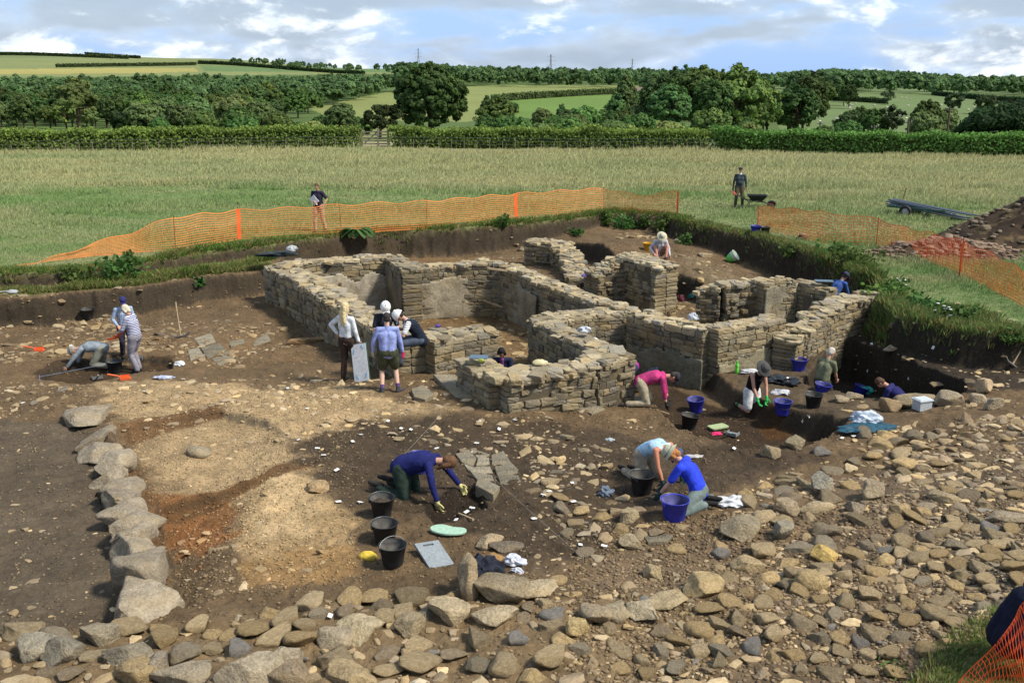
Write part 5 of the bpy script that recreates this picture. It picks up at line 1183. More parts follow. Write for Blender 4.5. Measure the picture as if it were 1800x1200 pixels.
def dustpan(px, py, label, rz, col=(.65,.11,.03), z=None, loc=None, rot=(0, 0), handle=.22, name='hand_shovel', cat='hand shovel'):
    x, y, zz = loc if loc else hit(px, py); t = empty(name, (x, y, zz+.02), rz, label, cat); t.rotation_euler = (rot[0], rot[1], rz); m = pm('shovel_'+str(col), col, rough=.45)
    A = Acc(); A.add(*boxv(.24, .22, .012, (0, .11, .01))); 
    for sg in (-1, 1): A.add(*boxv(.012, .2, .06, (sg*.115, .1, .035)))
    A.add(*boxv(.24, .012, .07, (0, 0, .04))); part('pan', A, m, t, False)
    A = Acc(); tube(A, [(0, 0, .05), (0, -.06, .09), (0, -handle-.05, .15)], [.02, .016, .02], 8); part('handle', A, m, t); return t
dustpan(212,668,'orange hand shovel on the lip of the shallow cut',-1.2)
dustpan(62,618,'orange hand shovel lying in the stones at the far left',-1.3)
dustpan(1284,768,'grey hand shovel beside the pink gloves',-.6,(.22,.25,.26),handle=.16)
dustpan(172,668,'grey dirt-covered hand shovel by the knee of the kneeling man',.5,(.16,.16,.16),handle=.12)
def flatprism(name, poly, th, loc, rz, m, label, cat, parent=None, tilt=(0, 0), bev=0, group=None):
    bm = bmesh.new(); vs = [bm.verts.new((p[0], p[1], 0)) for p in poly]; f = bm.faces.new(vs)
    if f.normal.z < 0: f.normal_flip()
    r_ = bmesh.ops.extrude_face_region(bm, geom=[f]); 
    for v in r_['geom']:
        if isinstance(v, bmesh.types.BMVert): v.co.z += th
    bmesh.ops.recalc_face_normals(bm, faces=bm.faces)
    if bev: bmesh.ops.bevel(bm, geom=bm.edges[:], offset=bev, segments=1, affect='EDGES')
    me = bpy.data.meshes.new(name); bm.to_mesh(me); bm.free(); 
    if m is M_STONE or m is M_MASON:
        at = me.color_attributes.new('Col', 'FLOAT_COLOR', 'POINT'); c = (*(np.array([.27,.235,.17])*random.uniform(.8, 1.1)), 1)
        for i in range(len(me.vertices)): at.data[i].color = c
    o = link(name, me, m, parent); o.location = loc; o.rotation_euler = (tilt[0], tilt[1], rz)
    if label: tag(o, label, cat, group)
    return o
def rr4(w, h, r=.03): 
    return [(w/2*a-a*r*(1-abs(c)), h/2*b-b*r*(1-abs(d))) for a, b, c, d in ((1,1,1,0),(1,1,0,1),(-1,1,0,1),(-1,1,1,0),(-1,-1,1,0),(-1,-1,0,1),(1,-1,0,1),(1,-1,1,0))]
x, y, z = hit(763, 978); t = empty('kneeling_mat', (x, y, z+.03), R(22), 'grey rectangular kneeling mat with a hand slot', 'kneeling mat'); t.rotation_euler = (R(12), R(4), R(28))
mgk = pm('grey_foam', (.24,.27,.29), rough=.85)
A = Acc(); w_, h_, q = .36, .56, .035; xs = [-w_/2, -.08, .08, w_/2]; ys = [-h_/2, h_/2-.09, h_/2-.05, h_/2]
for i in range(3):
    for j in range(3):
        if (i, j) != (1, 1): A.add(*boxv(xs[i+1]-xs[i], ys[j+1]-ys[j], q, ((xs[i]+xs[i+1])/2, (ys[j]+ys[j+1])/2, 0)))
part('pad', A, mgk, t, False)
kid = [(math.cos(a)*.27*(1-.0*a), math.sin(a)*.16*(1-.28*max(0, math.cos((a-1.3)))**6*1.6)) for a in np.linspace(0, 2*math.pi, 28, endpoint=False)]
x, y, z = hit(788, 936); flatprism('kneeling_mat', kid, .035, (x, y, z+.03), R(-12), pm('mint_foam', (.33,.50,.38), rough=.85), 'pale mint kidney-shaped kneeling mat on the dark soil', 'kneeling mat', bev=.008)
x, y, z = hit(706, 826); flatprism('kneeling_mat', rr4(.34, .22), .03, (x, y, z+.04), R(20), mgk, 'grey mat half hidden behind the navy jumper', 'kneeling mat', tilt=(0, -.1))
x, y, z = hit(1222, 893); flatprism('kneeling_mat', kid, .035, (x-.05, y-.05, z+.02), R(10), pm('olive_foam', (.16,.18,.14), rough=.85), 'dark green kneeling mat under the royal blue shirt', 'kneeling mat', bev=.008)
x, y, z = hit(1262, 753); flatprism('kneeling_mat', rr4(.42, .24), .03, (x, y, z+.03), R(25), pm('lime_foam', (.34,.42,.22), rough=.85), 'pale lime kneeling mat beside the pink gloves', 'kneeling mat')
x, y, z = P(842, 633, .13); flatprism('clipboard', rr4(.38, .26, .02), .02, (x, y, z+.06), R(-4), pm('blue_board', (.10,.15,.20), rough=.5), 'dark blue-grey board lying on the end of the front room wall', 'board')
x, y, z = P(1448, 498, .15); flatprism('clipboard', rr4(.5, .26, .02), .02, (x, y, z+.06), R(-8), pm('blue_board', (.10,.15,.20)), 'dark grey board lying on the wall before the blue-hatted digger', 'board')
x, y, z = hit(1198, 673); flatprism('board', rr4(.45, .3, .01), .025, (x, y, z+.03), R(-25), pm('red_board', (.26,.14,.10)), 'brown wooden board lying behind the magenta kneeler', 'board')
# bottles
def bottle(p, label, col, h=.24, r=.035, lie=False, name='bottle'):
    t = empty(name, p, .3, label, 'bottle'); 
    if lie: t.rotation_euler = (R(75), 0, .4)
    A = Acc(); A.add(*lathe([(0, 0), (r*.9, 0), (r, .01), (r, h*.4), (r*.85, h*.47), (r, h*.55), (r, h*.7), (r*.5, h*.84), (r*.45, h*.86)], 16)); part('body', A, pm('bottle'+str(col), col, rough=.3), t)
    A = Acc(); A.add(*lathe([(r*.55, h*.85), (r*.55, h*.97), (r*.3, h), (0, h)], 14)); part('cap', A, pm('cap'+str(col), tuple(np.array(col)*.8), rough=.3), t)
x, y, z = hit(1295, 656); bottle((x, y, z), 'bright green water bottle standing on the terrace', (.12,.62,.06), .30, .045)
x, y, z = P(843, 640, .12); bottle((x, y, z+.08), 'yellow-green bottle lying on the front room wall', (.50,.62,.05), .22, .035, True)
# crumpled cloth and bags
def crumple(name, label, p, size, col, seed, cat, rough=.6, amp=.5, rz=0, sub=4, group=None, m=None, spec=.3):
    V = ICO[sub][0].copy(); n = (.3-np.abs(fbm(V[:, 0]*1.5+seed, V[:, 1]*1.5+V[:, 2]*1.2, seed, 2)-.5)*3.2)*amp*.9+(.1-np.abs(fbm(V[:, 0]*3.3+seed, V[:, 1]*2.6-V[:, 2]*3, seed+5, 2)-.5))*amp*.9
    V = V*(1+n)[:, None]; V[:, 2] = np.maximum(V[:, 2], -.35); V = V*np.array(size)/2; me = mesh_np(name, V, ICO[sub][1], False)
    o = link(name, me, m or pm('cloth'+str(col), col, rough=rough, spec=spec, scale=12, bump=.4, bdist=.01)); o.location = (p[0], p[1], p[2]+size[2]*.15); o.rotation_euler = (0, 0, rz); return tag(o, label, cat, group)
WH = (.56,.58,.60)
crumple('plastic_bag','crumpled white paper sacks beside the royal blue shirt',hit(1283,885),(.5,.34,.2),WH,1,'bag')
crumple('plastic_bag','small white bag on the path right of the striped jersey',hit(316,641),(.26,.2,.14),(.62,.66,.68),2,'bag')
crumple('plastic_bag','thin pale polythene scraps on the path below the striped jersey',hit(288,664),(.5,.2,.08),(.42,.46,.60),3,'bag')
crumple('plastic_bag','shiny black bin bag on the terrace behind the grey hat',hit(1372,672),(.85,.42,.26),(.012,.013,.015),4,'bag',.25,.7,R(-20),spec=.8)
crumple('plastic_bag','white and black cloth bundle beside the green bottle',hit(1322,655),(.55,.22,.14),(.5,.5,.52),5,'bag')
crumple('plastic_bag','white plastic bag just right of the woman in the grey hat',hit(1372,692),(.42,.28,.16),(.46,.47,.5),6,'bag')
crumple('plastic_bag','clear grey polythene sack standing behind the magenta kneeler',hit(1150,668),(.42,.3,.5),(.16,.2,.24),7,'bag',.3,.7)
crumple('plastic_bag','second grey polythene sack slumped under the dark wall',hit(1182,665),(.34,.3,.5),(.2,.24,.28),8,'bag',.3,.7)
crumple('plastic_bag','white bag caught on top of the wall left of the main corner',(*P(1218,568,.0)[:2],.1),(.26,.2,.24),(.48,.51,.56),9,'bag')
crumple('plastic_bag','white bag on top of the curving inner wall',(*P(1027,592,.0)[:2],.12),(.3,.24,.2),(.48,.5,.54),10,'bag')
crumple('plastic_bag','white carrier bag half under the tilted boulder',hit(905,988),(.34,.22,.16),(.5,.52,.58),11,'bag',rz=-.5)
crumple('plastic_bag','white bag end sticking out below the tilted boulder',hit(910,1006),(.2,.12,.1),(.5,.52,.58),12,'bag',rz=-.5)
crumple('carrier_bag','teal carrier bag on the lip of the deep trench',hit(1521,690),(.46,.3,.24),(.05,.42,.34),13,'bag')
crumple('cloth_bundle','blue-grey checked bag rolled in a ball on the rocks',hit(1065,868),(.28,.24,.2),(.12,.15,.2),14,'bag')
crumple('jacket','dark jacket stuffed between the upright and the tilted boulder',(hit(852,1020)[0],hit(852,1020)[1]-.02,hit(852,1020)[2]+.05),(.52,.44,.5),(.012,.016,.028),15,'jacket',.8,.45,R(35))
crumple('jacket','white and pale blue clothes heaped on the dark tarpaulin',(hit(1520,748)[0],hit(1520,748)[1],hit(1520,748)[2]+.08),(.6,.4,.34),(.46,.53,.62),16,'clothes',.8,.5)
crumple('tarpaulin','dark teal tarpaulin spread under the pale clothes',hit(1522,752),(1.15,.5,.12),(.015,.07,.11),17,'tarpaulin',.6,.5,R(12))
crumple('gloves','bright pink work gloves dropped in the dark digging area',hit(1259,763),(.24,.16,.08),(.75,.03,.16),18,'gloves')
crumple('sponge','yellow sponge lying left of the nearest black bucket',hit(646,981),(.26,.18,.16),(.62,.44,.06),19,'sponge',.9,.15)
crumple('rolled_tarpaulin','black plastic sheeting rolled on top of the far left wall corner',(*P(487,448,.15)[:2],.12),(1.3,.5,.22),(.015,.02,.02),20,'tarpaulin',.35,.4,R(10))
crumple('sandbag','pale grey crumpled bag at the end of the black sheeting',(*P(513,440,.15)[:2],.14),(.42,.3,.26),(.4,.42,.43),21,'bag',.7,.35)
crumple('cloth_bundle','maroon cloth bundle in the shadowed gap behind the middle walls',hit(1197,528),(.34,.3,.3),(.10,.02,.03),22,'clothes')
crumple('cloth_bundle','teal cloth in the shadowed gap behind the middle walls',hit(1216,522),(.26,.2,.18),(.03,.28,.27),23,'clothes')
crumple('gloves','purple glove on the low block wall',(*P(770,574,.2)[:2],.2),(.14,.1,.08),(.10,.05,.30),24,'gloves')
crumple('cloth_bundle','small violet bag tucked in the rubble below the humped wall',(*P(1028,486,-.4)[:2],-.4),(.2,.16,.16),(.2,.16,.4),25,'bag')
crumple('sponge','pale yellow stone-like sponge on top of the front room wall',(*P(949,644,.1)[:2],.16),(.32,.22,.14),(.62,.55,.32),26,'sponge',.9,.15)
crumple('paper_scraps','torn white paper scraps near the rim of the dark digging area',hit(1222,802),(.4,.16,.04),(.45,.43,.4),27,'scraps')
crumple('plastic_bag','scrap of clear plastic on the soil before the front room',hit(1072,773),(.18,.16,.05),(.34,.38,.4),28,'bag')
# plastic box with lid
x, y, z = hit(1620, 719); t = empty('plastic_box', (x, y, z), R(20), 'white lidded plastic box beside the navy jersey in the trench', 'box')
A = Acc(); A.add(*boxv(.30, .24, .2, (0, 0, .1))); part('tub', A, pm('milky_plastic', (.42,.46,.50), rough=.4), t, False); A = Acc(); A.add(*boxv(.34, .28, .03, (0, 0, .215))); A.add(*boxv(.28, .22, .015, (0, 0, .237))); part('lid', A, pm('lid_plastic', (.55,.60,.63), rough=.4), t, False)
# wheelbarrow
x, y, z = hit(1330, 368); t = empty('wheelbarrow', (x, y, z), R(-8), 'black wheelbarrow with red handle grips beside the man in the flat cap', 'wheelbarrow')
A = Acc(); T4 = [(-.45,-.32),(.42,-.28),(.42,.28),(-.45,.32)]; B4 = [(-.25,-.18),(.2,-.16),(.2,.16),(-.25,.18)]
V = [(a, b, .62) for a, b in T4]+[(a, b, .38) for a, b in B4]+[(a*.94, b*.94, .61) for a, b in T4]+[(a*.92, b*.92, .4) for a, b in B4]
A.add(V, np.array([(0,1,5,4),(1,2,6,5),(2,3,7,6),(3,0,4,7),(4,5,6,7),(8,12,13,9),(9,13,14,10),(10,14,15,11),(11,15,12,8),(12,15,14,13),(0,8,9,1),(1,9,10,2),(2,10,11,3),(3,11,8,0)])); part('tray', A, pm('black_steel', (.02,.02,.022), rough=.4), t, False)
for sg in (-1, 1):
    A = Acc(); tube(A, [(.62, sg*.05, .2), (.2, sg*.16, .34), (-.4, sg*.26, .38), (-.95, sg*.28, .66)], [.018]*4, 7); fr_ = part('frame', A, pm('black_steel', (.02,.02,.022)), t)
    A = Acc(); tube(A, [(-.9, sg*.28, .635), (-1.06, sg*.285, .715)], [.026]*2, 8); part('grip', A, pm('red_grip', (.5,.08,.05)), fr_)
    A = Acc(); tube(A, [(-.3, sg*.24, .38), (-.42, sg*.24, .0), (-.3, sg*.24, 0)], [.016]*3, 6); part('leg', A, pm('black_steel', (.02,.02,.022)), t)
def wheelm(r, w, hubc, parent, loc, rot):
    V, Fq = lathe([(r*.62, -w/2), (r*.93, -w/2), (r, -w*.25), (r, w*.25), (r*.93, w/2), (r*.62, w/2), (r*.62, -w/2)], 24); A = Acc(); A.add(V, Fq); o = part('tyre', A, M_BLK, parent); o.location = loc; o.rotation_euler = rot
    V, Fq = lathe([(0, -w*.3), (r*.15, -w*.35), (r*.63, -w*.2), (r*.63, w*.2), (r*.15, w*.35), (0, w*.3)], 24); A = Acc(); A.add(V, Fq); part('rim', A, pm('rim'+str(hubc), hubc, rough=.5), o)
wheelm(.2, .09, (.3,.05,.03), t, (.62, 0, .2), (R(90), 0, 0))
# poles on a small trailer, stake
pl0, pl1 = np.array(P(1568, 378, .0)), np.array(P(1700, 388, 0)); pl0[2] = G1(*pl0[:2]); L_ = 5.2; dr = (pl1-pl0)/np.linalg.norm((pl1-pl0)[:2]); dr = np.array([dr[0], dr[1], 0]); dr /= np.linalg.norm(dr)
t = empty('pole_trailer', pl0, math.atan2(dr[1], dr[0])-.18, 'stack of grey scaffold poles lying on a low wheeled trailer in the grass', 'trailer'); A = Acc()
for i in range(14):
    A = Acc(); yy = (i % 5-2)*.12; zz = .48+(i//5)*.09; o_ = random.uniform(-.25, .25); e = L_*random.uniform(.5, .66); tube(A, [(o_, yy, zz), (o_+e, yy+random.uniform(-.05, .05), zz-.34)], [.032]*2, 8); part('pole', A, pm('galvanised', (.13,.155,.18), rough=.5, metal=.3), t)
A = Acc(); 
for xx in (.25, 1.6): A.add(*boxv(.08, .9, .08, (xx, 0, .46-.1*xx)))
A.add(*boxv(2.4, .07, .07, (1.1, -.35, .4))); A.add(*boxv(2.4, .07, .07, (1.1, .35, .4))); part('frame', A, pm('green_paint', (.03,.08,.06)), t, False)
for sg in (-1, 1): wheelm(.26, .14, (.4,.4,.38), t, (.75, sg*.5, .26), (R(90), 0, 0))
x, y, z = hit(1583, 375); A = Acc(); tube(A, [(0, 0, -.3), (.02, 0, .5), (.14, 0, 1.05)], [.018]*3, 6); A.add(*boxv(.05, .02, .05, (.14, 0, 1.05))); o = link('metal_stake', A.mesh('metal_stake'), pm('rust', (.20,.07,.03), rough=.9)); o.location = (x, y, z); tag(o, 'leaning rusty iron stake beside the scaffold poles', 'stake')
# spoil heap
def mound(name, label, c, rx, ry, h, seed, col, stones, scol, n=130, cat='heap', flatk=1.2):
    xs = np.linspace(-1, 1, n); X, Y = np.meshgrid(xs, xs, indexing='ij'); wx = X*rx+c[0]; wy = Y*ry+c[1]; q = np.hypot(X+.25*(fbm(wx*.4, wy*.4, seed, 3)-.5), Y+.25*(fbm(wx*.4, wy*.4, seed+4, 3)-.5))
    H = h*np.clip(1-q**flatk*1.08, -.25, 1)*(.75+.5*fbm(wx*.7, wy*.7, seed+2, 4))+(fbm(wx*3, wy*3, seed+7, 4)-.5)*.16; H = np.maximum(H, -.15); Z = zfun(wx.ravel(), wy.ravel())+H.ravel()-.05
    V = np.stack([wx.ravel(), wy.ravel(), Z], 1); ii = np.arange(n*n).reshape(n, n); Fq = np.stack([ii[:-1, :-1], ii[1:, :-1], ii[1:, 1:], ii[:-1, 1:]], -1).reshape(-1, 4)
    kk = (H.ravel()[Fq] > -.04).any(1); t = empty(name, (0, 0, 0), 0, label, cat)
    cl = np.array(col)*(.6+.8*fbm(V[:, 0]*1.5, V[:, 1]*1.5, seed+9, 4))[:, None]; link('earth', mesh_np('earth', V, Fq[kk], True, cl), M_MASON, t)
    A = Acc(); r_ = np.random.default_rng(seed); TV = [rock_shape(2, 700+i, .8, .6, 1.3) for i in range(10)]
    for i in range(stones):
        a = r_.uniform(0, 6.28); q_ = r_.uniform(0, .95)**.6; px_, py_ = int((math.cos(a)*q_+1)/2*(n-1)), int((math.sin(a)*q_+1)/2*(n-1)); v = V[ii[px_, py_]]; s = r_.uniform(.04, .17)*r_.uniform(.5, 1); ang = r_.uniform(0, 6.3); M = np.array([[math.cos(ang), -math.sin(ang), 0], [math.sin(ang), math.cos(ang), 0], [0, 0, 1]])*s
        A.add(TV[i % 10]@M.T+v+np.array([0, 0, s*.2]), ICO[2][1], np.array(scol)*r_.uniform(.6, 1.25))
    o = link('stones', A.mesh('stones'), M_MASON, t); o['kind'] = 'stuff'
mound('spoil_heap', 'big dark brown spoil heap on the field at the right edge', P(1835, 430, 0), 4.3, 2.7, 1.75, 3, (.042,.028,.018), 260, (.15,.12,.085))
mound('rubble_heap', 'low heap of broken brown stone just behind the right orange net', P(1665, 450, 0), 2.9, 1.6, .7, 13, (.07,.045,.03), 560, (.22,.155,.11))
mound('earth_heap', 'small dark lump of earth on the turf by the right net', P(1408, 421, 0), .4, .25, .22, 23, (.05,.038,.03), 6, (.15,.12,.1), 40)
# orange safety nets
M_NET = pm('orange_net', (.92,.30,.08), rough=.5, var=.1, scale=3, spec=.4); M_NETR = pm('red_orange_net', (.95,.13,.03), rough=.5, var=.1, scale=3)
def net(name, label, pts, cellx, cellz, m, wz=.02, wx=.012, posts=(), zb=.03, lean=.0, sag=.09, seed=1, nrow=None, postcol=None):
    B = np.array([P(p[0], p[1], zb) for p in pts]); Tz = np.array([PD(p[0], p[2], b[1])[2] for p, b in zip(pts, B)]); Hh = np.maximum(Tz-B[:, 2], .04)
    seg = np.hypot(*(B[1:, :2]-B[:-1, :2]).T); cum = np.concatenate([[0], np.cumsum(seg)]); Ln = cum[-1]
    def S(s, t):
        s = np.asarray(s, float); t = np.asarray(t, float); x = np.interp(s, cum, B[:, 0]); y = np.interp(s, cum, B[:, 1]); h = np.interp(s, cum, Hh); g = zb
        z = g+h*t-sag*t*np.sin(s*1.9+seed)**2+(fbm(s*1.1, t*2+seed, seed, 3)-.5)*.05; return np.stack([x+(fbm(s*.8, t*1.5, seed+3, 3)-.5)*.14*t, y+(1-t)*-.0+(fbm(s*.7+5, t*1.3, seed+5, 3)-.5)*.22+lean*t, z], -1)
    t_ = empty(name, (0, 0, 0), 0, label, 'fence'); nr_ = nrow or int(max(Hh)/cellz); A = Acc(); ss = np.linspace(0, Ln, int(Ln/.12)+2)
    for j in range(nr_+1):
        t = j/nr_; c = S(ss, np.full(len(ss), t)); ww = wz*(1.6 if j in (0, nr_) else 1)*np.minimum(1, np.interp(ss, cum, Hh)/.6)[:, None]*.5; up = np.array([0, 0, 1.]); n = len(ss)
        th = np.array([0, .003, 0]); V = np.concatenate([c-up*ww, c+up*ww]); ii = np.arange(n-1); A.add(V, np.stack([ii, ii+1, ii+1+n, ii+n], 1))
    q = np.arange(0, Ln, cellx); tt = np.linspace(0, 1, max(6, nr_//2+1)); 
    for s in q:
        c = S(np.full(len(tt), s), tt); n = len(tt); w = np.array([1., 0, 0])*wx*.5; V = np.concatenate([c-w, c+w])-np.array([0, .002, 0]); ii = np.arange(n-1); A.add(V, np.stack([ii, ii+n, ii+n+1, ii+1], 1))
    link('netting', A.mesh('netting', False), m, t_)
    for (px, kind) in posts:
        i = np.interp(px, [p[0] for p in pts], cum); a = S(i, 0); b_ = S(i, 1); A = Acc(); d = b_-a; tube(A, [a-np.array([0, -.03, .3]), a+d*.5+np.array([0, .03, 0]), b_+d*.06+np.array([0, .03, .02])], [.014]*3, 6); part('post', A, pm('rust', (.20,.07,.03)), t_)
        if kind: 
            A = Acc(); V = np.stack([S(np.full(12, i)+dx, np.linspace(0, 1, 12))-np.array([0, .01, 0]) for dx in (-.07, .07)]).reshape(-1, 3); ii = np.arange(11); A.add(V, np.stack([ii, ii+12, ii+13, ii+1], 1)); part('overlap_strip', A, M_NETR, t_)
    return t_
net('safety_net', 'long orange net along the far edge of the dig, collapsing at its left end', [(30,466,465),(66,463,459),(120,455,441),(171,449,424),(239,443,404),(309,439,380),(421,420,368),(600,411,358),(750,401,352),(800,395,348),(907,383,339),(1000,376,333),(1062,371,330),(1122,374,342),(1192,380,334)], .07, .075, M_NET, .019, .007,
    [(309,0),(421,1),(600,0),(750,0),(907,1),(1062,0),(1192,1)], nrow=13)
net('safety_net', 'second orange net on the right running past the rubble heap to the frame edge', [(1330,399,361),(1400,418,366),(1450,431,372),(1540,436,383),(1581,445,397),(1668,478,416),(1731,503,440),(1770,522,462),(1800,538,477),(1880,566,510)], .10, .09, M_NETR, .013, .010, [(1332,0),(1540,0),(1686,1)], nrow=11, seed=5)
# near net, close to the viewer: slack diamond mesh
Bn = [(1672,1236,1216),(1700,1240,1190),(1740,1248,1140),(1770,1254,1100),(1800,1260,1068),(1850,1270,1020),(1930,1280,960)]
B = np.array([P(p[0], p[1], -.1) for p in Bn]); Tn = np.array([PD(p[0], p[2], b[1]) for p, b in zip(Bn, B)])
t = empty('safety_net', (0, 0, 0), 0, 'slack orange diamond-mesh net right beside the viewer at the bottom right', 'fence'); A = Acc(); cum = np.linspace(0, 1, len(Bn))
def Sn(u, v): 
    a = np.array([np.interp(u, cum, B[:, k]) for k in range(3)]); b_ = np.array([np.interp(u, cum, Tn[:, k]) for k in range(3)]); p = a+(b_-a)*v; p[1] += .05*math.sin(u*14+v*5); p[0] += .02*math.sin(v*9+u*20); return p
NU, NV = 40, 15
for i in range(NU+1):
    for j in range(NV):
        u0 = (i+(j % 2)*.5)/NU; u1a = (i+((j+1) % 2)*.5)/NU
        for u1 in ({u1a, u1a-1/NU} if j % 2 else {u1a, u1a-1/NU}):
            if u0 <= 1 and 0 <= u1 <= 1 and abs(u0-u1) < .8/NU: tube(A, [Sn(u0, j/NV), Sn(u1, (j+1)/NV)], [.0035, .0035], 4)
tube(A, [Sn(u, 1) for u in np.linspace(0, 1, 40)], [.004]*40, 5)
link('netting', A.mesh('netting'), M_NETR, t)
# drawing board, planks, paving, strings, tags
def slab(pts, z, th, label, group, cat='paving slab', name='paving_slab', m=M_STONE):
    q = np.array([hit(*p) for p in pts]); c = q.mean(0); poly = [(a[0]-c[0], a[1]-c[1]) for a in q]; return flatprism(name, [(p[0]*.96, p[1]*.96) for p in poly], th, (c[0], c[1], c[2]-th*.35), 0, m, label, cat, bev=.006, group=group, tilt=(random.uniform(-.02, .02), random.uniform(-.02, .02)))
for i, pts in enumerate([[(800,799),(825,793),(838,807),(832,821),(812,816)],[(826,792),(850,795),(862,802),(845,811),(838,806)],[(863,803),(885,798),(898,812),(880,824),(864,818)],[(814,818),(833,824),(862,820),(868,832),(840,836),(822,829)],
      [(869,826),(898,816),(912,828),(905,836),(873,836)],[(825,834),(866,837),(870,846),(842,850)],[(874,840),(912,838),(917,848),(880,853)],[(840,809),(860,806),(861,817),(836,821)]]):
    slab(pts, 0, .045, 'pale sandstone slab of the crazy paving right of the navy jumper', 'slabs of the crazy paving')
for i, (pts, lb) in enumerate([([(340,595),(372,588),(380,602),(352,612)], 'upper'), ([(352,614),(385,604),(400,618),(365,630)], 'middle'), ([(330,618),(350,614),(362,632),(335,636)], 'left'), ([(372,632),(404,620),(412,632),(385,644)], 'lower'), ([(440,598),(470,590),(478,602),(446,610)], 'outlying'), ([(400,600),(428,596),(432,606),(405,612)], 'small')]):
    slab(pts, 0, .05, lb+' slab of the worn paving below the left bank', 'worn paving below the left bank')
slab([(760,665),(800,668),(838,700),(800,700)], 0, .12, 'long flat slab lying before the left end of the front room wall', None)
slab([(722,690),(745,684),(765,700),(748,708),(728,704)], 0, .14, 'flat slab near the feet of the woman in olive shorts', None)
slab([(1010,718),(1040,708),(1064,722),(1040,732)], 0, .1, 'tilted flat slab on small stones before the pickaxe', None)
slab([(1128,940),(1160,934),(1184,946),(1172,958),(1138,958)], 0, .06, 'dark round-cornered slab on the near soil', None)
slab([(835,870),(842,850),(880,862),(868,882)], 0, .2, 'pale wedge of stone at the head of the small square pit', None)
def plank(pa, pb, w, th, label, name='plank'):
    pa = np.array(pa); pb = np.array(pb); d = pb-pa; Ln = np.linalg.norm(d); A = Acc(); A.add(*boxv(Ln, w, th)); o = link(name, A.mesh(name, False), M_ASH); o.location = (pa+pb)/2; o.rotation_euler = Vector(d).to_track_quat('X', 'Z').to_euler(); tag(o, label, 'plank')
plank(P(858,463,.25)[:2]+(.1,), P(892,476,-.0), .07, .05, 'short plank bridging the slot beside the plaster panel')
plank(PD(850,528,31.0), PD(884,540,30.6), .06, .05, 'thin prop low down across the slot beside the plaster panel')
a_ = hit(1330,664); b_ = hit(1378,636); plank((a_[0], a_[1], a_[2]+.04), (b_[0], b_[1], b_[2]+.06), .08, .03, 'pale length of timber lying on the terrace before the sunlit wall')
a_ = hit(806,905); b_ = hit(832,917); plank((a_[0], a_[1], a_[2]+.03), (b_[0], b_[1], b_[2]+.04), .03, .02, 'white ruler lying by the small square pit', 'ruler')
a_ = hit(1154,722); b_ = hit(1176,730); plank((a_[0], a_[1], a_[2]+.03), (b_[0], b_[1], b_[2]+.04), .02, .02, 'thin trowel handle beside the magenta kneeler', 'ruler')
def string(a, b_, label, col=(.3,.4,.6), h=.08):
    a = np.array(hit(*a))+[0, 0, h]; b_ = np.array(hit(*b_))+[0, 0, h]; A = Acc(); tube(A, [a, (a+b_)/2-np.array([0, 0, .01]), b_], [.0028]*3, 4)
    for p in (a, b_): tube(A, [p-np.array([0, 0, h+.05]), p+np.array([0, 0, .04])], [.006]*2, 5)
    tag(link('string_line', A.mesh('string_line'), pm('string'+str(col), col)), label, 'string line')
string((70,668), (250,632), 'blue string line stretched past the kneeling man in grey')
string((870,850), (1025,990), 'thin pale string line running from the paving to the cobbles', (.35,.32,.26))
string((775,735), (705,812), 'thin pale string line behind the navy jumper', (.35,.32,.26))
TG = [(558,790),(569,802),(592,828),(525,775),(506,684),(620,778),(634,766),(682,742),(705,755),(722,757),(595,884),(633,885),(695,812),(768,790),(838,781),(842,743),(877,756),(905,740),(830,895),(802,916),(820,902),(938,914),(955,872),(965,866),(1006,851),(1008,884),(1020,960),(1062,962),(1088,708),(942,688),
      (1410,742),(1421,735),(1508,640),(1525,653),(1597,668),(1532,606),(1738,585),(1640,612),(580,1085),(700,1068),(1480,772),(1500,768),(1290,790),(40,710),(255,690),(322,668),(540,720),(42,592),(890,560),(1225,683)]
tme = None
for i, (px, py) in enumerate(TG):
    x, y, z = hit(px, py); gx_ = G1(x+.05, y)-G1(x-.05, y); gy_ = G1(x, y+.05)-G1(x, y-.05)
    if tme is None:
        A = Acc(); A.add(*boxv(.085, .055, .004, (0, 0, .012))); A.add(*boxv(.012, .012, .03, (0, .02, 0))); tme = A.mesh('label_tag', False); tme.materials.append(pm('white_card', (.78,.78,.74), rough=.7))
    o = bpy.data.objects.new('label_tag', tme); COL.objects.link(o); o.location = (x, y, z+.02); o.rotation_euler = (math.atan2(gy_, .1), -math.atan2(gx_, .1), random.uniform(0, 3)); tag(o, 'small blank white finds tag pinned to the ground', 'tag', 'white finds tags')
# concrete anchor with pale hose on the left bank
x, y, z = hit(22, 516); t = empty('hose', (x, y, z), 0, 'pale hose hanging over the left bank from a grey crumpled block', 'hose')
A = Acc(); V = ICO[3][0]*np.array([.17, .12, .07])*(1+.2*(fbm(ICO[3][0][:, 0]*3, ICO[3][0][:, 1]*3, 4, 3)-.5))[:, None]; A.add(V+np.array([0, 0, .05]), ICO[3][1]); part('block', A, pm('grey_block', (.35,.37,.38)), t)
A = Acc(); tube(A, [(-.12, 0, .08), (-.36, -.05, .06), (-.36, -.3, -.25), (-.2, -.45, -.62)], [.016]*4, 7); tube(A, [(.06, 0, .05), (.08, -.25, -.2), (.03, -.4, -.55)], [.016]*3, 7); part('hose_length', A, pm('hose_plastic', (.6,.62,.6)), t)
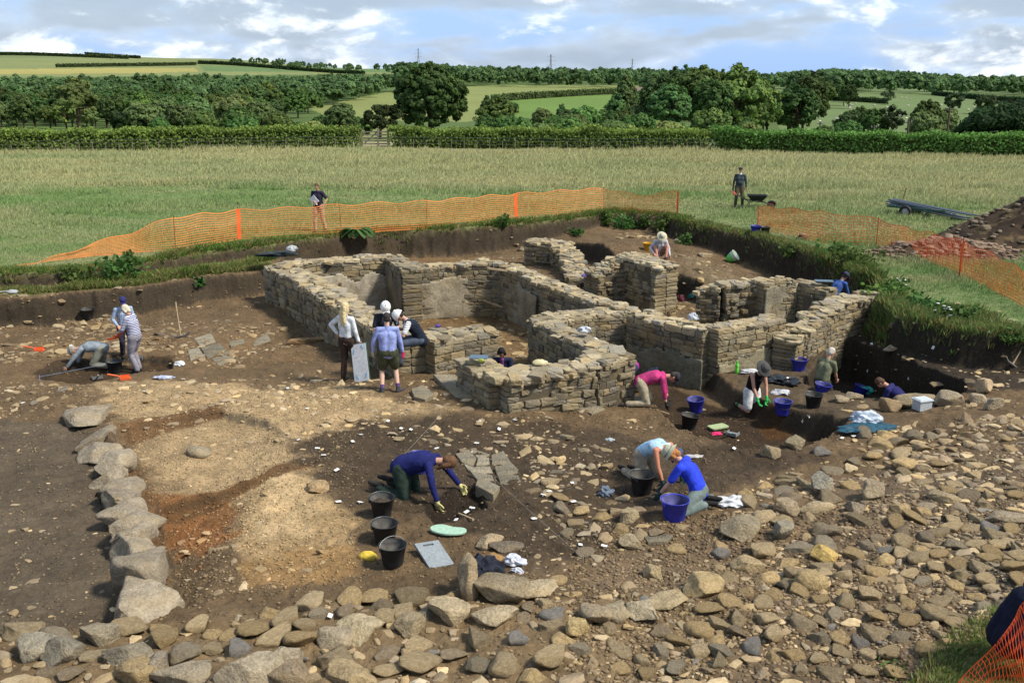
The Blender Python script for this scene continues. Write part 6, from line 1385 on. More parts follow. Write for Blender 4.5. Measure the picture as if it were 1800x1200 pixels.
# ------------------------------------------------------------------ people
def sph(c, r, n=10):
    V, Fq = ICO[2]; return V*r+np.array(c), Fq
def seg_add(A, p0, r0, p1, r1):
    p0 = np.array(p0, float); p1 = np.array(p1, float)
    for p, r in ((p0, r0), (p1, r1)): v, f = sph(p, r); A.add(v, f)
    L_ = np.linalg.norm(p1-p0)
    if L_ < 1e-4: return
    d = (p1-p0)/L_; a = np.cross(d, [0, 0, 1.] if abs(d[2]) < .9 else [1., 0, 0]); a /= np.linalg.norm(a); b_ = np.cross(d, a); n = 14; ang = np.linspace(0, 2*np.pi, n, endpoint=False)
    ring = a[None]*np.cos(ang)[:, None]+b_[None]*np.sin(ang)[:, None]; V = np.concatenate([p0+ring*r0*.985, p1+ring*r1*.985, [p0], [p1]]); k = np.arange(n); k1 = (k+1) % n
    A.add(V, [np.stack([k, k1, k1+n, k+n], 1), np.concatenate([np.stack([k1, k, np.full(n, 2*n)], 1), np.stack([k+n, k1+n, np.full(n, 2*n+1)], 1)])])
def chain(A, pts, rad):
    for i in range(len(pts)-1): seg_add(A, pts[i], rad[i], pts[i+1], rad[i+1])
def ell(A, c, r, M=None):
    V = ICO[3][0]*np.array(r); 
    if M is not None: V = V@np.array(M).T
    A.add(V+np.array(c), ICO[3][1])
def remesh(name, A, vox, sm=4, fold=0, seed=0):
    me = A.mesh('tmp'); o = bpy.data.objects.new('tmp', me); COL.objects.link(o)
    m = o.modifiers.new('r', 'REMESH'); m.mode = 'VOXEL'; m.voxel_size = vox; m.use_smooth_shade = True
    s = o.modifiers.new('s', 'SMOOTH'); s.factor = .5; s.iterations = sm
    dg = bpy.context.evaluated_depsgraph_get(); ev = o.evaluated_get(dg); out = bpy.data.meshes.new_from_object(ev); bpy.data.objects.remove(o); bpy.data.meshes.remove(me); out.name = name
    n = len(out.vertices); co_ = np.empty(n*3, np.float32); out.vertices.foreach_get('co', co_); co_ = co_.reshape(-1, 3)
    if fold and n:
        no_ = np.empty(n*3, np.float32); out.vertex_normals.foreach_get('vector', no_); no_ = no_.reshape(-1, 3)
        f_ = (1-np.abs(fbm(co_[:, 0]*7+co_[:, 1]*4+seed, co_[:, 2]*9+co_[:, 1]*5, seed % 20, 3)-.5)*5)*fold+(fbm(co_[:, 0]*16+seed, co_[:, 2]*14+co_[:, 1]*13, seed % 20+3, 2)-.5)*fold
        co_ += no_*f_[:, None]; out.vertices.foreach_set('co', co_.ravel())
    out.polygons.foreach_set('use_smooth', np.ones(len(out.polygons), bool)); out.update(); return out
def ik(a, b_, l1, l2, hint):
    a = np.array(a, float); b_ = np.array(b_, float); d = b_-a; D = np.linalg.norm(d); D2 = min(D, (l1+l2)*.995); d = d/(D+1e-9); b2 = a+d*D2
    x = (l1*l1-l2*l2+D2*D2)/(2*D2); h = math.sqrt(max(l1*l1-x*x, 0)); p = np.array(hint, float); p = p-d*(p@d); p /= np.linalg.norm(p)+1e-9; return a+d*x+p*h, b2
def rotx(v, deg): c, s = math.cos(R(deg)), math.sin(R(deg)); return np.array([v[0], v[1]*c+v[2]*s, -v[1]*s+v[2]*c])   # + leans forward (+Y)
def stripes(name, c1, c2, freq=34, axis=2, duty=.5):
    m, nt, b = newmat(name); L = nt.links.new; tc = N(nt, 'ShaderNodeTexCoord'); sp = N(nt, 'ShaderNodeSeparateXYZ'); L(tc.outputs['Object'], sp.inputs[0])
    def wave(ax):
        a = N(nt, 'ShaderNodeMath', operation='MULTIPLY'); a.inputs[1].default_value = freq; L(sp.outputs[ax], a.inputs[0]); f = N(nt, 'ShaderNodeMath', operation='FRACT'); L(a.outputs[0], f.inputs[0]); g = N(nt, 'ShaderNodeMath', operation='GREATER_THAN'); g.inputs[1].default_value = duty; L(f.outputs[0], g.inputs[0]); return g.outputs[0]
    w = wave(2)
    if axis == 'check':
        a = N(nt, 'ShaderNodeMath', operation='ADD'); L(w, a.inputs[0]); L(wave(0), a.inputs[1]); h = N(nt, 'ShaderNodeMath', operation='MULTIPLY'); h.inputs[1].default_value = .5; L(a.outputs[0], h.inputs[0]); w = h.outputs[0]
    mx = N(nt, 'ShaderNodeMix', data_type='RGBA'); L(w, mx.inputs[0]); mx.inputs[6].default_value = (*c1, 1); mx.inputs[7].default_value = (*c2, 1); L(mx.outputs[2], b.inputs['Base Color']); b.inputs['Roughness'].default_value = .9; return m
def cloth(col): return pm('fabric'+str(tuple(round(c, 3) for c in col)), tuple(col), rough=.92, spec=.15, scale=9, var=.2, bump=.4, bdist=.008)
SKIN = (.50,.27,.18)
def hand(A, w, d, palm_n, thumb_s, curl=.5, sc=1.):
    """palm and five fingers growing from wrist w along d; palm faces palm_n; thumb on side thumb_s"""
    d = np.array(d, float); d /= np.linalg.norm(d); pn = np.array(palm_n, float); pn -= d*(pn@d); pn /= np.linalg.norm(pn)+1e-9; s = np.cross(d, pn)*thumb_s
    chain(A, [w, w+d*.035*sc], [.026*sc, .028*sc])
    for o_, l in ((.030, .0), (.011, .004), (-.010, .002), (-.029, -.006)):
        k = w+d*(.085+l)*sc+s*o_*sc; chain(A, [w+d*.03*sc+s*o_*.6*sc, k], [.017*sc, .0115*sc])
        ll = (.078 if o_ == .011 else .07 if abs(o_) < .03 else .064 if o_ > 0 else .055)*sc; c1, c2, c3 = curl*.7, curl*1.6, curl*2.2
        p1 = k+(d*math.cos(c1)+pn*math.sin(c1))*ll*.45; p2 = p1+(d*math.cos(c2)+pn*math.sin(c2))*ll*.32; p3 = p2+(d*math.cos(c3)+pn*math.sin(c3))*ll*.25; chain(A, [k, p1, p2, p3], [.0105*sc, .0098*sc, .0092*sc, .0082*sc])
    t0 = w+d*.022*sc+s*.024*sc; t1 = t0+(s*.8+d*.55+pn*.25)*.034*sc; t2 = t1+(s*.35+d*.85+pn*.35)*.03*sc; t3 = t2+(d*.95+pn*.3)*.022*sc; chain(A, [t0, t1, t2, t3], [.016*sc, .012*sc, .0105*sc, .009*sc])
def person(label, loc, rz, pelvis=(0, 0, .93), lean=(0, 0), head=(0, 0), yaw=0, hands=None, feet=None, eh=((.6, -.8, -.3), (-.6, -.8, -.3)), kh=((.1, 1, 0), (-.1, 1, 0)), hd=None, toes=None,
           skin=SKIN, top=(.3,.3,.3), sleeve='long', bottom=(.1,.1,.1), legs='long', hair=('short', (.08,.05,.03)), hat=None, gloves=None, shoes=(.03,.028,.025), socks=None, fat=1., s=1., side=0, curl=(.5, .5), extra=None, female=False, socks_=None, vest=None, topmat=None, botmat=None):
    t = empty('person', loc, rz, label, 'person'); t.scale = (s, s, s)
    pel = np.array(pelvis, float); l1, l2 = lean; up = np.array([0, 0, 1.])
    def sd(v): c, q = math.cos(R(side)), math.sin(R(side)); return np.array([v[0]*c+v[2]*q, v[1], -v[0]*q+v[2]*c])
    s1, s2 = sd(rotx(up, l1)), sd(rotx(up, l2)); waist = pel+s1*.16; chest = waist+(s1+s2)/2*.17; nb = chest+s2*.19; sv = np.array([math.cos(R(yaw)), math.sin(R(yaw)), 0]); sv -= s2*(sv@s2); sv /= np.linalg.norm(sv)
    swid = .165 if female else .185; sh = [nb-s2*.055+sv*swid*k for k in (1, -1)]; hip = [pel+np.array([.088*k, 0, -.02]) for k in (1, -1)]
    fw = np.cross(s2, sv)*1.; fw = -np.cross(sv, s2)*-1; fw = np.cross(s2, sv)
    hp, hy = head      # head pitch (deg forward from vertical), head yaw
    hu = rotx(up, hp); cy, sy = math.cos(R(hy)), math.sin(R(hy)); rz_ = lambda v: np.array([v[0]*cy-v[1]*sy, v[0]*sy+v[1]*cy, v[2]]); hu = rz_(hu); hf = rz_(rotx(np.array([0, 1., 0]), hp)); hr = np.cross(hf, hu)
    hc = nb+(s2*.6+hu*.4)*.075+hu*.105; HM = np.stack([hr, hf, hu], 1)
    hands = hands or [(.24, .05, .78), (-.24, .05, .78)]; feet = feet or [(.11, 0, 0), (-.11, 0, 0)]
    arms = []; 
    for i in (0, 1):
        e, w = ik(sh[i], hands[i], .285, .255, eh[i]); arms.append((sh[i], e, w))
    lg = []
    for i in (0, 1):
        an = np.array(feet[i], float)+np.array([0, 0, .085]); k, a2 = ik(hip[i], an, .43, .425, kh[i]); lg.append((hip[i], k, a2))
    # skin: one continuous body
    A = Acc()
    for q in (-1, 1): chain(A, [pel+np.array([.045*q, 0, 0]), waist+sv*.045*q, chest+sv*.055*q, nb-s2*.05+sv*.04*q], [.095, .085, .095, .06])
    chain(A, [nb-s2*.05, nb+s2*.01, hc-hu*.06-hf*.012], [.062, .052, .05])
    for i in (0, 1):
        S_, e, w = arms[i]; chain(A, [nb-s2*.055, S_], [.055, .05]); chain(A, [S_, (S_+e)/2, e, e+(w-e)*.35, w], [.05, .042, .035, .037, .025])
        d = (hd[i] if hd and hd[i] is not None else (w-e)); pn = np.array([-.3 if i == 0 else .3, .5, -.6]); 
        if not gloves or gloves[i] is None: hand(A, w, d, pn, 1 if i == 0 else -1, curl[i])
        h_, k, an = lg[i]; chain(A, [h_, h_+(k-h_)*.4, k, k+(an-k)*.35, an], [.085, .075, .052, .053, .037])
    ell(A, hc+hu*.018-hf*.01, (.073, .09, .092), HM); ell(A, hc-hu*.045+hf*.022, (.052, .062, .062), HM); ell(A, hc-hu*.088+hf*.058, (.022, .02, .02), HM)
    seg_add(A, hc+hu*.005+hf*.084, .009, hc-hu*.028+hf*.1, .0135)
    for q in (-1, 1): ell(A, hc+hr*.074*q-hu*.01-hf*.005, (.01, .02, .03), HM); ell(A, hc+hr*.03*q+hu*.02+hf*.074, (.026, .012, .008), HM)
    seg_add(A, hc-hu*.055+hf*.078+hr*-.016, .009, hc-hu*.055+hf*.078+hr*.016, .009)
    body = link('body', remesh('body', A, .0075, 3), pm('skin'+str(skin), skin, rough=.6, spec=.3, scale=30, var=.05, bump=.05), t)
    for q in (-1, 1): B = Acc(); ell(B, hc+hr*.029*q+hu*.004+hf*.081, (.011, .006, .006), HM); part('eye', B, pm('eye_dark', (.03,.02,.015), rough=.2), t)
    B = Acc(); ell(B, hc-hu*.056+hf*.087, (.02, .006, .004), HM); part('mouth', B, pm('lips', (.32,.11,.09), rough=.6), t)
    # top
    tm = topmat or cloth(top)
    if sleeve is not None:
        B = Acc(); f_ = fat
        for q in (-1, 1): chain(B, [pel-s1*.03+np.array([.05*q, 0, 0]), waist+sv*.05*q, chest+sv*.065*q, nb-s2*.065+sv*.05*q], [.118*f_, .108*f_, .116*(1+(f_-1)*.6), .07])
        if fat > 1.02: ell(B, waist+fw*.04, (.13*f_, .11*f_, .13), np.stack([sv, fw, s1], 1))
        if female: 
            for q in (-1, 1): ell(B, chest+fw*.085+sv*.06*q+s2*.01, (.058, .055, .055))
        if sleeve != 'vest': chain(B, [nb-s2*.03, nb-s2*.012], [.066, .062])
        for i in (0, 1):
            S_, e, w = arms[i]; seg_add(B, nb-s2*.06, .068, S_, .06 if sleeve != 'vest' else .045)
            if sleeve == 'long': chain(B, [S_, (S_+e)/2, e, e+(w-e)*.9], [.062, .056, .05, .038])
            elif sleeve == 'three': chain(B, [S_, (S_+e)/2, e, e+(w-e)*.45], [.062, .056, .05, .045])
            elif sleeve == 'short': chain(B, [S_, S_+(e-S_)*.75], [.064, .060])
        link('shirt', remesh('shirt', B, .011, 3, .003, int(abs(loc[0])*10)+3), tm, t)
    if vest:
        B = Acc()
        for q in (-1, 1): chain(B, [pel-s1*.05+np.array([.052*q, 0, 0]), waist+sv*.052*q, chest+sv*.068*q, nb-s2*.06+sv*.055*q], [.135, .125, .13, .078])
        for i in (0, 1): seg_add(B, nb-s2*.06, .074, sh[i]-sv*.02*(1 if i == 0 else -1), .062)
        link('vest', remesh('vest', B, .012, 3, .005, 7), cloth(vest), t)
    # trousers
    B = Acc(); f_ = 1+(fat-1)*.7
    for q in (-1, 1): chain(B, [pel+s1*.05+np.array([.05*q, 0, 0]), pel+np.array([.052*q, -.01, -.01])], [.112*f_, .122*f_])
    for i in (0, 1):
        h_, k, an = lg[i]
        if legs == 'long': chain(B, [h_, h_+(k-h_)*.5, k, k+(an-k)*.5, an+(k-an)*.04], [.115*f_, .095*f_, .074, .07, .062])
        elif legs == 'shorts': chain(B, [h_, h_+(k-h_)*.5, h_+(k-h_)*.8], [.118*f_, .108*f_, .098])
        elif legs == 'brief': chain(B, [h_, h_+(k-h_)*.42], [.118*f_, .104*f_])
    link('trousers' if legs == 'long' else 'shorts', remesh('trousers', B, .012, 3, .004, int(abs(loc[1])*7)+1), botmat or cloth(bottom), t)
    # shoes
    for i in (0, 1):
        h_, k, an = lg[i]; dr = np.array(toes[i] if toes else (0, 1, 0), float); dr /= np.linalg.norm(dr); B = Acc(); dn = (an-k)/np.linalg.norm(an-k); q = dn-dr*(dn@dr); q /= np.linalg.norm(q)+1e-9
        chain(B, [an-dn*.03, an+q*.045-dr*.02], [.046, .044]); chain(B, [an+q*.045-dr*.03, an+q*.05+dr*.07, an+q*.055+dr*.15], [.042, .042, .034]); link('shoe', remesh('shoe', B, .011, 3), cloth(shoes), t)
        if socks: B = Acc(); chain(B, [an-dn*.10, an-dn*.02], [.046, .043]); link('sock', remesh('sock', B, .01, 2), cloth(socks), t)
    if gloves:
        for i in (0, 1):
            if gloves[i] is None: continue
            S_, e, w = arms[i]; d = (hd[i] if hd and hd[i] is not None else (w-e)); B = Acc(); hand(B, w, d, np.array([-.3 if i == 0 else .3, .5, -.6]), 1 if i == 0 else -1, curl[i], 1.12); dn = (w-e)/np.linalg.norm(w-e); chain(B, [w-dn*.04, w+dn*.01], [.034, .031]); link('glove', remesh('glove', B, .0075, 2), cloth(gloves[i]), t)
    if hair:
        kind, hcol = hair; B = Acc()
        ell(B, hc+hu*.034-hf*.02, (.08, .094, .088), HM); ell(B, hc-hu*.01-hf*.04, (.077, .066, .075), HM)
        if kind == 'long':
            for q in (-1, -.5, 0, .5, 1): chain(B, [hc-hf*.06+hr*.045*q, hc-hu*.14-hf*.075+hr*.055*q, nb-s2*.10-fw*.095+hr*.06*q-up*.02, nb-s2*.2-fw*.11+hr*.04*q], [.045, .045, .038, .018])
            for q in (-1, 1): chain(B, [hc+hr*.06*q+hu*.03, hc+hr*.078*q-hu*.06, hc+hr*.07*q-hu*.16-hf*.02], [.03, .03, .022])
        if kind == 'bob':
            for q in (-1, 1): chain(B, [hc+hr*.06*q+hu*.03, hc+hr*.074*q-hu*.06-hf*.01], [.035, .03])
            chain(B, [hc-hf*.06, hc-hu*.08-hf*.055], [.06, .05])
        if kind == 'face':      # loose hair falling round a bent head
            for q in (-1, 1): chain(B, [hc+hr*.06*q+hu*.02, hc+hr*.075*q+hf*.03-hu*.05, hc+hr*.06*q+hf*.09-hu*.13], [.035, .034, .018])
        link('hair', remesh('hair', B, .009, 2, .004, 5), pm('hair'+str(hcol), hcol, rough=.8, scale=60, var=.25, bump=.6), t)
    if hat:
        kind, c = hat; B = Acc(); hb = hc+hu*.045-hf*.012
        def lat(prof, sx_=1, sy_=1.12, dz=0): V, Fq = lathe(prof, 32); V = V*np.array([sx_, sy_, 1]); B.add(V@HM.T+hb+hu*dz, Fq)
        hm = pm('hat'+str(c), c, rough=.9 if kind != 'helmet' else .25, spec=.5 if kind == 'helmet' else .2)
        if kind == 'bucket': lat([(0, .085), (.06, .083), (.084, .06), (.092, .0), (.14, -.04), (.142, -.044), (.09, -.008), (.085, .05)])
        if kind == 'wide': lat([(0, .10), (.045, .098), (.075, .075), (.088, .015), (.16, -.012), (.178, -.03), (.178, -.034), (.15, -.02), (.085, .005)])
        if kind == 'helmet':
            lat([(0, .108), (.045, .102), (.085, .075), (.108, .03), (.115, -.02), (.118, -.05), (.112, -.05), (.1, .02)]); 
            for q in (0,): chain(B, [hb+hu*.098-hf*.07, hb+hu*.112, hb+hu*.098+hf*.07], [.012, .013, .012])
            B.add(*(lambda V, Fq: (V@HM.T+hb, Fq))(*peak(.1, .10, -.04)))
        if kind == 'cap':
            lat([(0, .085), (.05, .08), (.08, .055), (.09, .01), (.088, -.005), (.083, .01)]); B.add(*(lambda V, Fq: (V@HM.T+hb, Fq))(*peak(.085, .10, .0)))
        if kind == 'flat': lat([(0, .075), (.07, .07), (.098, .045), (.1, .025), (.088, .0), (.083, .01)], 1, 1.25); B.add(*(lambda V, Fq: (V@HM.T+hb, Fq))(*peak(.09, .06, .012)))
        ht = part('hat' if kind != 'helmet' else 'helmet', B, hm, t)
        if kind in ('bucket', 'wide'):
            B = Acc(); lat([(.0875 if kind == 'bucket' else .087, .012), (.0935, -.004 if kind == 'bucket' else .018), (.0925, .018 if kind == 'bucket' else .03)]); part('band', B, pm('band'+str(c), tuple(np.array(c)*.45)), ht)
    if extra: extra(t, dict(hc=hc, hu=hu, hf=hf, hr=hr, nb=nb, s2=s2, fw=fw, sv=sv, chest=chest, arms=arms, sh=sh, waist=waist, pel=pel))
    return t
def peak(r, l, z):
    V = []; n = 9
    for j in range(2):
        for i in range(n): a = -1.0+2.0*i/(n-1); V.append((math.sin(a)*r*(1+.04*j), math.cos(a)*r*1.1+j*l*math.cos(a*.95)**.7, z-j*.02-abs(a)*.006))
    V = V+[(a, b, c-.006) for a, b, c in V]; m = 2*n; F1 = [(i, i+1, n+i+1, n+i) for i in range(n-1)]; F2 = [(m+i, m+n+i, m+n+i+1, m+i+1) for i in range(n-1)]; F3 = [(n+i, n+i+1, m+n+i+1, m+n+i) for i in range(n-1)]
    return np.array(V), np.array(F1+F2+F3)
def at(px, py, z=None, dx=0, dy=0, dz=0):
    x, y, zz = hit(px, py) if z is None else P(px, py, z); return (x+dx, y+dy, zz+dz)
def card(t, c, w, h, rot, col=(.75,.76,.8), name='paper', th=.006):
    B = Acc(); B.add(*boxv(w, h, th)); o = part(name, B, pm('paper'+str(col), col, rough=.7), t, False); o.location = c; o.rotation_euler = rot; return o

# 1 walker on the field behind the net, papers under his arm (the papers are held: a thing of their own)
p_ = at(562, 407); person('man in a dark navy polo shirt walking on the field behind the orange net', p_, R(163), (0, 0, .95), (2, 4), (22, 12), hands=[(-.02, .26, 1.08), (-.26, .12, .98)], feet=[(.10, .12, 0), (-.11, -.22, 0)], eh=((.9, -.3, -.5), (-.8, -.5, -.3)), top=(.035,.03,.055), sleeve='short', bottom=(.42,.30,.22), hair=('short', (.12,.07,.04)), fat=1.1, s=1.03)
Mz = lambda a, v: (v[0]*math.cos(a)-v[1]*math.sin(a), v[0]*math.sin(a)+v[1]*math.cos(a), v[2])
q = Mz(R(163), (.05, .22, 1.20)); B = Acc(); B.add(*boxv(.24, .02, .30)); o = link('sheaf_of_papers', B.mesh('sheaf_of_papers', False), pm('paper_white', (.72,.73,.78), rough=.7)); o.location = (p_[0]+q[0], p_[1]+q[1], p_[2]+q[2]); o.rotation_euler = (R(-10), R(38), R(163)); tag(o, 'white papers held against the chest by the man in the navy polo', 'papers')
# 2 flat cap
def chainpart(t, pts, rad, col, name): B = Acc(); chain(B, pts, rad); return link(name, remesh(name, B, .01, 2), cloth(col), t)
person('older man in a flat cap, dark grey jumper and olive trousers standing on the field', at(1298, 365), R(176), (0, 0, .93), (2, 2), (2, 0), hands=[(.29, .04, .80), (-.29, .08, .80)], feet=[(.15, 0, 0), (-.15, .03, 0)], eh=((.9, -.5, 0), (-.9, -.5, 0)), top=(.045,.06,.07), bottom=(.10,.085,.05), hat=('flat', (.06,.05,.06)), hair=('short', (.25,.24,.22)), fat=1.1, gloves=[(.03,.03,.03), None], s=1.0,
   extra=lambda t, k: chainpart(t, [k['nb']-k['s2']*.005, k['nb']+k['s2']*.022], [.068, .06], (.7,.7,.7), 'collar'))
# 3 kneeling man, left
person('man in a grey sweatshirt and cream sun hat kneeling with head down at the left', at(172, 652, None, 0, .1), R(98), (0, -.12, .56), (78, 100), (112, -10), hands=[(.20, .62, -.02), (-.28, .78, .04)], feet=[(.14, -.46, -.02), (-.10, -.30, .02)], kh=((.1, 1, -.6), (-.1, 1, -.6)), eh=((.8, -.2, .3), (-.8, -.2, .3)), toes=[(0, -1, .1), (0, -1, .1)], top=(.23,.27,.31), bottom=(.24,.24,.19), hat=('bucket', (.50,.49,.42)), hair=('short', (.3,.28,.25)), fat=1.08)
# 4 striped woman
person('white-haired woman in a navy and white striped jersey looking down at an orange shovel', at(243, 654), R(76), (0, 0, .92), (6, 14), (38, 5), hands=[(.06, .40, 1.02), (-.08, .36, 1.0)], feet=[(.1, .02, 0), (-.1, -.06, 0)], eh=((.9, -.6, -.3), (-.9, -.6, -.3)), topmat=stripes('breton_stripe', (.62,.64,.70), (.05,.06,.20), 26, 2, .42), sleeve='three', bottom=(.25,.24,.28), hair=('bob', (.62,.56,.42)), fat=1.14, s=.985, female=True)
b_ = at(243, 654); dustpan(0, 0, 'orange hand shovel held by the woman in the striped jersey', R(76), loc=(b_[0]-.42, b_[1]+.02, b_[2]+.82), rot=(R(-10), 0), handle=.2)
# 5 behind her
person('digger in a navy cap and pale blue checked shirt half hidden behind the striped jersey', at(220, 630, None, 0, .15), R(-150), (0, 0, .90), (8, 14), (30, 0), hands=[(.2, .25, .95), (-.15, .3, .95)], topmat=stripes('check_shirt', (.16,.22,.36), (.36,.44,.56), 20, 'check', .4), bottom=(.03,.03,.05), hat=('cap', (.03,.03,.12)), hair=('short', (.2,.15,.1)), s=.93)
# 6 blonde
pB = at(612, 668); person('woman with long blonde hair and a white jumper standing with her back turned', pB, R(-28), (0, 0, .95), (-1, 1), (6, -20), hands=[(.27, .10, .86), (-.25, .02, 1.02)], feet=[(.10, .26, 0), (-.08, -.06, 0)], eh=((.6, -.9, 0), (-1, -.25, .1)), top=(.66,.70,.74), bottom=(.055,.035,.028), hair=('long', (.62,.50,.28)), female=True, s=1.0)
# drawing board held by her
x, y, z = at(637, 672); t = empty('drawing_board', (x, y+.02, z), R(-20), 'large framed drawing board with white sheet held by the blonde woman', 'board'); t.rotation_euler = (R(-14), R(-14), R(-24))
B = Acc(); B.add(*boxv(.42, .02, .86, (0, 0, .43))); part('board', B, pm('dark_green_board', (.05,.10,.08)), t, False); B = Acc(); B.add(*boxv(.385, .008, .82, (0, -.014, .43))); part('sheet', B, pm('drawing_film', (.72,.72,.72), rough=.5), t, False)
for i, (a, c, r_) in enumerate(((-.13, .68, 20), (.10, .76, -25), (-.11, .12, -30), (.13, .14, 20))): B = Acc(); B.add(*boxv(.02, .006, .1)); o = part('tape', B, pm('blue_tape', (.12,.35,.62)), t, False); o.location = (a, -.021, c); o.rotation_euler = (0, R(r_), 0)
# 7 blue shirt and shorts
person('person with short dark hair, pale blue shirt and olive shorts, seen from behind', at(684, 690), R(8), (0, 0, .90), (0, 2), (12, -4), hands=[(.33, .10, .74), (-.30, .12, .86)], feet=[(.19, .0, 0), (-.14, -.05, 0)], toes=[(.7, .6, 0), (-.1, .5, 0)], eh=((.6, -.8, 0), (-.8, -.6, 0)), top=(.27,.32,.62), sleeve='long', bottom=(.06,.065,.035), legs='shorts', hair=('short', (.035,.03,.03)), gloves=[(.65,.04,.14), (.42,.40,.30)], shoes=(.05,.05,.055), socks=(.12,.07,.2), fat=1.22, s=1.0, skin=(.60,.38,.29))
# 8 helmet, behind
pz = P(676, 596, .05); person('person in a white hard hat sitting behind the group on the long wall', (pz[0], pz[1], pz[2]-.0), R(200), (0, 0, .14), (14, 24), (34, -10), hands=[(.16, .42, .26), (-.16, .42, .26)], feet=[(.12, .46, -.46), (-.12, .46, -.46)], kh=((.1, 1, 1), (-.1, 1, 1)), top=(.03,.035,.05), sleeve='short', bottom=(.05,.07,.06), hat=('helmet', (.78,.78,.76)), hair=('short', (.35,.28,.15)), skin=(.5,.27,.2))
# 9 seated
pz = P(741, 606, .14); person('man in a white hard hat and dark gilet sitting on the block wall', (pz[0]-.02, pz[1]+.05, pz[2]), R(96), (0, 0, .13), (26, 44), (66, -8), hands=[(.12, .52, .34), (-.14, .56, .32)], feet=[(.12, .52, -.42), (-.12, .46, -.46)], kh=((.1, 1, 1), (-.1, 1, 1)), eh=((.7, -.6, -.4), (-.7, -.6, -.4)), topmat=stripes('white_stripe', (.72,.72,.72), (.12,.13,.18), 22, 2, .75), sleeve='short', vest=(.015,.02,.035), bottom=(.08,.10,.14), hat=('helmet', (.80,.80,.78)), hair=('short', (.03,.025,.02)))
# 10 dark hair inside front room
pz = P(884, 668, -1.5); person('dark-haired person with a purple scarf crouching inside the small front room', (P(886, 640, -.95)[0], 21.9, -1.52), R(172), (0, 0, .80), (16, 26), (36, 0), hands=[(.2, .35, .5), (-.2, .35, .5)], feet=[(.12, .2, 0), (-.12, .1, 0)], top=(.02,.025,.06), bottom=(.03,.03,.04), hair=('bob', (.012,.01,.01)), skin=(.28,.13,.08), extra=lambda t, k: chainpart(t, [k['nb']+k['fw']*.05, k['chest']+k['fw']*.11], [.05, .045], (.16,.05,.18), 'scarf'))
# 11 pale hat in the gap
person('digger whose pale sun hat just shows above the rubble in the narrow gap', (P(1061, 600, -.3)[0], 23.7, -1.55), R(150), (0, 0, .80), (35, 50), (60, 0), hands=[(.15, .5, .6), (-.15, .5, .6)], top=(.25,.25,.3), bottom=(.1,.1,.1), hat=('bucket', (.55,.50,.50)), hair=('short', (.2,.2,.2)), s=.95)
# 12 seated with sun hat
person('digger in a wide sun hat and white shirt sitting knees up on the upper terrace', at(1157, 455), R(188), (0, 0, .22), (18, 34), (48, 0), hands=[(.26, .34, .26), (-.3, .32, .16)], feet=[(.14, .42, 0), (-.14, .42, 0)], kh=((.3, .3, 1), (-.3, .3, 1)), top=(.58,.60,.64), bottom=(.30,.18,.14), legs='shorts', hat=('wide', (.50,.47,.34)), hair=('short', (.2,.15,.1)), skin=(.52,.25,.18), s=1.02)
# 13 magenta back behind the wall end
x, y, z = hit(1113, 697); person('person in a magenta top bent double behind the end of the front room wall', (x, y+.45, -1.5), R(105), (0, 0, .62), (62, 100), (100, 0), hands=[(.2, .5, .02), (-.2, .5, .02)], feet=[(.15, -.32, 0), (-.15, -.2, 0)], kh=((.1, 1, -.3), (-.1, 1, -.3)), toes=[(0, -1, 0), (0, -1, 0)], top=(.42,.02,.30), bottom=(.04,.05,.12), hair=('short', (.05,.04,.03)), fat=1.15)
# 14 magenta kneeler
person('kneeling digger in a magenta jersey and cream trousers scraping the dark soil', at(1146, 716, None, -.1, .15), R(-97), (0, -.12, .52), (62, 88), (92, 0), hands=[(.22, .42, .02), (-.12, .46, .05)], feet=[(.15, -.40, -.02), (-.13, -.36, -.02)], kh=((.1, 1, -.6), (-.1, 1, -.6)), eh=((.8, -.2, .2), (-.8, -.2, .2)), toes=[(0, -1, .1), (0, -1, .1)], top=(.46,.045,.17), sleeve='three', bottom=(.42,.36,.25), hat=('cap', (.035,.035,.045)), hair=('short', (.05,.04,.03)), gloves=[(.03,.03,.03), (.03,.03,.03)], fat=1.1)
# 15 woman grey hat
person('woman in a grey hat and white shorts kneeling at the dark pit', at(1322, 727, None, .02, .1), R(204), (0, -.05, .50), (14, 38), (52, 0), hands=[(.10, .44, .10), (-.10, .42, .08)], feet=[(.12, -.40, 0), (-.12, -.40, 0)], kh=((.1, 1, -.6), (-.1, 1, -.6)), eh=((.6, -.2, -.6), (-.6, -.2, -.6)), toes=[(0, -1, .1), (0, -1, .1)], top=(.012,.012,.014), sleeve='vest', bottom=(.66,.66,.68), legs='shorts', hat=('wide', (.07,.068,.066)), hair=('short', (.08,.05,.03)), gloves=[(.04,.42,.10), (.04,.42,.10)], female=True, skin=(.52,.27,.19), socks=(.02,.2,.08))
# 16 green shirt
x, y, z = P(1450, 672, -1.08); person('grey-haired man in a sage green T-shirt standing in the deep trench', (x, y+.12, -1.93), R(-52), (0, -.05, .86), (8, 26), (34, -10), hands=[(.10, .42, .72), (-.22, .34, .80)], feet=[(.14, 0, 0), (-.12, -.1, 0)], top=(.17,.18,.11), sleeve='short', bottom=(.06,.06,.05), hair=('short', (.55,.50,.42)), fat=1.12, s=1.0)
# 17 blue hat
x, y, z = P(1492, 516, 0); person('digger in a blue shirt and dark hat behind the end of the curved wall', (x, 28.6, -1.0), R(-60), (0, 0, .62), (30, 44), (50, 0), hands=[(.2, .5, .5), (-.2, .5, .45)], feet=[(.14, 0, 0), (-.14, -.1, 0)], top=(.05,.10,.30), bottom=(.05,.05,.06), hat=('bucket', (.04,.05,.09)), hair=('short', (.05,.04,.03)))
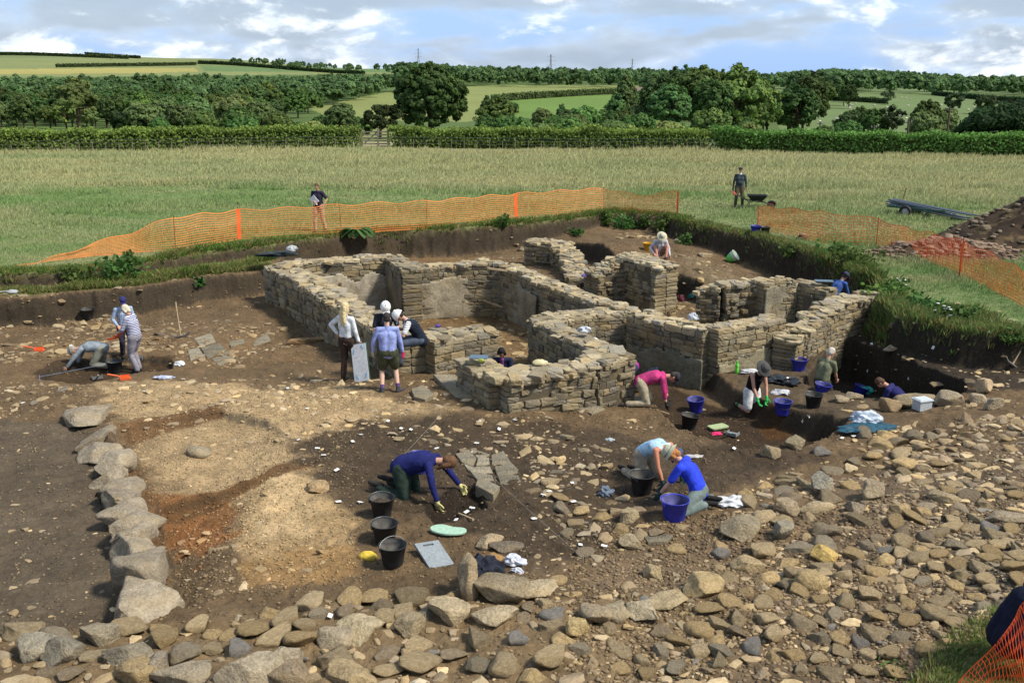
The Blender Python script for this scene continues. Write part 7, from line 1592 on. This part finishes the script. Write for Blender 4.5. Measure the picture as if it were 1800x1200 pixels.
# 19 navy in trench
x, y, z = P(1596, 712, -1.0); person('digger in a navy jersey crouching low in the deep trench, only head and back showing', (x, y+.35, -1.95), R(58), (0, -.1, .90), (48, 58), (74, 10), hands=[(.2, .5, .6), (-.2, .5, .6)], feet=[(.14, .1, 0), (-.14, -.1, 0)], top=(.025,.025,.11), bottom=(.04,.04,.04), hair=('short', (.10,.05,.03)))
# 20 navy jumper
person('brown-haired woman in a navy jumper on hands and knees, yellow gloves on the soil', at(732, 872, None, .0, .12), R(-106), (0, -.20, .40), (66, 84), (98, 10), hands=[(.28, .42, .0), (-.26, .62, .02)], feet=[(.16, -.52, 0), (-.12, -.48, 0)], kh=((.12, 1, -.5), (-.12, 1, -.5)), eh=((.9, -.2, .2), (-.9, -.2, .2)), toes=[(0, -1, .1), (0, -1, .1)], top=(.016,.02,.11), bottom=(.028,.045,.035), hair=('face', (.13,.065,.03)), gloves=[(.62,.54,.22), (.62,.54,.22)], fat=1.32, s=1.10, female=True)
# 21 pale blue vest
person('digger in a pale blue sleeveless top and navy cap kneeling behind the black bucket', at(1158, 852, None, -.1, .15), R(-138), (0, -.18, .46), (46, 84), (104, 6), hands=[(.20, .42, .10), (-.22, .46, .12)], feet=[(.15, -.48, 0), (-.13, -.42, 0)], kh=((.14, 1, -.3), (-.14, 1, -.3)), eh=((.9, -.1, .2), (-.9, -.1, .2)), toes=[(0, -1, .1), (0, -1, .1)], top=(.40,.58,.74), sleeve='vest', bottom=(.36,.30,.22), hat=('cap', (.07,.09,.18)), hair=('short', (.15,.08,.04)), gloves=[(.03,.06,.06), (.03,.06,.06)], skin=(.48,.20,.12), fat=1.05)
# 22 royal blue
person('digger in a royal blue T-shirt and cream sun hat sitting on heels with back turned', at(1222, 893, None, 0, .1), R(64), (0, -.06, .24), (22, 46), (62, 10), hands=[(.16, .50, .16), (-.20, .48, .14)], feet=[(.13, -.22, .02), (-.14, -.20, .02)], kh=((.2, 1, .25), (-.35, 1, .25)), eh=((.8, -.1, -.5), (-.8, -.1, -.5)), toes=[(0, -1, .1), (0, -1, .1)], top=(.03,.06,.62), sleeve='short', bottom=(.15,.19,.18), hat=('bucket', (.42,.42,.31)), hair=('bob', (.40,.16,.05)), gloves=[(.03,.06,.06), (.03,.06,.06)], skin=(.5,.28,.21), s=1.04)
# 23 near dark jacket, mostly out of frame
x, y, z = hit(1850, 1190); person('person in a dark navy coat sitting at the bottom right edge behind the near net', (P(1768, 1200, -.1)[0], P(1790, 1200, -.1)[1]+.05, -.12), R(-88), (0, 0, .50), (20, 42), (60, 0), hands=[(.2, .6, .5), (-.25, .6, .5)], feet=[(.15, .5, 0), (-.15, .5, 0)], kh=((.2, .3, 1), (-.2, .3, 1)), top=(.008,.01,.025), bottom=(.008,.01,.02), hair=('short', (.04,.03,.03)), fat=1.5, s=1.1)
print('people done')
